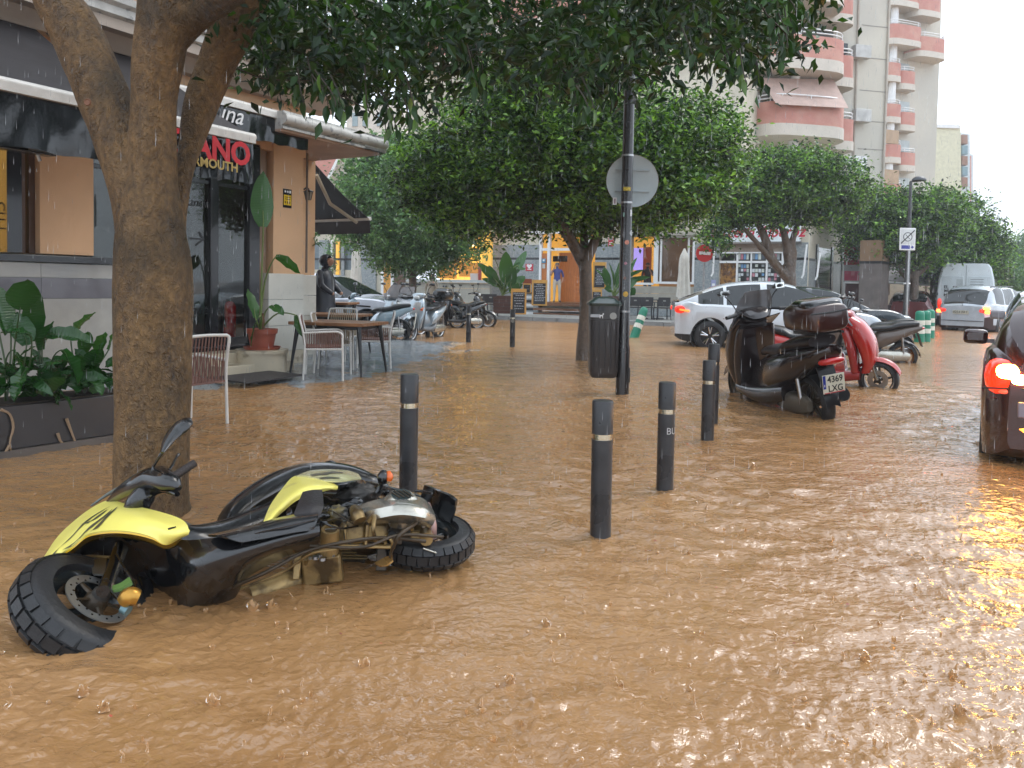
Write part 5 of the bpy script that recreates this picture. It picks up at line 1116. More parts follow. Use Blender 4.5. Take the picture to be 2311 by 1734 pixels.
m = MB(); hc = Vector((P(2074, 408, dd).x, dd, P(2074, 408, dd).z)); m.lathe([(0, .15), (.1, .14), (.18, .10), (.23, .04), (.24, 0), (0, -.0)], hc, 20); m.build('lamp_head', mat('lamp_head', (.05, .055, .06), .35), SL, True, smooth=50)
for z, r_ in ((1.0, .12), (1.6, .10)): m = MB(); m.lathe([(r_, z), (r_ + .02, z + .02), (r_, z + .05)], (bx, dd, 0), 12); m.build('collar', M_white if z > 1.5 else M_pole, SL, True)
# ---------------- menu boards, planters, parasols, black chairs
def board(label, x0, y0, x1, y1, dd, lines, header=None, tilt=.06, seed=0):
    c = P((x0 + x1) / 2, (y0 + y1) / 2, dd); k = dd / FPX; w_, h_ = (x1 - x0) * k, (y1 - y0) * k; t = thing('menu_board', label, 'menu board', c, group='chalk menu boards at the bar', rot=(tilt, 0, 0))
    fw = w_ * .11; m = MB()
    for sx in (-1, 1): mm = MB(); mm.box((sx * (w_ / 2 - fw / 2), 0, 0), (fw, .04, h_)); mm.build('side_rail', M_pine, t)
    mm = MB(); mm.box((0, 0, h_ / 2 - h_ * .065), (w_ - 2 * fw, .038, h_ * .13)); mm.build('header', M_pine, t)
    mm = MB(); mm.box((0, 0, -h_ / 2 + h_ * .025), (w_ - 2 * fw, .038, h_ * .05)); mm.build('foot_rail', M_pine, t)
    mm = MB(); mm.box((0, .005, -.04 * h_), (w_ - 2 * fw, .02, h_ * .82)); mm.build('slate', M_chalk, t)
    r_ = random.Random(seed); ch = 'aeinorsutlcm '
    if header: text('lettering', header, h_ * .085, M_chalkw, t, frame((0, -.012, h_ * .31), (1, 0, 0), (0, 0, 1)), depth=.001)
    for i in range(lines):
        z = h_ * (.24 - i * .62 / lines); L_ = (w_ - 2 * fw) * r_.uniform(.45, .85); n = r_.randint(3, 6); mm = MB(); x = -L_ / 2
        while x < L_ / 2:
            ww = r_.uniform(.03, .09); mm.box((x + ww / 2, -.008, z), (ww, .004, h_ * .018)); x += ww + .018
        tag(mm.build('chalk_line', M_chalkw, t), kind='stuff')
    return t
board('front chalk menu board in a yellow pine frame beside the brown planter', 1153, 652, 1188, 710, 28.5, 6, 'DESAYUNO', seed=1)
board('tall chalk menu board headed MENU leaning by the wooden steps', 1200, 632, 1235, 690, 29.5, 9, 'MENU', seed=2)
board('small tilted chalk board between the two pine boards', 1180, 640, 1198, 662, 30.5, 2, None, seed=3)
board('chalk board hung on the grey wall right of the trunk of the middle tree', 1338, 592, 1368, 652, 31.5, 11, None, seed=4)
board('half hidden chalk board with pine header behind the litter bin', 1335, 653, 1358, 700, 30, 4, 'MENU', seed=5)
m = MB(); c = P(1190, 640, 31); bx_ = thing('menu_stand', 'brown board stand with white stripes behind the pine menu boards', 'stand', c)
for i in range(6): m = MB(); m.box(P(1191, 662 + i * 9, 30.8), (.42, .03, .10)); m.build('panel', M_chalk if i % 2 == 0 else M_wprint, bx_, True)
m = MB(); m.box(P(1190, 636, 30.8), (.36, .03, .22)); m.build('header', mat('stand_red', (.25, .05, .015), .5), bx_, True)
# large strelitzia leaves
def paddle(L=.6, Wd=.2, bend=.5, fold=.25, n=8, k=3, tear=0, wav=.012):
    m = MB(); vs = []
    for i in range(n + 1):
        t = i / n; ww = Wd * .5 * (math.sin(math.pi * min(1, .04 + t * .96)) ** .6) * (1.05 - .35 * t); a = bend * t
        x = L * (math.sin(a) / bend if bend > .01 else t); z = -L * (1 - math.cos(a)) / bend if bend > .01 else 0
        for j in range(-k, k + 1):
            s_ = j / k; vs.append((x, ww * s_, z + abs(s_) * ww * fold + wav * math.sin(t * 17 + s_ * 5) * abs(s_)))
    w_ = 2 * k + 1; F = [(i * w_ + j, i * w_ + j + 1, (i + 1) * w_ + j + 1, (i + 1) * w_ + j) for i in range(n) for j in range(w_ - 1)]
    m.add(vs, F); return m
def veined(name, c1, c2, rough=.25):
    m = leafmat(name, c1, c2, rough, .22, .2); t = m.node_tree; b = t.nodes['Principled BSDF']; tc = nn(t, 'ShaderNodeTexCoord'); wv = nn(t, 'ShaderNodeTexWave'); wv.inputs['Scale'].default_value = 14; wv.bands_direction = 'X'; wv.inputs['Distortion'].default_value = 2
    t.links.new(tc.outputs['Object'], wv.inputs[0]); bp = nn(t, 'ShaderNodeBump'); bp.inputs['Strength'].default_value = .25; bp.inputs['Distance'].default_value = .01; t.links.new(wv.outputs[0], bp.inputs['Height']); t.links.new(bp.outputs[0], b.inputs['Normal']); return m
L_str = veined('strelitzia_leaf', (.022, .085, .022), (.06, .17, .03))
L_str2 = veined('wet_dark_leaf', (.012, .050, .016), (.035, .115, .02), .18)
M_stem = mat('green_stem', (.14, .20, .05), .4); M_dstem = mat('dark_stem', (.04, .07, .02), .35)
def aim(o, p, d, roll=0):
    x = Vector(d).normalized(); n = (Vector((0, 0, CAMH)) - Vector(p)).normalized() + Vector((0, 0, .35)); n = (n - x * n.dot(x)).normalized(); n = Matrix.Rotation(roll, 3, x) @ n; y = n.cross(x); o.rotation_mode = 'QUATERNION'; o.rotation_quaternion = Matrix((x, y, n)).transposed().to_quaternion(); o.location = p
def bigplant(t, root, leaves, sr=.012, mt=None, stem=None):
    """leaves: (stem end, direction, length, width, bend, roll)"""
    for (pe, dr, L_, W_, be, ro) in leaves:
        pe = Vector(pe); r0 = Vector(root) + Vector((random.uniform(-.04, .04), random.uniform(-.04, .04), 0)); mid = (r0 + pe) / 2 + Vector((0, 0, .12 * (pe - r0).length)) - (Vector(dr).normalized() * .05)
        m = MB(); m.tube([r0, mid, pe, pe + Vector(dr).normalized() * L_ * .3], [sr * 1.3, sr, sr * .8, sr * .4], 6, sub=4); m.build('stem', stem or M_stem, t, True)
        o = paddle(L_, W_, be, random.uniform(.1, .35)).build('leaf', mt or L_str, t, True, smooth=180, fix=False); off = o.location.copy(); aim(o, pe + off, dr, ro)
def pot(t, c, r, h, mt, saucer=True, n=28):
    m = MB(); m.lathe([(0, 0), (r * .72, 0), (r * .92, h * .78), (r * 1.0, h * .78), (r * 1.03, h), (r * .93, h), (r * .9, h * .86), (0, h * .86)], c, n); m.build('pot', mt, t, True, smooth=40)
    if saucer: m = MB(); m.lathe([(0, -.01), (r * 1.1, -.01), (r * 1.22, h * .13), (r * 1.16, h * .13), (r * 1.08, .01), (0, .01)], c, n); m.build('saucer', mt, t, True, smooth=40)
    m = MB(); m.lathe([(0, h * .9), (r * .9, h * .87)], c, n); m.build('soil', mat('soil', (.03, .02, .012), .8, bump=.6), t, True)
M_terra = mat('terracotta', (.33, .085, .05), .5, var=.12, vscale=4)
SP = thing('potted_plant', 'tall strelitzia in a terracotta pot on the ledge by the restaurant door', 'potted plant', POT)
r_ = 33 / FPX * POT.y; h_ = 46 / FPX * POT.y
pot(SP, POT, r_ * 1.02, h_, M_terra)
pd = POT.y; rt_ = POT + Vector((0, 0, h_)); q = lambda x, y, o=0: P(x, y, pd + o)
def lf_(x0, y0, x1, y1, o0=0, o1=0, W_=.2, be=.3, ro=0): a = q(x0, y0, o0); b_ = q(x1, y1, o1); return (a, b_ - a, (b_ - a).length * 1.04, W_, be, ro)
bigplant(SP, rt_, [lf_(594, 512, 592, 392, -.05, .02, .36, .12, .15), lf_(622, 580, 690, 610, -.1, -.2, .20, .5, .5), lf_(577, 718, 566, 650, -.1, .1, .22, .25, .3), lf_(585, 715, 556, 775, -.25, -.35, .24, .35, -.3), lf_(612, 690, 638, 700, -.1, -.3, .17, .5, .3), lf_(668, 712, 681, 762, -.2, -.35, .14, .35, .3)], .011)
m = MB(); m.tube([rt_ - Vector((0, 0, .05)), rt_ + Vector((0, 0, .1)), rt_ + Vector((.0, 0, .22))], [.04, .035, .022], 9, sub=3); m.build('trunk', mat('plant_trunk', (.14, .07, .04), .7, bump=.5), SP, True)
# planter trough with big wet plants
TP = thing('planter_trough', 'long dark planter trough behind the foreground tree', 'planter', G(150, 1012))
PWq = Wall(G(47, 1028), G(264, 994)); a1_ = PWq.at(-400, 900)[0]
a1_ = -2.2; a2_ = PWq.at(300, 990)[0]
zt2_ = .37
m = WMB(PWq); m.b(a1_, a2_, -.42, 0, .05, zt2_); m.done('trough', mat('trough_dark', (.030, .026, .026), .3, var=.2, coat=.3), TP, bevel=.008)
m = WMB(PWq); m.b(a1_, a2_ + .05, -.55, .03, -.2, .05); m.done('plinth', mat('plinth', (.12, .10, .085), .4, var=.2), TP)
m = WMB(PWq); m.b(a1_ + .02, a2_ - .02, -.40, -.02, zt2_, zt2_ + .012); m.done('soil', mat('soil', (.03, .02, .012)), TP)
# roots hanging on the trough front
for (x0, y0, pts) in ((0, 0, [(2, 925), (22, 935), (30, 965), (22, 1000), (30, 1035)]), (0, 0, [(22, 1005), (10, 1025)]), (0, 0, [(150, 945), (165, 985), (185, 1038)]), (0, 0, [(130, 978), (140, 1000), (165, 1000)])):
    qs = [PWq.W(*(lambda az: (az[0], .02, az[1]))(PWq.at(x, y, .02))) for x, y in pts]; m = MB(); m.tube(qs, [.012, .008, .009, .006, .004][:len(qs)], 6, sub=3); m.build('root', mat('pale_root', (.30, .20, .12), .6), TP, True)
PT = []
rp = random.Random(4)
specs = [((-30, 640, .0), (30, 740), .30), ((45, 700, -.1), (60, 625), .26), ((80, 770, 0), (70, 640), .20), ((20, 700, .1), (-30, 620), .28), ((100, 760, 0), (205, 742), .24), ((140, 790, -.2), (190, 860), .22), ((70, 760, -.1), (10, 735), .24), ((95, 790, 0), (100, 720), .16), ((160, 760, 0), (200, 700), .18), ((225, 800, .1), (222, 735), .14), ((245, 790, .1), (262, 720), .13), ((190, 800, .1), (196, 735), .14), ((60, 830, -.2), (20, 900), .2), ((150, 850, -.2), (100, 900), .17), ((180, 830, -.1), (240, 870), .2), ((30, 790, -.2), (80, 870), .2), ((110, 820, -.1), (160, 800), .2), ((200, 850, 0), (225, 900), .16), ((60, 780, 0), (40, 700), .2), ((120, 880, -.2), (180, 905), .14), ((0, 850, -.2), (-40, 900), .2)]
groups_ = [(30, []), (110, []), (190, [])]
for s_ in specs:
    gi = min(range(3), key=lambda i: abs(groups_[i][0] - s_[0][0])); groups_[gi][1].append(s_)
labs = ['leafy wet plant at the left end of the dark trough, with two tall upright leaves', 'broad dark glossy plant in the middle of the dark trough', 'lighter green upright leaves at the right end of the dark trough, beside the trunk']
for (gx, ss), lb in zip(groups_, labs):
    az_ = PWq.at(gx, 910, -.2)[0]; rt2 = PWq.W(az_, -.2, zt2_); t = thing('planter_plant', lb, 'plant', rt2, group='plants in the dark trough')
    L_ = []
    for (x0, y0, o0), (x1, y1), W_ in ss:
        dd_ = rt2.y + o0; a = P(x0, y0, dd_); b_ = P(x1, y1, dd_ + rp.uniform(-.15, .1)); L_.append((a, b_ - a, (b_ - a).length * 1.05, W_ * .9, rp.uniform(.3, .9), rp.uniform(-.8, .8)))
    bigplant(t, rt2, L_, .006, L_str2 if gx < 150 else L_str, M_dstem)
    for i in range(26):
        a = rt2 + Vector((rp.uniform(-.3, .3), rp.uniform(-.15, .15), rp.uniform(.05, .25))); dr = Vector((rp.uniform(-1, 1), rp.uniform(-1, .3), rp.uniform(-.2, .9))); o = paddle(rp.uniform(.16, .32), rp.uniform(.07, .15), rp.uniform(.3, 1.2), .2).build('leaf', L_str2, t, True, smooth=180, fix=False); off = o.location.copy(); aim(o, a + off, dr, rp.uniform(-1, 1))
# planters at the bar
M_planter = mat('brown_planter', (.075, .030, .020), .4, var=.2, vscale=4)
def boxplanter(label, x0, y0, x1, y1, dd, leaves, rx):
    k = dd / FPX; c = P((x0 + x1) / 2, y1, dd); t = thing('planter', label, 'planter', c); w_ = (x1 - x0) * k; h_ = (y1 - y0) * k
    for i in range(5): m = MB(); m.box((c.x, c.y, c.z + h_ * (i + .5) / 5), (w_, w_ * .8, h_ / 5 - .012)); m.build('slat', M_planter, t, True, bevel=.01)
    m = MB(); m.box((c.x, c.y, c.z + h_ / 2), (w_ * .94, w_ * .7, h_ * .97)); m.build('inner_box', M_black, t, True)
    t2 = thing('strelitzia', label.replace('planter', 'strelitzia plant in the planter').replace('square ', ''), 'plant', (c.x, c.y, c.z + h_))
    L_ = []
    for (xa, ya, xb, yb, W_) in leaves:
        a = P(xa, ya, dd + random.uniform(-.2, .2)); b_ = P(xb, yb, dd + random.uniform(-.4, .3)); L_.append((a, b_ - a, (b_ - a).length * 1.05, W_, random.uniform(.1, .6), random.uniform(.5, 1.3) * random.choice((-1, 1))))
    bigplant(t2, (c.x, c.y, c.z + h_), L_, .025)
boxplanter('square brown planter left of the pine menu boards', 1113, 667, 1152, 708, 29.5, [(1140, 640, 1145, 566, .62), (1130, 630, 1120, 572, .4), (1160, 620, 1186, 562, .40), (1150, 625, 1170, 590, .5), (1125, 640, 1082, 592, .5), (1130, 650, 1090, 625, .45), (1150, 650, 1162, 605, .4), (1160, 645, 1185, 618, .4), (1135, 655, 1128, 630, .4), (1150, 660, 1178, 640, .4), (1165, 600, 1184, 610, .3), (1142, 650, 1150, 610, .5), (1120, 640, 1105, 600, .4)], 1130)
boxplanter('square brown planter hidden behind the litter bin', 1372, 668, 1398, 700, 30, [(1375, 650, 1362, 600, .35), (1385, 645, 1380, 595, .35), (1392, 650, 1420, 590, .35), (1400, 640, 1445, 600, .4), (1400, 645, 1462, 615, .4), (1405, 655, 1440, 625, .4), (1420, 655, 1432, 665, .45), (1380, 655, 1366, 650, .35), (1370, 640, 1350, 605, .3), (1390, 640, 1400, 585, .3), (1410, 640, 1430, 575, .25)], 1385)
# closed parasols
M_par = mat('parasol_cloth', (.62, .60, .54), .7, var=.1, vscale=5)
def parasol(label, px, ytop, ybot, ybase, dd, rw):
    c = P(px, ybot, dd); t = thing('closed_parasol', label, 'parasol', (c.x, dd, P(px, ybase, dd).z)); zt3 = P(px, ytop, dd).z; zb3 = c.z; k = dd / FPX
    m = MB(); n = 24; K = 14; vs = []
    for i in range(K + 1):
        s_ = i / K; z = zt3 + (zb3 - zt3) * s_; r0 = rw * k * (.12 + .55 * min(1, s_ * 6) + .33 * s_)
        for j in range(n): g_ = 2 * math.pi * j / n; f_ = 1 + .28 * math.cos(8 * g_ + s_ * 2) * min(1, s_ * 3); vs.append((c.x + r0 * f_ * math.cos(g_), dd + r0 * f_ * math.sin(g_), z + .05 * math.sin(3 * g_) * s_))
    m.add(vs, [(i * n + j, i * n + (j + 1) % n, (i + 1) * n + (j + 1) % n, (i + 1) * n + j) for i in range(K) for j in range(n)]); m.build('cloth', M_par, t, True, smooth=180)
    m = MB(); m.tube([(c.x, dd, P(px, ybase, dd).z), (c.x, dd, zb3 + .3)], .035, 8); m.build('pole', M_white, t, True)
    m = MB(); m.box((c.x, dd, P(px, ybase, dd).z + .03), (.7, .5, .05)); m.build('base', M_conc, t, True)
parasol('closed cream parasol in front of the brown bar window', 1542, 561, 672, 722, 28.5, 13)
parasol('closed cream parasol at the left, above the roof of the white SUV', 803, 553, 640, 712, 33, 11)
# black resin chairs
M_resin = mat('black_resin', (.035, .035, .04), .4, var=.1)
def resin_chair(label, px, py, dd, rz=0):
    c = P(px, py, dd); t = thing('resin_chair', label, 'chair', (c.x, dd, .14), rz, group='black resin chairs on the bar terrace')
    m = MB(); m.box((0, 0, .44), (.48, .46, .04)); m.build('seat', M_resin, t, bevel=.01)
    m = MB(); m.box((0, -.24, .66), (.46, .03, .34), Matrix.Rotation(R(8), 3, 'X')); m.build('backrest', M_resin, t, bevel=.015)
    for sx in (-1, 1):
        m = MB(); m.box((sx * .25, 0, .64), (.04, .46, .03)); m.build('armrest', M_resin, t, bevel=.01)
        for sy in (-1, 1): m = MB(); m.tube([(sx * .24, sy * .2, .63 if sy > 0 else .44), (sx * .27, sy * .25, 0)], .022, 6); m.build('leg', M_resin, t)
    m = MB(); m.box((0, -.262, .70), (.10, .004, .05)); m.build('logo_mark', M_conc, t)
    return t
for i, (x, lb) in enumerate(((1432, 'black resin chair partly behind the pole, right of the planter'), (1457, 'black resin chair behind the toppled green post'), (1494, 'black resin chair left of the closed cream parasol'), (1549, 'black resin chair right of the closed cream parasol, by the white crossover'), (1107, 'black resin chair left of the square brown planter'), (1085, 'black resin chair behind the parked black scooter by the low wall'))):
    resin_chair(lb, x, 715, 28.6 if x > 1400 else 29.5, rz=.1 * (i % 3 - 1))
for x0, x1, lb in ((1438, 1462, 'small black terrace table between the resin chairs near the pole'), (1470, 1500, 'small black terrace table between the resin chairs near the parasol')):
    c = P((x0 + x1) / 2, 677, 29.2); t = thing('terrace_table', lb, 'table', (c.x, 29.2, .14)); m = MB(); m.box((0, 0, .72), (.7, .7, .03)); m.build('tabletop', M_resin, t)
    m = MB(); m.tube([(0, 0, 0), (0, 0, .7)], .03, 8); m.build('stem', M_resin, t); m = MB(); m.box((0, 0, .015), (.4, .4, .03)); m.build('foot', M_resin, t)
# wooden bar chairs inside the doorway
c = P(1306, 682, 33); t = thing('wooden_chair', 'tall wooden ladder-back chair at the bar door', 'chair', c)
for sx in (-.18, .18): m = MB(); m.tube([c + Vector((sx, 0, 0)), c + Vector((sx, 0, 1.1))], .025, 6); m.build('leg', M_door, t, True)
for z in (.25, .45, .65, .85, 1.05): m = MB(); m.box(c + Vector((0, 0, z)), (.36, .03, .04)); m.build('rung', M_door, t, True)
# ---------------- rope-backed aluminium armchairs and tables of the restaurant
M_rope = mat('brown_rope', (.17, .085, .065), .55, var=.15, vscale=20); M_slat = mat('beige_weave', (.33, .27, .19), .6, var=.12, vscale=18)
def rope_chair(label, loc, rz, weave=M_rope):
    t = thing('rope_armchair', label, 'chair', loc, rz, group='rope armchairs outside the restaurant')
    r = .014                                            # faces +x ; back at -x
    for sy in (-1, 1):
        y = .27 * sy
        m = MB(); m.tube([(-.25, y, 0), (-.23, y, .42), (-.25, y * .95, .62), (-.30, y * .9, .82), (-.30, y * .82, .86)], r, 8, sub=4); m.build('rear_leg', M_alu, t, smooth=60)
        m = MB(); m.tube([(.26, y, 0), (.25, y, .50), (.25, y, .60), (.20, y, .645), (.10, y, .65), (-.245, y * .97, .63)], r, 8, sub=4); m.build('front_leg_and_arm', M_alu, t, smooth=60)
        m = MB(); m.tube([(-.23, y, .42), (.25, y, .42)], r * .9, 8); m.build('side_rail', M_alu, t)
        for i in range(15):
            x = -.2 + i * .03; m = MB(); m.tube([(x, y, .64), (x, y * 1.01, .43)], .006, 5); m.build('rope', weave, t)
    m = MB(); m.tube([(-.30, -.22, .86), (-.305, 0, .868), (-.30, .22, .86)], r, 8, sub=3); m.build('top_rail', M_alu, t, smooth=60)
    for i in range(13):
        y = -.2 + i * .0333; m = MB(); m.tube([(-.30, y, .86), (-.24, y * 1.05, .45)], .007, 5); m.build('rope', weave, t)
    m = MB(); m.sheet([[(-.24, -.25, .43), (-.24, .25, .43)], [(0, -.25, .425), (0, .25, .425)], [(.25, -.25, .44), (.25, .25, .44)]], 6, 5, th=.02); m.build('seat', weave, t)
    return t
def g2(px, py, z=0): g = G(px, py, z); return (g.x, g.y, -.02)
c = G(445, 960); rope_chair('brown rope armchair alone in the water behind the foreground trunk', (c.x - .12, c.y, -.05), R(150))
rope_chair('brown rope armchair nearest the camera at the wooden table, seen from its side', (G(733, 853).x, 10.35, -.0), R(12))
rope_chair('beige-backed rope armchair just behind the nearest one at the wooden table', (G(752, 842).x, 11.05, 0), R(8), M_slat)
rope_chair('rope armchair on the right side of the wooden table', (G(842, 830).x, 11.9, 0), R(190))
rope_chair('rope armchair on the far side of the wooden table, back towards us', (G(768, 812).x, 12.6, 0), R(-100), M_slat)
rope_chair('rope armchair at the far table by the corner pillar', (P(700, 700, 14.2).x, 14.2, 0), R(20), M_slat)
def wtable(label, loc, rz, L_, W_, h=.74):
    t = thing('wooden_table', label, 'table', loc, rz); n = 5
    for i in range(n): m = MB(); m.box((0, -W_ / 2 + W_ * (i + .5) / n, h - .02), (L_, W_ / n - .004, .045)); m.build('plank', M_wood, t, bevel=.006)
    for sx in (-1, 1):
        for sy in (-1, 1): m = MB(); m.tube([(sx * (L_ / 2 - .10), sy * (W_ / 2 - .1), h - .045), (sx * (L_ / 2 - .02), sy * (W_ / 2 - .03), 0)], [.035, .014], 8); m.build('leg', M_black, t)
    m = MB(); m.box((0, 0, h - .07), (L_ * .8, W_ * .7, .05)); m.build('under_frame', M_black, t)
    return t
wtable('wet wooden table with black tapered legs between the rope armchairs', (-2.47, 11.05, 0), R(-16), 1.15, .85)
wtable('further wooden table nearer the corner pillar', (P(745, 700, 13.6).x, 13.8, 0), R(-12), 1.2, .8)
wtable('furthest dark wooden table in front of the hooded person', (P(745, 700, 15.5).x + .0, 15.6, .1), R(-8), .95, .7, .80)
# hanging ferny plant by the lantern
hp = P(703, 545, 13.6); t = thing('hanging_plant', 'spiky green plant hanging by the lantern pillar', 'plant', hp)
rh = random.Random(2)
for i in range(46):
    dr = Vector((rh.uniform(-.6, 1), rh.uniform(-.6, .6), rh.uniform(-1, .9))).normalized(); m = paddle(rh.uniform(.12, .24), .025, rh.uniform(.5, 1.4), .1, n=4, k=1); o = m.build('leaf', L_str, t, True, smooth=180, fix=False); off = o.location.copy(); aim(o, hp + Vector((rh.uniform(-.12, .12), 0, rh.uniform(-.1, .2))) + off, dr, rh.uniform(-1, 1))
# plant near the far left facade
hp = Vector((P(742, 600, 34).x, 34, .2)); t = thing('climbing_plant', 'yellow-green climbing plant on the grey facade left of the closed parasol', 'plant', hp)
leafcloud('foliage', (np.array(P(743, 600, 34)) + rng.normal(size=(700, 3)) * np.array([.13, .1, .55])), .12, L_far, t)
m = MB(); m.tube([hp, P(743, 600, 34)], .03, 5); m.build('stem', M_twig, t, True)
# ---------------- the yellow and black scooter lying on its side in the water
from mathutils.bvhtree import BVHTree
Q = G
FS = thing('fallen_scooter', 'yellow and black scooter lying on its side in the brown water beside the foreground tree', 'scooter', G(520, 1290))
M_yel = mat('scooter_yellow', (.88, .77, .17), .3, var=.05, vscale=4, coat=.25, col2=(.72, .60, .16), c2scale=6, c2lo=.62, c2hi=.7)
M_yel2 = mat('pale_yellow_panel', (.62, .58, .30), .25, var=.05, coat=.6)
M_bbody = mat('scooter_black', (.006, .006, .007), .2, var=.3, vscale=7, coat=.7, bump=.02, bscale=20, rvar=.08)
M_mud = mat('muddy_metal', (.30, .20, .08), .32, .45, var=.35, vscale=9, bump=.2, bscale=30, col2=(.08, .05, .02), c2scale=8, c2lo=.5, c2hi=.62)
M_mud2 = mat('dark_muddy', (.045, .03, .016), .35, .2, var=.3, vscale=14, bump=.2)
M_cast = mat('cast_alu', (.48, .46, .40), .26, .85, var=.15, vscale=6)
def qs(rows): return [[Q(*p) for p in r] for r in rows]
def sheet_part(name, rows, mt, par=FS, nu=5, nv=5, th=.006): m = MB(); m.sheet(qs(rows), nu, nv, th=th); return m.build(name, mt, par, True, smooth=60)
def tube_part(name, pts, r, mt, par=FS, n=10, sub=5, flat=None): m = MB(); m.tube([Q(*p) for p in pts], r, n, sub=sub, flat=flat); return m.build(name, mt, par, True, smooth=60)
def bvh(o):
    bpy.context.view_layer.update(); me = o.data; mw = o.matrix_world; return BVHTree.FromPolygons([mw @ v.co for v in me.vertices], [list(p.vertices) for p in me.polygons])
def decal(name, base, rows, mt, par=FS, off=.002, nu=5, nv=1):
    bv = base if isinstance(base, BVHTree) else bvh(base); g = [catmull(r, nu) for r in rows]; m = MB(); k = len(g[0]); vs = []; last = None
    for r in g:
        for (x, y) in r:
            rd = ray(x, y).normalized(); h = bv.ray_cast(Vector(cam.location), rd)
            if h[0] is None: h = (Vector(cam.location) + rd * (last or 3.0), None, None, last or 3.0)
            last = h[3]; nrm = h[1] if h[1] is not None else -rd
            if nrm.dot(rd) > 0: nrm = -nrm
            vs.append(h[0] + nrm * off)
    m.add(vs, [(i * k + j, i * k + j + 1, (i + 1) * k + j + 1, (i + 1) * k + j) for i in range(len(g) - 1) for j in range(k - 1)]); return m.build(name, mt, par, True, smooth=60, fix=False)
# front fairing
top = [(100, 1262, .16), (132, 1214, .20), (173, 1175, .24), (213, 1146, .28), (249, 1132, .31), (292, 1143, .33), (352, 1156, .34), (408, 1175, .34), (429, 1198, .33)]
mid = [(108, 1263, .19), (148, 1222, .225), (190, 1188, .275), (226, 1168, .31), (262, 1163, .335), (305, 1170, .35), (352, 1182, .35), (395, 1201, .34), (424, 1204, .32)]
lw = [(122, 1262, .18), (160, 1238, .23), (192, 1212, .27), (222, 1203, .30), (262, 1200, .315), (305, 1204, .32), (345, 1214, .31), (375, 1227, .29), (407, 1212, .30)]
lip = [(124, 1264, .14), (164, 1245, .15), (196, 1222, .17), (225, 1210, .20), (262, 1208, .22), (305, 1212, .23), (345, 1223, .23), (379, 1236, .23), (409, 1217, .26)]
fair = sheet_part('front_fairing', [top, mid, lw], M_yel, nu=5, nv=6)
sheet_part('fairing_lip', [lw, lip], mat('deep_yellow', (.72, .42, .012), .25, coat=.6), nu=5, nv=2)
for a, b_ in (((248, 1141), None),):
    pass
fb = bvh(fair)
strip = [[[(250, 1143), (222, 1158), (190, 1180), (166, 1207), (140, 1232), (110, 1259)], [(238, 1150), (208, 1170), (184, 1190), (160, 1216), (134, 1238), (117, 1260)]],
         [[(244, 1150), (222, 1164), (200, 1182)], [(236, 1158), (214, 1174), (182, 1184)]],
         [[(255, 1149), (226, 1172), (202, 1190), (172, 1222), (140, 1243)], [(246, 1160), (216, 1185), (192, 1204), (166, 1231), (142, 1242)]],
         [[(266, 1144), (246, 1160), (222, 1184), (206, 1200)], [(262, 1150), (242, 1170), (222, 1192), (205, 1199)]]]
for r in strip: decal('dark_stripe', fb, r, mat('stripe_grey', (.07, .065, .035), .35, coat=.4))
decal('script_mark', fb, [[(379, 1193), (397, 1189)], [(380, 1197), (397, 1192)]], M_bbody)
# black inner shield and mud guard behind the front wheel
sheet_part('inner_shield', [[(140, 1255, .14), (200, 1221, .17), (262, 1209, .21), (345, 1225, .22), (383, 1237, .235), (412, 1222, .26)], [(150, 1280, .08), (205, 1250, .08), (265, 1245, .10), (335, 1262, .12), (385, 1285, .12), (413, 1290, .14)], [(160, 1300, .0), (215, 1300, -.02), (270, 1302, -.01), (325, 1312, 0), (372, 1345, -.02), (407, 1382, -.05)]], M_bbody)
# leg shield side / belly
body = sheet_part('side_panel', [[(408, 1218, .27), (440, 1222, .27), (500, 1216, .29), (570, 1204, .29), (650, 1183, .30), (722, 1174, .30)], [(404, 1300, .13), (440, 1290, .19), (500, 1268, .23), (570, 1243, .25), (650, 1216, .27), (720, 1198, .28)], [(404, 1383, -.04), (450, 1376, -.03), (520, 1352, .0), (556, 1300, .08), (640, 1254, .16), (718, 1228, .21)]], M_bbody, nu=6, nv=6, th=.01)
sheet_part('side_panel', [[(470, 1212, .30), (560, 1192, .31), (640, 1170, .32), (715, 1158, .33)], [(500, 1214, .325), (570, 1200, .33), (650, 1180, .335), (718, 1170, .34)], [(545, 1226, .30), (600, 1215, .30), (660, 1204, .30), (705, 1196, .30)]], M_bbody, nu=6, nv=4, th=.008)
tube_part('trim_edge', [(540, 1232, .265), (570, 1205, .325), (650, 1186, .34), (712, 1172, .345)], [.004, .006, .006, .004], M_gloss)
tube_part('body_core', [(300, 1190, .22), (380, 1210, .20), (430, 1228, .18), (520, 1215, .15), (620, 1185, .15), (720, 1165, .15), (800, 1145, .15)], [.06, .09, .09, .10, .12, .13, .08], M_bbody, n=16, flat=.85)
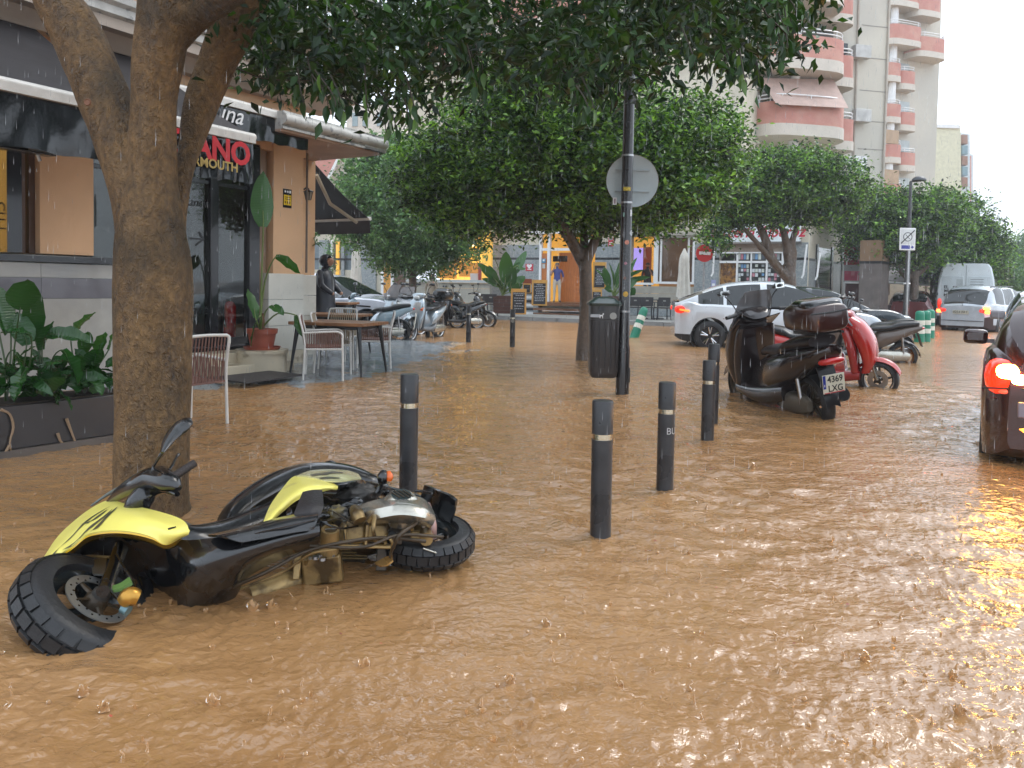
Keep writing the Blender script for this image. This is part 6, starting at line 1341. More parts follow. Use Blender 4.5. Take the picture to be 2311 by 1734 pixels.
# seat and tail
tube_part('saddle', [(500, 1215, .13), (530, 1170, .17), (580, 1135, .19), (640, 1105, .2), (700, 1090, .2), (770, 1088, .18), (830, 1095, .16), (872, 1102, .13)], [.04, .075, .10, .115, .12, .115, .08, .03], M_bbody, n=20, flat=.9)
rear = sheet_part('rear_panel', [[(594, 1186, .30), (612, 1142, .31), (640, 1103, .32), (664, 1078, .32), (700, 1077, .335), (738, 1086, .335), (762, 1100, .33)], [(598, 1186, .305), (628, 1150, .33), (660, 1118, .35), (690, 1100, .36), (715, 1098, .36), (740, 1098, .35), (761, 1102, .335)], [(602, 1184, .30), (632, 1158, .31), (664, 1132, .325), (694, 1120, .33), (722, 1110, .335), (745, 1104, .335), (760, 1104, .33)]], M_yel, nu=5, nv=5)
tail = sheet_part('tail_panel', [[(668, 1077, .33), (700, 1065, .31), (740, 1062, .30), (780, 1064, .29), (808, 1072, .28)], [(690, 1077, .345), (720, 1074, .345), (750, 1073, .34), (785, 1074, .33), (812, 1078, .29)], [(735, 1088, .35), (755, 1089, .35), (775, 1088, .34), (795, 1085, .33), (815, 1083, .30)]], M_yel2, nu=5, nv=5)
tb = bvh(tail)
for x, y, L_ in ((700, 1072, 40), (715, 1080, 52), (728, 1068, 46)): decal('dark_stripe', tb, [[(x, y), (x + L_ * .5, y - 3), (x + L_, y - 1)], [(x + 4, y + 4), (x + L_ * .5, y + 1.5), (x + L_, y + 1)]], mat('stripe_grey', (.07, .065, .035)))
sheet_part('tail_trim', [[(760, 1093, .345), (785, 1090, .34), (812, 1084, .31), (824, 1088, .26)], [(762, 1103, .30), (790, 1100, .30), (820, 1098, .27), (832, 1102, .22)]], M_bbody)
sheet_part('foot_panel', [[(684, 1116, .37), (704, 1112, .375), (726, 1112, .37)], [(672, 1148, .345), (700, 1145, .355), (728, 1142, .35)], [(662, 1180, .30), (690, 1178, .31), (716, 1172, .31)]], mat('matt_black', (.022, .018, .018), .5, var=.2, bump=.2, bscale=80), nu=3, nv=4, th=.012)
# handlebar
tube_part('handlebar_cowl', [(248, 1135, .30), (280, 1112, .36), (318, 1092, .42), (352, 1080, .45), (385, 1090, .45), (404, 1104, .43)], [.02, .045, .06, .065, .05, .015], M_bbody, n=16, flat=.8)
tube_part('handlebar_cowl', [(300, 1158, .30), (318, 1130, .36), (340, 1105, .4), (372, 1100, .42), (400, 1116, .41)], [.05, .06, .05, .035, .012], M_bbody, n=16, flat=.8)
tube_part('cowl_edge', [(205, 1142, .27), (250, 1112, .33), (300, 1088, .41), (350, 1070, .47)], [.004, .008, .012, .012], mat('grey_edge', (.12, .14, .13), .35))
tube_part('grip', [(388, 1079, .47), (412, 1063, .49), (440, 1045, .515)], [.017, .0175, .017], mat('grip_rubber', (.03, .022, .02), .6, bump=.4, bscale=120), n=14)
tube_part('brake_lever', [(374, 1070, .47), (388, 1052, .49), (397, 1034, .51), (403, 1026, .52)], [.006, .007, .006, .008], M_bbody, n=8)
tube_part('master_cylinder', [(345, 1068, .47), (362, 1066, .475), (380, 1074, .47)], [.022, .028, .02], M_bbody, n=12)
tube_part('mirror_stalk', [(343, 1064, .49), (347, 1052, .51), (358, 1034, .55), (368, 1018, .58)], [.005, .006, .006, .009], M_bbody, n=8)
tube_part('mirror', [(366, 1022, .575), (380, 996, .61), (397, 975, .64), (413, 960, .665), (424, 950, .68), (430, 944, .69)], [.009, .026, .036, .039, .028, .006], M_bbody, n=16, flat=.45)
# fork, caliper, disc
tube_part('fork_leg', [(268, 1232, .17), (250, 1285, .15), (232, 1335, .14)], [.024, .02, .024], M_bbody)
tube_part('fork_leg', [(282, 1240, .16), (266, 1280, .14), (249, 1322, .13)], [.014, .012, .015], M_cast)
sheet_part('caliper_bracket', [[(205, 1268, .15), (243, 1262, .16)], [(212, 1300, .13), (238, 1300, .14)]], M_steel, nu=3, nv=3, th=.01)
tube_part('fork_brace', [(150, 1262, .14), (200, 1256, .16), (248, 1258, .17)], .006, M_mud)
tube_part('brake_caliper', [(280, 1358, .12), (294, 1346, .14), (312, 1350, .13)], [.03, .034, .028], mat('gold_caliper', (.42, .22, .04), .28, .7, var=.2), n=8)
tube_part('brake_caliper_end', [(277, 1372, .10), (290, 1380, .09)], [.02, .02], mat('blueish_metal', (.12, .2, .22), .3, .5), n=8)
sheet_part('green_bracket', [[(256, 1328, .13), (274, 1322, .14), (294, 1308, .15)], [(256, 1338, .13), (276, 1334, .14), (300, 1320, .15)]], mat('green_bracket', (.10, .19, .05), .35), nu=3, nv=2, th=.012)
tube_part('brake_hose', [(262, 1250, .18), (285, 1290, .16), (305, 1320, .14), (300, 1345, .13)], .005, M_bbody)
tube_part('lower_fairing', [(318, 1300, .04), (330, 1340, .0), (300, 1395, -.03)], [.02, .03, .02], M_bbody)
# wheels
def fat_wheel(C, n, R0=.245, hw=.062, tyre_mt=M_rubber, disc=False, nb=26, rim_mt=None, Rr=.155, up=(0, 0, 1)):
    n = Vector(n).normalized(); M = n.to_track_quat('Z', 'Y').to_matrix()
    wq = 14; prof = [(R0 - .085 + .075 * math.sin(a) ** 1.0 if False else Rr + (R0 - .012 - Rr) * max(0, math.sin(a)) ** .55, -hw * math.cos(a)) for a in np.linspace(0, math.pi, wq)]
    prof += [(Rr - .01, hw * .7), (Rr - .01, -hw * .7)]
    m = MB(); m.lathe(prof, C, 56, M, closed=True); ty = m.build('tyre', tyre_mt, FS, True, smooth=60)
    # tread blocks: three rows, sharing three meshes
    rows = ((0, .042, 0), (.62, .034, .5), (-.62, .034, .5))
    for a0, bw, ph in rows:
        m = MB(); rr_ = R0 - .012; lx = 2 * math.pi * R0 / nb * .80; m.box((0, 0, 0), (lx, bw, .016)); me = m.mesh('tread_block', tyre_mt, 0)
        for i in range(nb):
            g = 2 * math.pi * (i + ph) / nb; th = math.pi / 2 - a0; rad = Rr + (rr_ - Rr) * math.sin(th) ** .55; ax = hw * math.cos(th) * (1 if True else 1)
            pos = Vector((rad * math.cos(g), rad * math.sin(g), ax)); rdir = Vector((math.cos(g) * math.sin(th), math.sin(g) * math.sin(th), math.cos(th) * 1.0)).normalized(); tdir = Vector((-math.sin(g), math.cos(g), 0)); bd = rdir.cross(tdir)
            L3 = Matrix((tdir, bd, rdir)).transposed(); wpos = M @ pos + Vector(C)
            o = bpy.data.objects.new('tread_block', me); COL.objects.link(o); o.parent = ty; o.matrix_local = Matrix.Translation(wpos) @ (M @ L3).to_4x4()
    rm = rim_mt or mat('black_rim', (.015, .02, .022), .22, .4, coat=.6)
    m = MB(); m.lathe([(Rr - .006, -hw * .72), (Rr + .004, -hw * .78), (Rr - .004, -hw * .62), (Rr - .03, -hw * .4), (Rr - .03, hw * .4), (Rr - .004, hw * .62), (Rr + .004, hw * .78), (Rr - .006, hw * .72), (Rr - .045, hw * .36), (Rr - .045, -hw * .36)], C, 48, M, closed=True); m.build('rim', rm, FS, True, smooth=40)
    for i in range(3):
        g = 2 * math.pi * i / 3 + .5; a = Vector((math.cos(g), math.sin(g), 0)); t_ = Vector((-math.sin(g), math.cos(g), 0)); m = MB()
        m.tube([M @ (a * .03) + Vector(C), M @ (a * (Rr - .03)) + Vector(C)], [.035, .028], 8, flat=.5); m.build('spoke', rm, FS, True)
    m = MB(); m.lathe([(0, -.05), (.045, -.05), (.045, .06), (.03, .085), (0, .085)], C, 20, M); m.build('hub', M_mud2, FS, True, smooth=40)
    return M
nF = Vector((.60, .06, .80)).normalized(); CF = Vector((-1.557, 2.89, .08)) - nF * .064; MF = fat_wheel(CF, nF, .284, .075, Rr=.182)
rdisc, rin = .128, .093
m = MB(); m.lathe([(rin, .060), (rdisc, .060), (rdisc, .065), (rin, .065)], CF, 56, MF, closed=True); dsk = m.build('brake_disc', mat('disc_steel', (.42, .42, .40), .3, .8, var=.1), FS, True, smooth=30)
me = MB().lathe([(0, 0), (.0045, 0), (.0045, .0015), (0, .0015)], (0, 0, 0), 8).mesh('disc_hole', M_bbody, 0)
for i in range(24):
    g = 2 * math.pi * i / 24; r = .098 + .013 * (i % 2); p = MF @ Vector((r * math.cos(g), r * math.sin(g), .0648)) + Vector(CF); o = bpy.data.objects.new('disc_hole', me); COL.objects.link(o); o.parent = dsk; o.matrix_local = Matrix.Translation(p) @ MF.to_4x4()
for i in range(5):
    g = 2 * math.pi * i / 5; a = Vector((math.cos(g), math.sin(g), 0)); m = MB(); m.tube([MF @ (a * .03 + Vector((0, 0, .060))) + CF, MF @ (a * .092 + Vector((0, 0, .060))) + CF], [.014, .009], 8, flat=.4); m.build('disc_arm', M_mud2, FS, True)
m = MB(); m.lathe([(0, .100), (.022, .100), (.034, .092), (.036, .06), (.0, .05)], CF, 22, MF); m.build('axle_cap', mat('axle_grey', (.07, .065, .06), .35, .5, var=.3), FS, True, smooth=40)
CR = Q(960, 1218, .10); nR = (.04, -.10, 1); MRr = fat_wheel(CR, nR, .237, .060, nb=30)
# mud wheel arch pieces, swing arm and engine
sheet_part('plate_holder', [[(963, 1094, .30), (992, 1106, .31), (1018, 1116, .31), (1033, 1128, .30)], [(952, 1124, .22), (985, 1140, .22), (1015, 1150, .22), (1028, 1155, .22)], [(940, 1148, .16), (970, 1160, .16), (1002, 1172, .16), (1020, 1180, .16)]], M_bbody, nu=3, nv=4, th=.012)
tube_part('plate_bracket', [(938, 1108, .30), (955, 1110, .30), (975, 1114, .31)], .007, M_bbody)
tube_part('tail_frame', [(830, 1098, .22), (880, 1112, .24), (940, 1128, .22), (985, 1150, .18)], [.03, .03, .028, .02], M_bbody)
tube_part('indicator_stalk', [(852, 1112, .30), (858, 1098, .33), (862, 1084, .36)], [.016, .012, .012], M_bbody)
tube_part('indicator', [(863, 1090, .36), (864, 1076, .39), (866, 1064, .41)], [.020, .026, .014], M_bbody, n=14)
tube_part('indicator_lens', [(877, 1086, .37), (879, 1076, .39), (877, 1065, .41)], [.012, .018, .010], mat('orange_lens', (.7, .12, .01), .25, coat=.5), n=12)
tube_part('grab_handle', [(725, 1060, .26), (745, 1051, .27), (768, 1060, .26)], [.02, .03, .018], M_bbody)
# engine
def lump(name, px, py, z, r, sc, mt, amp=.2, seed=0, tilt=0):
    bm = bmesh.new(); bmesh.ops.create_icosphere(bm, subdivisions=4, radius=1); from mathutils import noise
    c = Q(px, py, z)
    for v in bm.verts: k = 1 + amp * noise.noise(v.co * 2.2 + Vector((seed, 0, 0))) + amp * .5 * noise.noise(v.co * 6 + Vector((seed, 0, 0))); v.co = Vector((v.co.x * sc[0], v.co.y * sc[1], v.co.z * sc[2])) * r * k
    bmesh.ops.rotate(bm, verts=bm.verts, matrix=Matrix.Rotation(tilt, 3, 'Z')); bmesh.ops.translate(bm, verts=bm.verts, vec=c)
    me = bpy.data.meshes.new(name); bm.to_mesh(me); bm.free(); me.materials.append(mt); me.shade_smooth(); return objm(name, me, FS, True)
lump('gearbox', 805, 1118, .25, .085, (1.25, .8, .6), mat('dark_gearbox', (.05, .045, .04), .35, .3, var=.4, vscale=20, bump=.4), .35, 3, .2)
lump('wiring_bundle', 790, 1145, .22, .075, (1.5, .7, .5), M_bbody, .45, 8)
lump('wiring_bundle', 700, 1170, .22, .10, (1.2, .8, .6), M_bbody, .3, 5)
lump('crankcase', 840, 1205, .12, .12, (1.5, .8, .8), M_mud2, .15, 6)
sheet_part('belt_cover', [[(812, 1150, .27), (850, 1138, .29), (905, 1128, .30), (950, 1134, .29), (972, 1160, .26)], [(815, 1166, .28), (850, 1158, .31), (905, 1150, .33), (952, 1158, .31), (974, 1172, .26)], [(822, 1178, .22), (852, 1172, .26), (905, 1172, .27), (950, 1176, .26), (970, 1184, .22)]], M_cast, nu=5, nv=4, th=.02)
nD = Vector((.08, -.30, 1)).normalized(); MD = nD.to_track_quat('Z', 'Y').to_matrix(); CD = Q(904, 1152, .27)
m = MB(); m.lathe([(0, .082), (.048, .082), (.052, .078), (.062, .072), (.083, .045), (.088, .015), (.084, -.04), (.0, -.05)], CD, 36, MD); m.build('fan_cover', M_cast, FS, True, smooth=45)
m = MB(); m.lathe([(0, .085), (.044, .084), (.046, .079)], CD, 28, MD); m.build('fan_grille', mat('dark_grille', (.02, .03, .03), .2, coat=.5), FS, True)
for i in range(4): m = MB(); m.box(MD @ Vector((-.03 + i * .02, 0, .087)) + CD, (.006, .07, .003), MD @ Matrix.Rotation(.6, 3, 'Z')); m.build('grille_bar', M_mud2, FS, True)
sheet_part('paper_label', [[(832, 1156, .292), (862, 1147, .305)], [(838, 1164, .295), (866, 1156, .315)]], mat('label', (.45, .45, .3), .4, var=.5, vscale=60), nu=3, nv=2, th=.002)
def qbox(name, px, py, z, dim, mt, rz=.12, bev=.012, rx=-.25): m = MB(); m.box(Q(px, py, z), dim, Euler((rx, .05, rz)).to_matrix()); return m.build(name, mt, FS, True, bevel=bev)
qbox('valve_cover', 798, 1204, .19, (.125, .085, .10), M_mud, bev=.022); qbox('valve_cover', 850, 1200, .185, (.105, .08, .09), M_mud, bev=.02)
qbox('head_flange', 822, 1232, .15, (.27, .10, .014), M_mud, bev=.004); qbox('head_rib', 780, 1206, .20, (.012, .09, .085), M_mud, bev=.003); qbox('head_rib', 828, 1206, .20, (.012, .09, .085), M_mud, bev=.003)
tube_part('spark_lead', [(832, 1178, .27), (845, 1165, .30), (842, 1196, .27), (848, 1220, .2)], .009, M_mud)
for x, y, z in ((766, 1226, .165), (790, 1230, .165), (815, 1232, .165), (842, 1230, .165), (870, 1228, .165), (778, 1180, .25), (820, 1178, .25), (846, 1178, .25), (872, 1178, .24), (700, 1262, .13), (752, 1256, .13), (880, 1180, .25), (955, 1190, .22), (930, 1196, .21), (968, 1168, .24)):
    m = MB(); m.lathe([(0, .010), (.007, .010), (.008, 0)], Q(x, y, z), 6, Matrix.Rotation(.3, 3, 'X')); m.build('bolt', M_steel if x % 3 else M_mud, FS, True)
rc = random.Random(21)
for i in range(9):
    x0 = rc.uniform(690, 900); y0 = rc.uniform(1110, 1180); z0 = rc.uniform(.24, .3)
    tube_part('cable', [(x0, y0, z0), (x0 + rc.uniform(10, 40), y0 + rc.uniform(-12, 22), z0 + .015), (x0 + rc.uniform(30, 80), y0 + rc.uniform(-10, 30), z0 - .02), (x0 + rc.uniform(60, 110), y0 + rc.uniform(0, 50), z0 - .06)], rc.uniform(.0025, .0045), M_bbody if i % 3 else M_mud2, n=6)
qbox('clamp', 900, 1215, .17, (.03, .05, .05), M_mud2, bev=.004); qbox('engine_mount', 940, 1215, .15, (.06, .05, .07), M_mud, bev=.008); qbox('engine_mount', 672, 1272, .09, (.03, .04, .13), M_mud, bev=.004); qbox('engine_mount', 862, 1262, .06, (.05, .05, .10), M_mud2, bev=.006)
lump('carburettor', 762, 1165, .24, .05, (1, .8, .9), mat('black_rubber_boot', (.03, .03, .03), .35, var=.3, col2=(.25, .18, .05), c2scale=9), .25, 2)
tube_part('intake_boot', [(800, 1150, .30), (806, 1162, .30), (812, 1176, .28)], [.022, .03, .028], M_mud, n=14)
cb = Q(797, 1268, .08)
for i in range(11):
    z0 = i * .0135; m = MB(); m.box(Q(800, 1262, .0) + Vector((0, .0, z0 + .02)), (.135 - .001 * i, .10, .006)); m.build('cooling_fin', M_mud, FS, True, bevel=.002)
m = MB(); m.box(Q(800, 1262, .0) + Vector((0, .005, .08)), (.105, .08, .2)); m.build('cylinder', M_mud2, FS, True)
m = MB(); m.box(Q(728, 1282, .06), (.17, .06, .13), Euler((.1, -.1, .12)).to_matrix()); m.build('battery_box', M_mud, FS, True, bevel=.012)
for x, y in ((712, 1262), (722, 1258), (728, 1265)): m = MB(); m.lathe([(0, .012), (.013, .012), (.014, 0), (0, 0)], Q(x, y, .125), 12); m.build('bolt', M_steel, FS, True)
m = MB(); cc = Q(744, 1222, .19); Mz = Vector((.1, -.25, 1)).normalized().to_track_quat('Z', 'Y').to_matrix(); m.lathe([(.0, .045), (.028, .045), (.03, .06), (.038, .06), (.04, .045), (.042, -.05), (0, -.05)], cc, 24, Mz); m.build('filler_neck', M_mud, FS, True, smooth=40)
m = MB(); m.box(cc + Mz @ Vector((0, 0, .055)), (.045, .008, .012), Mz); m.build('filler_bar', M_steel, FS, True)
for pts, r, mt in (([(500, 1335, .05), (600, 1292, .14), (690, 1245, .20), (790, 1222, .24), (872, 1214, .22), (960, 1222, .17)], .008, M_mud2), ([(540, 1330, .03), (640, 1290, .10), (700, 1250, .18), (760, 1240, .2)], .006, M_mud), ([(700, 1232, .22), (820, 1235, .22), (900, 1208, .24), (1000, 1212, .20)], .007, M_mud2), ([(870, 1210, .22), (885, 1225, .2), (880, 1260, .10)], .006, M_mud), ([(955, 1238, .14), (985, 1248, .12)], .004, M_cast)):
    tube_part('hose', pts, r, mt, n=8)
tube_part('kick_lever', [(945, 1155, .30), (938, 1180, .27), (905, 1205, .25), (888, 1235, .19), (880, 1258, .13)], [.008, .009, .009, .007, .005], M_mud2)
sheet_part('kick_pedal', [[(846, 1274, .09), (868, 1262, .11), (886, 1256, .12)], [(858, 1280, .09), (874, 1278, .10), (888, 1268, .115)]], mat('brass_pedal', (.42, .26, .09), .25, .7), nu=3, nv=2, th=.008)
tube_part('muffler_can', [(560, 1345, -.01), (640, 1318, .0), (690, 1300, .01)], [.045, .05, .04], M_mud, n=14)
for x in (655, 672, 690): tube_part('frame_bracket', [(x, 1262, .12), (x + 3, 1310, -.02)], .010, M_mud)
tube_part('shock_absorber', [(965, 1140, .26), (975, 1180, .22), (978, 1215, .15)], [.016, .02, .016], mat('pink_cover', (.35, .22, .2), .3, .4))
tube_part('swing_arm', [(940, 1180, .2), (960, 1200, .17), (962, 1218, .17)], [.03, .035, .03], M_mud)
m = MB(); m.lathe([(0, .13), (.018, .13), (.02, .10), (.03, .08), (0, .07)], CR, 16, MRr); m.build('axle_nut', M_mud, FS, True)
tube_part('bracket_strut', [(958, 1235, .13), (970, 1243, .11), (985, 1250, .10)], .005, M_cast)
# ---------------- standing scooters, built in their own frame (x forward, z up)
def scooter(name, label, loc, rz, body, body2=None, seat=M_black, scale=1.0, shield=False, box=None, plate=None, mirrors=True, sporty=0, wheel_r=.25, group=None, maxi=0, lean=0, rimm=None, plate_s='', headm=None, lensm=None, handle_turn=0):
    t = thing(name, label, 'scooter', loc, rot=(lean, 0, rz), group=group); t.scale = (scale,) * 3; b2 = body2 or M_black
    xr, xf = -.62, .70; R0 = wheel_r; rimm = rimm or M_steel
    def wheel(x, nm, turn=0):
        Mx = Matrix.Rotation(turn, 3, 'Z') @ Matrix.Rotation(R(90), 3, 'X'); hw = .055 if not maxi else .065
        prof = [(R0 - .07 + .07 * math.sin(a) ** .6, -hw * math.cos(a)) for a in np.linspace(.05, math.pi - .05, 10)]
        m = MB(); m.lathe(prof, (x, 0, R0), 32, Mx, closed=True); w = m.build('tyre', M_rubber, t, smooth=60)
        m = MB(); m.lathe([(R0 - .068, -hw * .8), (R0 - .068, hw * .8), (R0 - .085, hw * .6), (R0 - .085, -hw * .6)], (x, 0, R0), 32, Mx, closed=True); m.build('rim', rimm, t, smooth=40)
        for i in range(5): g = 2 * math.pi * i / 5; m = MB(); m.tube([Mx @ Vector((.03 * math.cos(g), .03 * math.sin(g), 0)) + Vector((x, 0, R0)), Mx @ Vector(((R0 - .08) * math.cos(g + .25), (R0 - .08) * math.sin(g + .25), 0)) + Vector((x, 0, R0))], [.022, .014], 6); m.build('spoke', rimm, t)
        m = MB(); m.lathe([(0, -.07), (.04, -.07), (.04, .07), (0, .07)], (x, 0, R0), 14, Mx); m.build('hub', M_mud2, t)
        m = MB(); m.lathe([(.06, .05), (R0 * .5, .05), (R0 * .5, .055), (.06, .055)], (x, 0, R0), 26, Mx, closed=True); m.build('brake_disc', M_steel, t)
    wheel(xr, 'rear'); wheel(xf, 'front', handle_turn)
    k = 1.0
    # front: forks, fender
    for sy in (-.075, .075): m = MB(); m.tube([(xf, sy, R0), (xf - .12, sy, R0 + .35)], .02, 8); m.build('fork_leg', M_cast, t)
    m = MB(); pts = [(xf + (R0 + .035) * math.cos(a), (R0 + .035) * math.sin(a)) for a in np.linspace(R(25), R(150), 9)]
    rows = [[(px, y, R0 + pz - abs(y) * .6) for px, pz in pts] for y in (-.075, -.05, 0, .05, .075)]; m.sheet(rows, 2, 2, th=.008); m.build('front_fender', body, t, smooth=60)
    # apron / nose : sections tilted along a near vertical path
    if not maxi:
        m = MB(); m.loft([(.50, .30, .15, .05, R(-80)), (.52, .45, .20, .07, R(-75)), (.47, .65, .22, .085, R(-65)), (.40, .84, .19, .085, R(-60)), (.33, .95, .14, .06, R(-55))], 20, 2.6, sub=5); m.build('front_apron', body, t, smooth=60)
        m = MB(); m.loft([(.40, .30, .16, .02, R(-75)), (.38, .6, .20, .03, R(-70)), (.30, .88, .17, .03, R(-60))], 16, 3, sub=4); m.build('leg_shield', b2, t, smooth=60)
        m = MB(); m.loft([(.42, .30, .15, .03, 0), (.2, .27, .17, .04, 0), (-.1, .28, .17, .05, 0), (-.25, .36, .15, .07, .3)], 18, 4, sub=3); m.build('floorboard', b2, t, smooth=60)
        m = MB(); m.loft([(-.10, .45, .13, .13, .2), (-.22, .52, .17, .17, .1), (-.45, .60, .18, .13, .1), (-.70, .70, .14, .09, .1), (-.90, .76, .07, .045, .1)], 20, 2.6, sub=5); m.build('rear_body', body, t, smooth=60)
        m = MB(); m.loft([(-.02, .70, .10, .02, .2), (-.12, .725, .14, .045, .05), (-.38, .75, .15, .05, 0), (-.52, .79, .14, .06, .12), (-.80, .83, .11, .04, .08), (-.86, .83, .06, .02, 0)], 18, 2.8, sub=4); m.build('seat', seat, t, smooth=60)
        hz, hx = 1.0, .30
    else:
        m = MB(); m.loft([(.56, .34, .17, .06, R(-85)), (.60, .50, .20, .09, R(-75)), (.55, .72, .22, .12, R(-65)), (.44, .92, .21, .11, R(-55)), (.34, 1.03, .18, .07, R(-50))], 20, 2.8, sub=5); m.build('front_apron', body, t, smooth=60)
        m = MB(); m.loft([(.44, .34, .21, .05, R(-80)), (.40, .6, .23, .06, R(-75)), (.32, .86, .22, .06, R(-70)), (.28, .95, .2, .04, R(-70))], 16, 3.5, sub=4); m.build('leg_shield', b2, t, smooth=60)
        m = MB(); m.loft([(.50, .30, .20, .06, 0), (.2, .28, .22, .09, 0), (-.1, .30, .22, .11, 0), (-.4, .36, .2, .1, .1)], 18, 3.4, sub=3); m.build('floorboard', b2, t, smooth=60)
        m = MB(); m.loft([(.30, .42, .10, .16, .2), (0, .48, .18, .2, 0), (-.25, .56, .24, .2, .1), (-.55, .64, .25, .17, .1), (-.85, .73, .18, .11, .15), (-1.0, .80, .08, .05, .1)], 20, 2.6, sub=5); m.build('rear_body', body, t, smooth=60)
        m = MB(); m.loft([(.05, .70, .11, .03, .2), (-.08, .74, .16, .05, 0), (-.35, .76, .18, .055, 0), (-.48, .82, .17, .06, .2), (-.85, .88, .14, .05, .05)], 18, 2.8, sub=4); m.build('seat', seat, t, smooth=60)
        hz, hx = 1.06, .28
    m = MB()
    for sy in (1, -1):
        m = MB(); m.tube([(hx + .02, 0, hz), (hx, sy * .16, hz + .05), (hx - .06, sy * .25, hz + .04)], .014, 8, sub=3); m.build('handlebar', M_black, t)
        m = MB(); m.tube([(hx - .06, sy * .25, hz + .04), (hx - .09, sy * .37, hz + .03)], .02, 10); m.build('grip', M_rubber, t)
        m = MB(); m.tube([(hx + .0, sy * .2, hz + .05), (hx + .02, sy * .30, hz + .03), (hx - .01, sy * .36, hz + .02)], .007, 6); m.build('brake_lever', M_steel, t)
        if mirrors:
            m = MB(); m.tube([(hx, sy * .19, hz + .06), (hx + .03, sy * .24, hz + .17), (hx + .02, sy * .30, hz + .24)], .007, 6, sub=3); m.build('mirror_stalk', M_black, t)
            m = MB(); m.tube([(hx + .02, sy * .25, hz + .26), (hx + .02, sy * .31, hz + .275), (hx + .02, sy * .38, hz + .27)], [.02, .048, .022], 12, sub=4, flat=.6); mr_ = m.build('mirror', M_black, t, smooth=60)
            m = MB(); m.box((hx - .012, sy * .315, hz + .275), (.004, .10, .055)); m.build('mirror_glass', mat('mirror_glass', (.7, .72, .7), .05, 1), t)
    m = MB(); m.loft([(hx - .08, hz, .10, .03, R(-30)), (hx, hz + .04, .17, .05, R(-20)), (hx + .08, hz + .02, .14, .05, R(-20)), (hx + .13, hz - .02, .08, .03, 0)], 16, 2.4, sub=4); m.build('handlebar_cover', b2 if maxi else body, t, smooth=60)
    hm = headm or mat('headlamp_glass', (.55, .58, .58), .08, var=.3, vscale=20, coat=1)
    if sporty or maxi:
        for sy in (1, -1): m = MB(); m.loft([(.62, .60, .012, .02, R(-60), sy * .05), (.60, .68, .045, .025, R(-60), sy * .10), (.53, .80, .04, .02, R(-55), sy * .14), (.46, .88, .01, .01, R(-55), sy * .16)], 12, 2.2, sub=4); m.build('headlight', hm, t, smooth=60)
    else: m = MB(); m.loft([(hx + .10, hz - .02, .07, .045, 0), (hx + .16, hz - .02, .065, .04, 0), (hx + .18, hz - .02, .02, .012, 0)], 14, 2.4, sub=2); m.build('headlight', hm, t, smooth=60)
    for sy in (1, -1): m = MB(); m.loft([(.50, .70, .015, .015, 0, sy * .18), (.53, .72, .03, .02, 0, sy * .17), (.48, .76, .01, .01, 0, sy * .2)], 10, 2, sub=3); m.build('indicator', mat('orange_lens', (.7, .12, .01)), t)
    m = MB(); m.loft([(-.86, .74, .08, .03, 0), (-.92, .755, .06, .025, 0), (-.95, .76, .02, .01, 0)] if not maxi else [(-.95, .70, .13, .035, 0), (-1.01, .71, .10, .03, 0), (-1.03, .71, .04, .01, 0)], 14, 2.4, sub=2); m.build('tail_light', lensm or mat('tail_red', (.45, .01, .01), .15, coat=.8), t, smooth=60)
    # engine, exhaust, rear mudguard
    m = MB(); m.loft([(-.18, .28, .09, .09, 0, .06), (-.35, .27, .10, .10, 0, .07), (-.62, .27, .05, .09, 0, .10), (-.72, .27, .03, .05, 0, .11)], 14, 3, sub=3); m.build('engine', M_cast if not maxi else mat('dirty_engine', (.16, .14, .11), .35, .4, var=.3), t, smooth=60)
    m = MB(); m.tube([(-.25, -.13, .22), (-.45, -.15, .24), (-.85, -.16, .36)], [.03, .06, .065], 14, sub=3); m.build('muffler', M_black if maxi else M_steel, t, smooth=60)
    m = MB(); m.tube([(-.62, .13, .27), (-.58, .13, .6)], .02, 8); m.build('shock_absorber', M_steel, t)
    m = MB(); pts = [(xr + (R0 + .03) * math.cos(a), (R0 + .03) * math.sin(a)) for a in np.linspace(R(60), R(175), 8)]
    rows = [[(px, y, R0 + pz - abs(y) * .4) for px, pz in pts] for y in (-.07, 0, .07)]; m.sheet(rows, 2, 2, th=.006); m.build('rear_mudguard', M_black, t, smooth=60)
    m = MB(); m.sheet([[(-.84, -.09, .68), (-.84, .09, .68)], [(-.92, -.085, .44), (-.92, .085, .44)]], 3, 3, th=.008); m.build('plate_holder', M_black, t)
    if shield:
        m = MB(); H = shield
        rows = [[(.50 - .22 * s_ + -.10 * abs(c_) ** 2 , c_ * (.22 * (1 - .35 * s_ ** 3)), .96 + H * s_) for c_ in np.linspace(-1, 1, 7)] for s_ in np.linspace(0, 1, 6)]
        m.sheet(rows, 2, 2, th=.004); m.build('windscreen', mat('smoked_screen', (.30, .29, .29), .1, var=.2, trans=.55, ior=1.05), t, smooth=80)
        m = MB(); rows = [[(.50 - .22 * s_ - .10 * c_ ** 2 + .006, c_ * .235, .93 + H * .35 * s_ * (.55 + .5 * abs(c_))) for c_ in np.linspace(-1, 1, 7)] for s_ in np.linspace(0, 1, 4)]
        m.sheet(rows, 2, 2, th=.01); m.build('screen_base', b2, t, smooth=80)
    if plate:
        pm = mat('plate_white', (.62, .60, .48), .4)
        M0 = frame((-.955, 0, .50), (0, -1, 0), (-.05, 0, 1)); m = MB(); m.box((0, 0, 0), (.22, .17, .006)); o = m.build('number_plate', pm, t, bevel=.01); o.data.transform(M0)
        m = MB(); m.box((-.094, .02, .0045), (.026, .12, .003)); o = m.build('blue_band', mat('plate_blue', (.01, .03, .25), .4), t); o.data.transform(M0)
        m = MB(); m.box((0, -.08, .0045), (.2, .008, .003)); o = m.build('red_strip', mat('plate_red', (.4, .05, .05), .4), t); o.data.transform(M0)
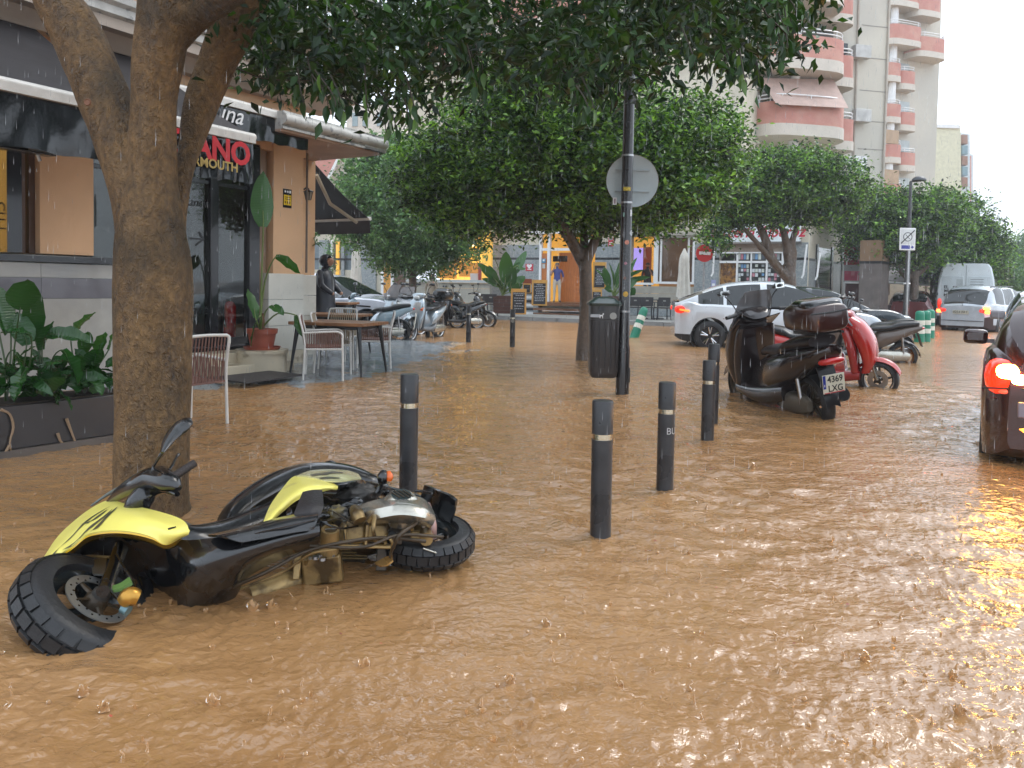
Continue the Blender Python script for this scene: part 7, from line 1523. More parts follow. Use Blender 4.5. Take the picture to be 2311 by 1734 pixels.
        for s_, y in plate: text('lettering', s_, .082, M_black, t, M0 @ Matrix.Translation((.014, y, .005)), depth=.001, bold=.001, sx=.95)
        text('lettering', 'E', .028, M_wprint, t, M0 @ Matrix.Translation((-.094, -.01, .007)), depth=.001)
    if box:
        bm_, sc_ = box; bx0 = -.78 if maxi else -.85; bz = .98 if maxi else .93
        m = MB(); m.loft([(bx0 - .24 * sc_, bz + .10 * sc_, .12 * sc_, .09 * sc_, 0), (bx0 - .20 * sc_, bz + .11 * sc_, .19 * sc_, .12 * sc_, 0), (bx0, bz + .12 * sc_, .23 * sc_, .13 * sc_, 0), (bx0 + .18 * sc_, bz + .11 * sc_, .20 * sc_, .12 * sc_, 0), (bx0 + .22 * sc_, bz + .10 * sc_, .13 * sc_, .09 * sc_, 0)], 26, 3.4, sub=4); m.build('top_box', bm_, t, smooth=60)
        m = MB(); m.loft([(bx0 - .20 * sc_, bz + .20 * sc_, .13 * sc_, .05 * sc_, 0), (bx0 - .12 * sc_, bz + .225 * sc_, .19 * sc_, .05 * sc_, 0), (bx0 + .08 * sc_, bz + .225 * sc_, .17 * sc_, .05 * sc_, 0), (bx0 + .16 * sc_, bz + .20 * sc_, .09 * sc_, .04 * sc_, 0)], 22, 3, sub=4); m.build('box_lid', M_gloss, t, smooth=60)
        m = MB(); m.tube([(bx0 - .236 * sc_, -.19 * sc_, bz + .165 * sc_), (bx0 - .25 * sc_, 0, bz + .16 * sc_), (bx0 - .236 * sc_, .19 * sc_, bz + .165 * sc_)], .008, 6, sub=3); m.build('box_seam', M_black, t)
        m = MB(); m.box((bx0 + .02, 0, bz - .02), (.34 * sc_, .22 * sc_, .035)); m.build('rack', M_black, t)
        for sy in (-1, 1): m = MB(); m.tube([(-.45, sy * .15, .84), (-.75, sy * .17, .93), (-.98, sy * .13, .95)], .013, 8, sub=3); m.build('grab_rail', M_black, t)
    return t
def heading(p, q): return math.atan2(q[1] - p[1], q[0] - p[0])
# black maxi scooter seen from behind, number plate 4369 LXG
gr, gf = G(1850, 938), G(1690, 893)
M_bsc = mat('maxi_black', (.013, .007, .007), .2, var=.15, coat=.7, bump=.02, bscale=30)  # black body; its faint red tint is glare put into the colour
M_box = mat('topbox_red_glare', (.035, .010, .007), .28, var=.2, coat=.5)  # red-brown of the dark box is painted-in glare
ctr = (gr + gf) / 2
scooter('maxi_scooter', 'black maxi scooter with a big top box, windscreen and plate 4369 LXG', (ctr.x, ctr.y, -.17), heading(gr, gf), M_bsc, M_bsc, mat('seat_black', (.018, .012, .012), .45), scale=1.12, shield=.36, box=(M_box, 1.03), plate=[('4369', .038), ('LXG', -.045)], maxi=1, lean=R(-9), wheel_r=.27, rimm=M_mud2)
# red scooter facing right
gf2 = G(1952, 872); gr2 = Vector((3.95, 11.2, 0)); ctr = (gf2 + gr2) / 2
scooter('red_scooter', 'red sporty scooter facing right, just behind the black maxi scooter', (ctr.x, ctr.y, -.15), heading(gr2, gf2), mat('scooter_red', (.42, .018, .012), .22, coat=.8), mat('scooter_red_side', (.30, .012, .010), .25, coat=.6), scale=1.05, sporty=1, maxi=1, shield=.22, lean=R(4), rimm=mat('dark_rim', (.05, .045, .045), .3, .5))
# dark scooter with copper-coloured rims, tail to the right
gr3 = G(2036, 818); h3 = R(165); c3 = Vector((gr3.x, gr3.y, 0)) + Vector((math.cos(h3), math.sin(h3), 0)) * .68
scooter('dark_scooter', 'dark grey scooter with its raised tail to the right, behind the red scooter', (c3.x, c3.y, -.16), h3, mat('greybrown_paint', (.09, .065, .05), .3, coat=.5), M_black, scale=1.08, sporty=1, lean=R(-4), rimm=mat('copper_rim', (.22, .09, .03), .3, .7))
g4 = G(2062, 800); h4 = R(172); c4 = Vector((g4.x - .1, g4.y + .4, 0)) + Vector((math.cos(h4), math.sin(h4), 0)) * .62
scooter('white_scooter', 'white scooter almost hidden behind the dark scooter near the green posts', (c4.x, c4.y, -.12), h4, M_white, M_black, lean=R(-4))
# left group
M_ssc = mat('silver_scooter', (.36, .42, .46), .2, .4, var=.05, coat=.8)
def sc2(name, label, pf, d, hd, **k):
    g = P(pf, 750, d); h = R(hd); c = Vector((g.x, d, 0)) - Vector((math.cos(h), math.sin(h), 0)) * .70; return scooter(name, label, (c.x, c.y, k.pop('z', -.06)), h, group='scooters parked on the left', **k)
M_bsc2 = mat('plain_black_paint', (.015, .017, .02), .2, coat=.7)
sc2('parked_scooter', 'silver scooter with a dark top box, rightmost of the silver ones', 928, 17.8, -112, body=M_ssc, body2=mat('grey_plastic', (.14, .15, .16), .4), box=(M_gloss, .95), scale=1.06, wheel_r=.29)
sc2('parked_scooter', 'silver scooter facing us with a lit round headlamp, middle of the silver ones', 862, 18.7, -125, body=M_ssc, body2=mat('grey_plastic', (.14, .15, .16)), scale=1.06, wheel_r=.29, shield=.3)
sc2('parked_scooter', 'pale blue scooter with orange indicators, left of the silver ones behind the far table', 764, 17.2, 190, body=mat('pale_blue_paint', (.28, .38, .44), .25, coat=.6), body2=M_black, scale=1.05, headm=M_black)
sc2('parked_scooter', 'black scooter facing right with a round mirror, rightmost of the left group', 1098, 24.2, -12, body=M_bsc2, scale=1.08, lean=R(4))
sc2('parked_scooter', 'black and silver scooter leaning between the top box and the rightmost black scooter', 1052, 24.9, -20, body=M_bsc2, body2=M_ssc, scale=1.05)
sc2('parked_scooter', 'black scooter half hidden behind the dark top box of the silver one', 1030, 23.4, 10, body=M_bsc2, scale=1.02, shield=.2)
sc2('parked_scooter', 'silver scooter behind the two front silver ones, under the pale tree', 905, 20.3, -105, body=M_ssc, body2=M_black, scale=1.06, shield=.25)
sc2('parked_scooter', 'dark scooter at the back, between the silver and the black scooters', 985, 22.6, -150, body=M_bsc2, scale=1.02)
# ---------------- cars
def car(name, label, loc, rz, L, W_, H, top, hood, paint, wheels=(.8, 3.4), wr=.33, belt=.95, tumble=.16, bot=.22, win=None, ws=None, rw=None, rimm=None, lens=True, rot=None, pillars=(), cat='car', lower=None, group=None, lowz=.36, glassm=None):
    """x = 0 rear, L front. top: roofline points (x,z); belt line height function via hood points (x,z)"""
    t = thing(name, label, cat, loc, rot=rot or (0, 0, rz), group=group); glassm = glassm or M_glass
    tx = np.array(top, float); hx_ = np.array(hood, float)
    xs = sorted(set([round(x, 3) for x in list(np.arange(0, L + .001, .055)) + list(tx[:, 0]) + list(hx_[:, 0]) + [q for p in pillars for q in p] + [L]]))
    def cat1(pts, x):
        pts = np.array(pts); i = int(np.clip(np.searchsorted(pts[:, 0], x) - 1, 0, len(pts) - 2)); x0, x1 = pts[i, 0], pts[i + 1, 0]; t_ = (x - x0) / (x1 - x0)
        sl = np.gradient(pts[:, 1], pts[:, 0]); h = x1 - x0; return (2 * t_ ** 3 - 3 * t_ ** 2 + 1) * pts[i, 1] + (t_ ** 3 - 2 * t_ ** 2 + t_) * h * sl[i] + (-2 * t_ ** 3 + 3 * t_ ** 2) * pts[i + 1, 1] + (t_ ** 3 - t_ ** 2) * h * sl[i + 1]
    secs = []; meta = []
    for x in xs:
        e = min(x, L - x); wf = (1 - .22 * max(0, 1 - e / .45) ** 2.2 - (.10 * max(0, 1 - (L - x) / 1.1) ** 2)) * W_ / 2
        zb = cat1(hood, x); zt = max(cat1(top, x), zb + .004) if tx[0, 0] <= x <= tx[-1, 0] else zb + .004
        lo = bot + .10 * max(0, 1 - e / .25) ** 2
        for wx in wheels:
            dx = abs(x - wx); Ra = wr + .065
            if dx < Ra: lo = max(lo, wr + math.sqrt(Ra * Ra - dx * dx))
        gh = zt - zb; tb = tumble * min(1, gh / .45)
        z1 = max(lo + .01, bot + .16); z2 = max(z1 + .01, (bot + zb) / 2 + .03)
        pts = [(0, lo), (wf - .12, lo), (wf - .015, lo + .004), (wf + .0, z1), (wf + .004, z2), (wf - .004, zb - .12), (wf - .02, zb - .03), (wf - .055, zb), (wf - .065 - tb * .06, zb + gh * .03 + .001), (wf - .07 - tb * .55, zb + gh * .62), (wf - .09 - tb, zb + gh * .90 + .001), (wf - .16 - tb * 1.15, zb + gh * .975 + .002), ((wf - .2) * .5, zt + .004 + (0.012 if gh > .1 else .02)), (0, zt + .006 + (.018 if gh > .1 else .03))]
        secs.append(pts); meta.append((x, gh, lo))
    K = len(secs[0]); N = len(xs); V = []
    for x, pts in zip(xs, secs):
        for (y, z) in pts: V.append((x, y, z))
        for (y, z) in pts[::-1]: V.append((x, -y, z))
    K2 = 2 * K; body, glass, low, frontg, rearg = [], [], [], [], []
    for i in range(N - 1):
        xm = (xs[i] + xs[i + 1]) / 2; gh = (meta[i][1] + meta[i + 1][1]) / 2
        for j in range(K2):
            if j in (K - 1, K2 - 1): continue
            f = (i * K2 + j, i * K2 + (j + 1) % K2, (i + 1) * K2 + (j + 1) % K2, (i + 1) * K2 + j)
            jj = j if j < K else K2 - 2 - j
            inp = any(a <= xm <= b_ for a, b_ in pillars)
            if jj in (8, 9) and win and win[0] < xm < win[1] and not inp and gh > .10: glass.append(f)
            elif jj in (10, 11, 12) and ws and ws[0] < xm < ws[1]: frontg.append(f)
            elif jj in (10, 11, 12) and rw and rw[0] < xm < rw[1]: rearg.append(f)
            elif lower and jj <= 2: low.append(f)
            elif lower and V[f[0]][2] < lowz and V[f[1]][2] < lowz + .15: low.append(f)
            else: body.append(f)
    body += [tuple(range(K2))[::-1], tuple((N - 1) * K2 + j for j in range(K2))]
    def sub(nm, F, mt, off=0):
        if not F: return None
        ids = sorted(set(i for f in F for i in f)); mp = {a: b_ for b_, a in enumerate(ids)}; m = MB(); m.v = [V[i] for i in ids]; m.f = [tuple(mp[i] for i in f) for f in F]; m.m = [0] * len(F); return m.build(nm, mt, t, smooth=38)
    sub('body', body, paint); sub('lower_cladding', low, lower)
    def islands(F):
        # split left / right, and at pillars
        out = {}
        for f in F:
            y = sum(V[i][1] for i in f) ; x = sum(V[i][0] for i in f) / len(f); k_ = (y > 0, sum(1 for p in pillars if x > p[1])); out.setdefault(k_, []).append(f)
        return out.values()
    for F in islands(glass): sub('side_window', F, glassm)
    sub('windscreen', frontg, glassm); sub('rear_window', rearg, glassm)
    rimm = rimm or M_steel
    for wx in wheels:
        for sy in (1, -1):
            y = sy * (W_ / 2 - .11); Mx = Matrix.Rotation(R(90), 3, 'X')
            m = MB(); m.lathe([(wr * .62, -.1), (wr * .9, -.11), (wr, -.09), (wr, .09), (wr * .9, .11), (wr * .62, .1)], (wx, y, wr), 36, Mx, closed=True); w = m.build('wheel', M_rubber, t, smooth=50)
            m = MB(); m.lathe([(0, .05), (wr * .60, .05), (wr * .63, .10), (wr * .66, .105), (wr * .66, -.105), (wr * .63, -.10), (wr * .60, -.05), (0, -.05)], (wx, y, wr), 36, Mx); m.build('rim', mat('rim_dark', (.03, .028, .03), .3, .6), w, smooth=40)
            for i in range(5):
                g = 2 * math.pi * i / 5 + .3
                for dg in (-.16, .16): m = MB(); m.tube([(wx + .05 * math.cos(g), y + sy * .085, wr + .05 * math.sin(g)), (wx + wr * .6 * math.cos(g + dg), y + sy * .10, wr + wr * .6 * math.sin(g + dg))], [.022, .016], 6); m.build('spoke', rimm, w)
            m = MB(); m.lathe([(wr + .06, -.12), (wr + .06, .115), (wr + .085, .115), (wr + .085, -.12)], (wx, sy * (W_ / 2 - .13), wr), 36, Mx, closed=True); 
            if lower: m.build('wheel_arch', lower, t, smooth=50)
    m = MB(); m.box((L / 2, 0, bot + .12), (L * .86, W_ * .72, .2)); m.build('underbody', M_black, t)
    t['L'] = L; return t
def strip(t, name, pts, r, mt, n=6, flat=None, sub=3): m = MB(); m.tube(pts, r, n, sub=sub, flat=flat); return m.build(name, mt, t, smooth=60)
def blob(t, name, c, s_, mt, rot=(0, 0, 0), p=2.6):
    m = MB(); k = [(-1, .01), (-.9, .5), (-.6, .85), (0, 1), (.6, .85), (.9, .5), (1, .01)]; m.loft([(a, 0, b_, b_, 0) for a, b_ in k], 16, p, sub=2); m.v = [tuple(Vector(c) + Euler(rot).to_matrix() @ Vector((x * s_[0], y * s_[1], z * s_[2]))) for x, y, z in m.v]; return m.build(name, mt, t, smooth=60)
M_tail = mat('tail_lens', (.40, .008, .008), .12, coat=1, emit=(1, .04, .01), es=.5)
M_taillit = mat('brake_lit', (.5, .02, .01), .2, emit=(1, .10, .02), es=7)
M_amberlit = mat('amber_lit', (.6, .3, .02), .2, emit=(1, .42, .02), es=9)
M_head = mat('headlamp_glass', (.55, .58, .58))
M_carwhite = mat('pearl_white', (.60, .64, .68), .18, coat=1, var=.04)
# --- white crossover
h = R(-8); g = G(1600, 784); o = Vector((g.x + .16, g.y + .9, 0)) - Vector((math.cos(h), math.sin(h), 0)) * .78
CX = car('white_crossover', 'white coupe crossover car with black wheel arches behind the black maxi scooter', (o.x - .0, o.y, -.10), h, 4.62, 1.80, 1.58,
    [(.0, 1.08), (.12, 1.12), (.55, 1.31), (1.1, 1.50), (1.7, 1.58), (2.3, 1.57), (2.75, 1.46), (3.15, 1.26), (3.5, 1.06)], [(0, .90), (.1, 1.03), (.6, 1.05), (1.5, 1.02), (2.6, .99), (3.3, 1.0), (3.9, .94), (4.4, .80), (4.62, .60)], M_carwhite, wheels=(.76, 3.5), wr=.345, win=(.50, 3.22), ws=(2.62, 3.42), rw=(.05, .62), pillars=((1.05, 1.12), (1.86, 2.0), (3.05, 3.25)), lower=mat('black_cladding', (.02, .018, .018), .5), tumble=.17, rimm=M_chrome)
for sy in (1, -1):
    blob(CX, 'tail_light', (.12, sy * .74, .93), (.14, .13, .09), mat('brake_lit_soft', (.5, .02, .01), .2, emit=(1, .03, .01), es=.5)); strip(CX, 'tail_light_bar', [(.01, sy * .70, .97), (.10, sy * .86, .93), (.30, sy * .885, .90)], .022, mat('brake_lit_bright', (.5, .1, .01), .2, emit=(1, .16, .03), es=1.6))
    strip(CX, 'daytime_light', [(4.08, sy * .72, .83), (3.85, sy * .80, .885), (3.55, sy * .835, .93)], .014, mat('drl', (.8, .8, .8), .2, emit=(.9, .95, 1), es=1.2)); blob(CX, 'headlight', (4.15, sy * .66, .72), (.14, .10, .06), M_head)
    m = MB(); m.box((2.92, sy * .96, 1.03), (.13, .18, .12)); m.build('door_mirror', M_gloss, CX, bevel=.03)
strip(CX, 'spoiler', [(.06, -.6, 1.115), (.0, 0, 1.125), (.06, .6, 1.115)], .03, M_gloss, flat=.5)
for x in (1.92, 2.95): strip(CX, 'door_seam', [(x, -.903, .45), (x - .02, -.905, .7), (x - .05, -.88, .95)], .004, M_black)
for x in (1.75, 2.75): m = MB(); m.box((x, -.905, .80), (.18, .02, .03)); m.build('door_handle', M_carwhite, CX, bevel=.008)
strip(CX, 'side_skirt', [(1.2, -.90, .33), (2.2, -.905, .30), (3.15, -.90, .33)], .05, mat('black_cladding', (.02, .018, .018)))
# --- dark car behind it
h2 = R(-10); o = P(1700, 700, 19.6); DC = car('dark_car', 'dark car mostly hidden behind the white crossover, only its roof edge and bonnet show', (o.x - .5, 20.0, -.1), h2, 4.3, 1.75, 1.5, [(.0, 1.06), (.3, 1.3), (1.0, 1.47), (1.8, 1.50), (2.4, 1.42), (3.2, 1.02)], [(0, .9), (.5, .98), (2.5, .95), (3.2, .98), (4.0, .85), (4.3, .6)], mat('dark_blue_paint', (.02, .028, .036), .18, coat=1), wheels=(.8, 3.4), win=(.4, 3.0), ws=(2.5, 3.15), rw=(.05, .5), pillars=((1.8, 1.9),))
blob(DC, 'headlight', (4.0, -.62, .78), (.2, .15, .07), M_head)
# --- light SUV on the left
h3 = R(-14); o = P(722, 700, 20.6); SV = car('white_suv', 'pearl white SUV with a black roof line behind the left scooters and the hooded person', (o.x - 1.6, 20.7, -.12), h3, 4.4, 1.9, 1.62, [(0, 1.1), (.25, 1.45), (.8, 1.60), (1.8, 1.63), (2.35, 1.55), (2.8, 1.33), (3.25, 1.07)], [(0, 1.02), (.5, 1.08), (1.5, 1.06), (2.6, 1.02), (3.3, 1.04), (3.95, .97), (4.3, .82), (4.4, .6)], mat('suv_white', (.55, .58, .64), .2, coat=1), wheels=(.85, 3.5), wr=.36, win=(.4, 3.1), ws=(2.35, 3.2), rw=(.02, .4), pillars=((1.0, 1.1), (1.75, 1.85)), tumble=.2, bot=.28)
for sy in (1, -1):
    blob(SV, 'headlight', (4.08, sy * .78, .92), (.22, .1, .07), M_head); m = MB(); m.box((2.75, sy * 1.02, 1.12), (.16, .2, .14)); m.build('door_mirror', M_silver, SV, bevel=.04)
strip(SV, 'fender_vent', [(3.2, -.945, .86), (3.4, -.95, .85), (3.6, -.935, .84)], .022, M_black)
strip(SV, 'door_seam', [(1.8, -.955, .4), (1.8, -.957, .8), (1.78, -.93, 1.03)], .004, M_black)
strip(SV, 'steering_wheel', [(2.45 + .0, .35 + .16 * math.cos(a), 1.08 + .16 * math.sin(a)) for a in np.linspace(0, 6.28, 14)], .015, M_black)
# --- silver estate / SUV at the right
hs = R(35); c = P(2172, 700, 26.8); u_ = Vector((math.cos(hs), math.sin(hs), 0)); o = Vector((c.x, 26.8, 0)); 
SE = car('silver_estate_car', 'silver estate car with lit tail lights in front of the white van', (o.x, o.y, -.14), hs, 4.5, 1.83, 1.68, [(0, 1.0), (.12, 1.15), (.32, 1.50), (.5, 1.62), (1.5, 1.68), (2.5, 1.62), (3.2, 1.25), (3.5, 1.05)], [(0, .98), (.1, 1.03), (1.0, 1.06), (2.5, 1.02), (3.4, 1.03), (4.2, .9), (4.5, .6)], mat('estate_silver', (.42, .46, .50), .22, .3, coat=1), wheels=(.85, 3.65), wr=.34, win=(.55, 3.3), ws=(2.6, 3.4), rw=(.03, .42), pillars=((1.2, 1.26), (2.0, 2.12)), lower=mat('brown_black_bumper', (.035, .016, .014), .5), lowz=.68, tumble=.14, rimm=M_cast)
for sy, k_ in ((1, 0), (-1, 1)):
    blob(SE, 'tail_light', (.06, sy * .70, .86), (.09, .20, .09), M_tail)
    blob(SE, 'brake_light', (.05, sy * .80, .83), (.10, .10, .075), M_taillit)
    if k_: blob(SE, 'indicator_light', (.05, sy * .76, .95), (.09, .10, .06), M_amberlit)
    strip(SE, 'roof_rail', [(.6, sy * .62, 1.66), (.75, sy * .62, 1.71), (2.2, sy * .62, 1.72), (2.35, sy * .62, 1.67)], .016, M_black)
m = MB(); m.box((-.015, .05, .80), (.03, .52, .13)); m.build('number_plate', mat('plate_grey', (.45, .44, .36), .4), SE)
text('lettering', '8254 BRT', .12, M_black, SE, frame((-.034, .05, .80), (0, -1, 0), (0, 0, 1)), depth=.001)
m = MB(); m.box((.0, .0, .5), (.05, 1.4, .02)); m.build('bumper_line', M_black, SE)
strip(SE, 'rear_wiper', [(-.0, .0, 1.02), (.02, .02, 1.07), (.05, .05, 1.12)], .01, M_black)
# --- white van
hv = R(60); c = P(2112, 700, 31.5); VN = thing('white_van', 'tall white van seen from behind with black EL MUEBLE MALLORQUIN lettering', 'van', (c.x, 31.5, -.1), rot=(0, 0, hv - R(0)))
Wv, Hv, Lv = 2.05, 2.62, 5.4                           # local: x forward, y left ; origin = rear left corner
m = MB(); k = [(0.0, 0.35), (.0, 1.5), (.05, 2.2), (.16, 2.52), (.3, Hv)]
def vsec(x, ins): return [(x, -ins, .35), (x, -ins * .6, 1.4), (x, -.06 - ins, 2.0), (x, -.16 - ins, 2.45), (x, -.26 - ins, Hv - .03), (x, -.4, Hv), (x, -Wv + .4, Hv), (x, -Wv + .26 + ins, Hv - .03), (x, -Wv + .16 + ins, 2.45), (x, -Wv + .06 + ins, 2.0), (x, -Wv + ins * .6, 1.4), (x, -Wv + ins, .35)]
rings = [[(x, y, z if z > .4 else .35) for (x, y, z) in vsec(xx, i_)] for xx, i_ in ((0, .06), (.05, .0), (3.9, 0), (4.6, .05))]
n = len(rings[0]); m.v = [q for r in rings for q in r]
for i in range(len(rings) - 1): m.f += [(i * n + j, i * n + (j + 1) % n, (i + 1) * n + (j + 1) % n, (i + 1) * n + j) for j in range(n)]
m.f += [tuple(range(n))[::-1], tuple(3 * n + j for j in range(n))]; m.m = [0] * len(m.f); m.build('body', mat('van_white', (.60, .66, .68), .3, coat=.5, var=.05), VN, smooth=40)
m = MB(); m.box((-.006, -Wv / 2, 1.5), (.02, .02, 2.1)); m.build('door_gap', mat('gap_grey', (.25, .28, .29), .5), VN)
for y0, y1 in ((-.15, -.97), (-1.07, -1.9)):
    m = MB(); m.box((-.008, (y0 + y1) / 2, 1.82), (.02, abs(y1 - y0) - .06, .56)); m.build('door_panel', mat('van_panel', (.55, .61, .63), .3), VN, bevel=.01)
for i in range(3): m = MB(); m.box((-.02, -1.40, 1.98 - i * .1), (.01, .45, .03)); m.build('print', mat('gap_grey', (.25, .28, .29)), VN)
m = MB(); m.box((-.02, -.80, 1.86), (.01, .22, .26)); m.build('print', mat('van_logo', (.42, .47, .48), .5), VN)
for i, s_ in enumerate(('EL', 'MUEBLE', 'MALLORQUIN')): text('lettering', s_, .17, M_black, VN, frame((-.022, -.22 - .058 * len(s_), 1.66 - i * .16), (0, -1, 0), (0, 0, 1)), depth=.002, bold=.006)
m = MB(); m.box((-.03, .0, 1.38), (.1, .12, .12)); m.build('hinge', M_black, VN)
for y in (-.12, -1.93): blob(VN, 'tail_light', (-.0, y, 1.0), (.05, .08, .2), M_tail)
for x in (.9, 4.0):
    for y in (-.12, -Wv + .12): m = MB(); m.lathe([(0, -.1), (.34, -.1), (.34, .1), (0, .1)], (x, y, .34), 24, Matrix.Rotation(R(90), 3, 'X')); m.build('wheel', M_rubber, VN)
m = MB(); m.box((-.05, -Wv / 2, .42), (.12, Wv - .1, .16)); m.build('bumper', M_black, VN, bevel=.02)
# --- small red car sliver left of the estate
c = P(2112, 690, 30.5); RC = car('red_car', 'dark red car sliver between the street tree and the silver estate car', (c.x - .9, 30.8, -.1), R(60), 4, 1.7, 1.45, [(0, 1.0), (.4, 1.3), (1.2, 1.45), (2.2, 1.42), (3.0, 1.0)], [(0, .9), (2, .92), (3.2, .92), (4.0, .6)], mat('dark_red_paint', (.12, .01, .01), .2, coat=1), wheels=(.7, 3.2), win=(.5, 2.9), ws=(2.3, 3.0), rw=(.05, .6), pillars=((1.6, 1.7),))
# --- near car at the right edge: rear left corner, brake lights on
hn = R(57); NC = Vector((3.72, 5.78, 0)); M_redglare = mat('red_glare_paint', (.035, .006, .005), .2, coat=1, var=.1)  # red of the body is brake-light glare put into the paint colour
NR = car('near_hatchback', 'dark hatchback tinted with red glare at the right edge, with a glaring brake light', (0, 0, -.16), hn, 4.1, 1.74, 1.48, [(0, .98), (.15, 1.12), (.45, 1.33), (1.0, 1.45), (1.7, 1.48), (2.4, 1.38), (3.0, 1.02)], [(0, .92), (.08, .97), (1.0, .98), (2.5, .94), (3.2, .95), (3.8, .8), (4.1, .55)], M_redglare, wheels=(.72, 3.3), wr=.31, win=(.75, 2.85), ws=(2.3, 3.0), rw=(.05, .5), pillars=((1.6, 1.7),), bot=.2, glassm=mat('brown_glass', (.03, .012, .012), .06, var=0, coat=.5))
u_ = Vector((math.cos(hn), math.sin(hn), 0)); l_ = Vector((-math.sin(hn), math.cos(hn), 0)); NR.location = NC - l_ * .72 + Vector((0, 0, -.16))
M_bulb = mat('brake_bulb', (1, .6, .2), .3, emit=(1, .48, .07), es=70)
M_redlit = mat('red_lamp_shell', (.5, .01, .005), .15, coat=1, emit=(1, .022, .003), es=1.3)
for sy in (1, -1):
    blob(NR, 'tail_light', (.17, sy * .70, .83), (.17, .15, .15), M_redlit)
    strip(NR, 'lamp_surround', [(.03, sy * .60, .95), (-.0, sy * .57, .82), (.03, sy * .62, .68), (.12, sy * .80, .66)], .008, M_black)
    blob(NR, 'reversing_lens', (.08, sy * .67, .725), (.07, .09, .025), mat('pink_lens', (.4, .12, .1), .2, emit=(1, .08, .03), es=.8))
    blob(NR, 'brake_bulb', (.045, sy * .69, .875), (.07, .085, .06), M_bulb); blob(NR, 'brake_bulb', (.035, sy * .62, .825), (.06, .06, .045), M_bulb)
    strip(NR, 'bumper_reflector', [(.02, sy * .40, .42), (.0, sy * .52, .44), (.03, sy * .64, .46)], .02, mat('reflector_lit', (.5, .1, .01), .2, emit=(1, .25, .02), es=5))
    m = MB(); m.box((2.45, sy * .99, 1.02), (.11, .22, .15)); m.build('door_mirror', M_redglare, NR, bevel=.04)
    m = MB(); m.box((2.45, sy * .87, .98), (.05, .1, .04)); m.build('mirror_arm', M_redglare, NR)
m = MB(); m.box((-.005, .0, .60), (.02, 1.25, .12)); m.build('plate_recess', mat('bumper_silver', (.25, .22, .26), .3, .5), NR, bevel=.02)
strip(NR, 'bumper_line', [(.05, .86, .74), (-.0, .55, .76), (-.02, 0, .77)], .008, M_black)
# --- white car coming towards us, partly out of frame
hw_ = R(240); c = P(2290, 740, 12.6); WC = car('white_hatchback', 'white car facing us between the near hatchback and the silver estate car', (c.x + 2.85, 12.6 + 3.3, -.12), hw_, 4.1, 1.75, 1.5, [(0, 1.0), (.3, 1.3), (1.0, 1.47), (1.8, 1.50), (2.4, 1.38), (3.1, 1.02)], [(0, .92), (1, .98), (2.5, .95), (3.2, .97), (3.8, .84), (4.1, .6)], M_carwhite, wheels=(.75, 3.3), win=(.4, 2.9), ws=(2.4, 3.1), rw=(.03, .4), pillars=((1.6, 1.7),))
for sy in (1, -1): blob(WC, 'headlight', (3.85, sy * .62, .76), (.2, .16, .08), M_head); m = MB(); m.box((2.7, sy * 1.0, 1.05), (.13, .24, .16)); m.build('door_mirror', mat('grey_mirror', (.2, .19, .2), .3), WC, bevel=.04)
# --- roof of a further car
car('distant_car', 'distant dark car roof behind the silver estate car', (P(2290, 690, 38).x, 38, -.1), R(60), 4.2, 1.75, 1.5, [(0, 1.0), (.3, 1.35), (1.0, 1.5), (1.8, 1.55), (2.4, 1.42), (3.1, 1.02)], [(0, .92), (2.5, .95), (3.2, .97), (4.2, .6)], mat('dark_blue_paint', (.02, .028, .036)), wheels=(.75, 3.3), win=(.4, 2.9), ws=(2.4, 3.1), rw=(.03, .4), pillars=((1.6, 1.7),))
# ---------------- people
def person(label, loc, rz, joints, bones, mats_, extra=None, name='person', h=1.0):
    """joints: name -> (x,y,z,r); bones: (a,b,mat index)"""
    t = thing(name, label, 'person', loc, rz); names = list(joints); idx = {n: i for i, n in enumerate(names)}
    me = bpy.data.meshes.new('body'); me.from_pydata([Vector(joints[n][:3]) for n in names], [(idx[a], idx[b_]) for a, b_, _ in bones], []); o = objm('body', me, t)
    md = o.modifiers.new('s', 'SKIN'); md.use_smooth_shade = True
    for n in names: v = me.skin_vertices[0].data[idx[n]]; r = joints[n][3]; v.radius = r if isinstance(r, tuple) else (r, r)
    me.skin_vertices[0].data[idx['pelvis']].use_root = True
    o.modifiers.new('d', 'SUBSURF').levels = 2
    dg = bpy.context.evaluated_depsgraph_get(); m2 = bpy.data.meshes.new_from_object(o.evaluated_get(dg)); o.modifiers.clear(); o.data = m2; m2.materials.clear()
    for q in mats_: m2.materials.append(q)
    segs = [(Vector(joints[a][:3]), Vector(joints[b_][:3]), mi, (joints[a][3] if not isinstance(joints[a][3], tuple) else joints[a][3][0])) for a, b_, mi in bones]
    for p in m2.polygons:
        c = p.center; best = 9
        for a, b_, mi, r in segs:
            ab = b_ - a; tt = max(0, min(1, (c - a).dot(ab) / ab.length_squared)); dd_ = (c - a - ab * tt).length - r * .6
            if dd_ < best: best = dd_; p.material_index = mi
    m2.shade_smooth(); return t
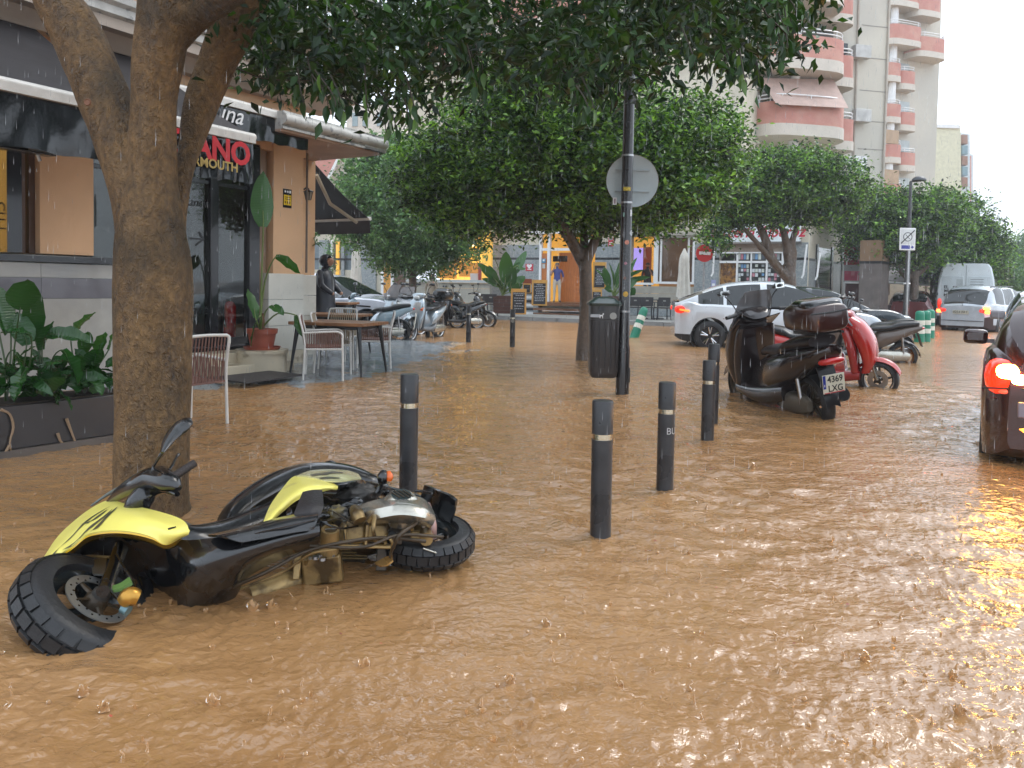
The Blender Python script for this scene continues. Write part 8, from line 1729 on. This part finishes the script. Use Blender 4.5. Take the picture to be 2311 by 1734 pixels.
def base_joints(): return {
    'pelvis': (0, 0, .93, (.15, .11)), 'waist': (0, 0, 1.08, (.14, .10)), 'chest': (0, 0, 1.30, (.17, .115)), 'neck0': (0, 0, 1.44, (.07, .065)), 'neck': (0, .01, 1.50, .052), 'head': (0, .02, 1.60, (.075, .09)), 'crown': (0, .01, 1.68, (.065, .075)),
    'hipL': (-.10, 0, .86, .095), 'kneeL': (-.10, .02, .50, .062), 'ankL': (-.11, 0, .09, .042), 'toeL': (-.13, .16, .03, .035), 'hipR': (.10, 0, .86, .095), 'kneeR': (.11, .02, .50, .062), 'ankR': (.12, 0, .09, .042), 'toeR': (.16, .15, .03, .035),
    'shL': (-.19, 0, 1.38, .062), 'elL': (-.25, .0, 1.10, .043), 'wrL': (-.24, .10, .88, .03), 'haL': (-.23, .13, .80, .03), 'shR': (.19, 0, 1.38, .062), 'elR': (.25, .0, 1.10, .043), 'wrR': (.23, .10, .88, .03), 'haR': (.22, .13, .80, .03)}
BN = [('pelvis', 'waist', 0), ('waist', 'chest', 0), ('chest', 'neck0', 0), ('neck0', 'neck', 2), ('neck', 'head', 2), ('head', 'crown', 2), ('pelvis', 'hipL', 1), ('hipL', 'kneeL', 1), ('kneeL', 'ankL', 1), ('ankL', 'toeL', 3), ('pelvis', 'hipR', 1), ('hipR', 'kneeR', 1), ('kneeR', 'ankR', 1), ('ankR', 'toeR', 3),
      ('chest', 'shL', 0), ('shL', 'elL', 0), ('elL', 'wrL', 2), ('wrL', 'haL', 2), ('chest', 'shR', 0), ('shR', 'elR', 0), ('elR', 'wrR', 2), ('wrR', 'haR', 2)]
def face(t, hx=0, hy=.02, hz=1.60, yaw=0, hair='short', mt=M_hair):
    Mz = Matrix.Rotation(yaw, 3, 'Z'); c = Vector((hx, hy, hz)); f = lambda x, y, z: c + Mz @ Vector((x, y, z))
    m = MB(); m.tube([f(0, .085, .02), f(0, .115, -.015), f(0, .09, -.03)], [.01, .016, .01], 8, sub=2); m.build('nose', M_skin, t, smooth=80)
    for sx in (-1, 1):
        m = MB(); m.lathe([(0, .006), (.009, .004), (.012, 0)], f(sx * .033, .094, .015), 10, Mz @ Matrix.Rotation(R(-90), 3, 'X')); m.build('eye', M_hair, t)
        m = MB(); m.tube([f(sx * .088, 0, .03), f(sx * .095, -.01, 0), f(sx * .085, 0, -.03)], [.012, .016, .01], 8); m.build('ear', M_skin, t, smooth=80)
    m = MB(); m.tube([f(-.025, .085, -.055), f(0, .092, -.056), f(.025, .085, -.055)], .006, 6); m.build('mouth', mat('lips', (.30, .10, .08), .5), t)
    if hair == 'short': m = MB(); m.lathe([(.088, .0), (.092, .03), (.082, .07), (.055, .095), (0, .105)], f(0, -.012, .015), 18, Mz @ Matrix.Rotation(R(12), 3, 'X')); m.build('hair', mt, t, smooth=80)
    if hair == 'long':
        m = MB(); m.lathe([(.10, -.12), (.102, 0), (.095, .05), (.06, .10), (0, .115)], f(0, -.03, .0), 18, Mz @ Matrix.Rotation(R(14), 3, 'X')); m.build('hair', mt, t, smooth=80)
# man in blue shirt on the phone
J = base_joints(); J['elR'] = (-.27, .04, 1.14, .042); 
J['elL'] = (-.28, .06, 1.16, .042); J['wrL'] = (-.17, .14, 1.42, .03); J['haL'] = (-.115, .11, 1.50, .032)
J['elR'] = (.27, -.04, 1.12, .042); J['wrR'] = (.22, .02, .92, .03); J['haR'] = (.19, .05, .86, .03)
fp = WB.W(A(1257, 1.0), 1.0, 0); zf2 = WB.at(1257, 684, 1.0)[1]
MN = person('man in a blue shirt and cream trousers talking on a phone in the bar doorway', (fp.x, fp.y, zf2), R(180), {k: ((-v[0], v[1], v[2], v[3])) for k, v in J.items()}, BN, [mat('blue_shirt', (.055, .07, .24), .7, var=.15), mat('cream_trousers', (.52, .46, .38), .7), M_skin, M_black])
face(MN, hair='short', mt=mat('grey_hair', (.12, .10, .09), .7))
m = MB(); m.box((.105, .10, 1.54), (.02, .04, .12), Matrix.Rotation(R(20), 3, 'X')); m.build('phone', M_black, MN)
# hooded person in a dark raincoat behind the pillar
J = base_joints(); J['neck'] = (0, .06, 1.50, .055); J['head'] = (0, .13, 1.58, (.08, .09)); J['crown'] = (0, .11, 1.66, (.07, .08)); J['chest'] = (0, -.01, 1.28, (.20, .15)); J['waist'] = (0, .0, 1.05, (.19, .15)); J['pelvis'] = (0, 0, .9, (.20, .15)); J['elL'] = (-.27, .06, 1.12, .07); J['wrL'] = (-.2, .24, .98, .05); J['elR'] = (.27, .06, 1.12, .07); J['wrR'] = (.2, .24, .98, .05); J['haL'] = (-.16, .30, .95, .03); J['haR'] = (.16, .30, .95, .03)
BN2 = [(a, b_, 0 if b_ not in ('haL', 'haR', 'crown', 'head', 'toeL', 'toeR') else (2 if b_ in ('haL', 'haR', 'head', 'crown') else 3)) for a, b_, c in BN]
q = P(727, 700, 15.0); M_coat = mat('black_raincoat', (.012, .014, .022), .35, var=.3, vscale=6, bump=.3, bscale=9)
HP = person('hooded person in a black raincoat standing behind the corner pillar, facing right', (q.x + .04, 15.0, .12), R(-104), J, BN2, [M_coat, M_coat, M_skin, M_black])
face(HP, hy=.13, hz=1.58, hair=None)
m = MB(); m.lathe([(.10, -.02), (.118, -.03), (.128, -.06), (.125, -.13), (.10, -.19), (.05, -.23), (0, -.24)], (0, .13, 1.60), 20, Matrix.Rotation(R(-90), 3, 'X') @ Matrix.Rotation(0, 3, 'Z')); o = m.build('hood', M_coat, HP, smooth=80)
m = MB(); m.lathe([(.11, 1.42), (.20, 1.34), (.25, 1.15), (.27, .9), (.30, .55), (.29, .55), (.25, .9), (.2, 1.3)], (0, -.01, 0), 20); m.v = [(x, y * .72, z) for x, y, z in m.v]; m.build('raincoat', M_coat, HP, smooth=80)
# woman behind the scooters
J = base_joints(); J['elL'] = (-.25, .08, 1.14, .04); J['wrL'] = (-.12, .16, 1.34, .03); J['haL'] = (-.08, .14, 1.42, .03)
q = P(975, 650, 28.5); WM = person('woman with long dark hair and a beige jacket by the low wall behind the scooters', (q.x, 28.5, P(975, 617, 28.5).z - 1.72), R(170), J, [(a, b_, 0 if (a, b_) in (('elL', 'wrL'), ('elR', 'wrR')) else c) for a, b_, c in BN], [mat('beige_jacket', (.36, .32, .26), .7), mat('dark_jeans', (.04, .05, .07), .7), M_skin, M_black]); face(WM, hair='long')
# person sitting inside the bar window
J = base_joints(); q = WB.W(A(1461, -1.2), -1.2, 0); PW = person('dark-haired person seen through the bar window, raising a hand', (q.x, q.y, WB.at(1461, 594, -1.2)[1] - 1.70), R(160), J | {'elL': (-.24, .08, 1.15, .04), 'wrL': (-.14, .16, 1.35, .03), 'haL': (-.10, .14, 1.43, .03)}, BN, [mat('dark_top', (.03, .02, .02), .7), mat('dark_jeans', (.04, .05, .07)), M_skin, M_black]); face(PW, hair='short')
# ---------------- rain: falling drops, splashes, and the air itself
def rain():
    n = 5600; d = 3.2 + 22 * rng.random(n) ** 1.1; px = rng.uniform(-80, 2400, n); z = rng.uniform(0, 1, n)
    x = (px - 1155) / FPX * d; zt = CAMH + 760 / FPX * d; zz = .02 + z * zt; L_ = rng.uniform(.02, .075, n) * (1 + d * .05); w_ = .0004 + .00014 * d
    a = rng.uniform(0, 3.14, n); dx, dy = np.cos(a) * w_, np.sin(a) * w_; vs = []
    p = np.stack([x, d, zz], 1); o = lambda ax, ay, az: p + np.stack([ax, ay, az], 1)
    zz0 = np.zeros(n); v = np.stack([o(zz0, zz0, -L_ * .5), o(dx, dy, -L_ * .3), o(-dy, dx, -L_ * .3), o(-dx, -dy, -L_ * .3), o(dy, -dx, -L_ * .3), o(zz0, zz0, L_ * .5)], 1).reshape(-1, 3)
    k = np.arange(n)[:, None] * 6; tr = [(0, 2, 1), (0, 3, 2), (0, 4, 3), (0, 1, 4), (1, 2, 5), (2, 3, 5), (3, 4, 5), (4, 1, 5)]; f = np.vstack([k + np.array([t]) for t in tr])
    m = mat('rain_drop', (.75, .78, .8), .2, var=0, alpha=.36)
    tag(objm('rain', npmesh('rain', v, f, m)), 'thin rain drops falling across the whole flooded street', 'rain', kind='stuff')
rain()
def splashes():
    m = MB(); rs = random.Random(9)
    def column(x, y, h, r):
        m.tube([(x, y, -.006), (x + rs.uniform(-.2, .2) * h, y, h * .35), (x + rs.uniform(-.3, .3) * h, y, h * .75), (x + rs.uniform(-.35, .35) * h, y, h)], [r * 1.9, r * .8, r * .9, r * .25], 6, sub=2)
    def crown(x, y, r, h):
        n = 12; k = len(m.v); 
        for i, (rr_, zz) in enumerate(((r * .8, -.004), (r * .9, h * .4), (r * 1.15, h))):
            for j in range(n): g = 2 * math.pi * j / n; e = (1 + .25 * (i == 2) * math.sin(j * 2.9)); m.v.append((x + rr_ * math.cos(g), y + rr_ * math.sin(g), zz * e * (1 + .35 * (i == 2) * (j % 2))))
        for i in range(2):
            for j in range(n): m.f.append((k + i * n + j, k + i * n + (j + 1) % n, k + (i + 1) * n + (j + 1) % n, k + (i + 1) * n + j)); m.m.append(0)
    for i in range(900):
        y = 1.9 + 13 * rs.random() ** 1.35; x = rs.uniform(-.72, .70) * y; q = rs.random()
        if q < .45: column(x, y, rs.uniform(.008, .032), rs.uniform(.0025, .005))
        elif q < .75: crown(x, y, rs.uniform(.004, .010), rs.uniform(.004, .011))
        else: m.lathe([(0, .008), (.006, .006), (.008, 0), (.004, -.004)], (x, y, rs.uniform(0, .012)), 7)
    for (px, py, h) in ((1232, 1412, .03), (1952, 1490, .035), (2150, 1530, .03), (2165, 1612, .035), (1700, 1060, .05), (1985, 1412, .02), (570, 1378, .045), (612, 1372, .035), (480, 1592, .04), (820, 1505, .035), (233, 1600, .03), (188, 1565, .03), (1150, 1540, .03), (1555, 1250, .02), (1400, 1550, .02)):
        g = G(px, py); column(g.x, g.y, h, h * .28); column(g.x + h * .4, g.y, h * .6, h * .15); crown(g.x, g.y, h * .5, h * .4)
    tag(m.build('rain_splashes', mat('splash_water', (.62, .38, .18), .06, var=.15, ior=1.33, trans=.55), smooth=60, fix=False), 'small brown rain splashes scattered over the flood water', 'splash', kind='stuff')
splashes()
# floating bits of leaf and petal on the water
def litter():
    n = 260; y = 2.2 + 9 * rng.random(n); x = rng.uniform(-.62, .5, n) * y; k_ = np.exp(-((x + 1.0) ** 2 + (y - 5.6) ** 2) / 3.0); keep = rng.random(n) < (.25 + k_); x, y = x[keep], y[keep]; n = len(x)
    s_ = rng.uniform(.006, .016, n); a = rng.uniform(0, 6.28, n); vs = []
    for i in range(n):
        for t in range(4): g_ = a[i] + t * 1.57; r_ = s_[i] * (1 if t % 2 else .5); vs.append((x[i] + r_ * math.cos(g_), y[i] + r_ * math.sin(g_), .012 + rng.uniform(0, .004)))
    f = np.arange(4 * n).reshape(-1, 4); tag(objm('floating_leaves', npmesh('floating_leaves', vs, f, mat('reddish_petal', (.28, .05, .03), .5, island=.5))), 'reddish leaf bits floating on the flood water', 'leaves', kind='stuff')
litter()
# the wet air of the street: even, pale, closed box; the sky is outside it
m = MB(); m.box((0, 95, 14), (420, 330, 31)); hz_ = m.build('haze', None if False else mat('x_unused', (1, 1, 1)), smooth=0); hm_ = bpy.data.materials.new('wet_air'); hm_.use_nodes = True; t_ = hm_.node_tree; t_.nodes.clear()
o_ = nn(t_, 'ShaderNodeOutputMaterial'); v_ = nn(t_, 'ShaderNodeVolumePrincipled'); v_.inputs['Color'].default_value = (.93, .96, 1, 1); v_.inputs['Density'].default_value = .0015; t_.links.new(v_.outputs[0], o_.inputs['Volume'])
hz_.data.materials.clear(); hz_.data.materials.append(hm_); tag(hz_, kind='stuff')
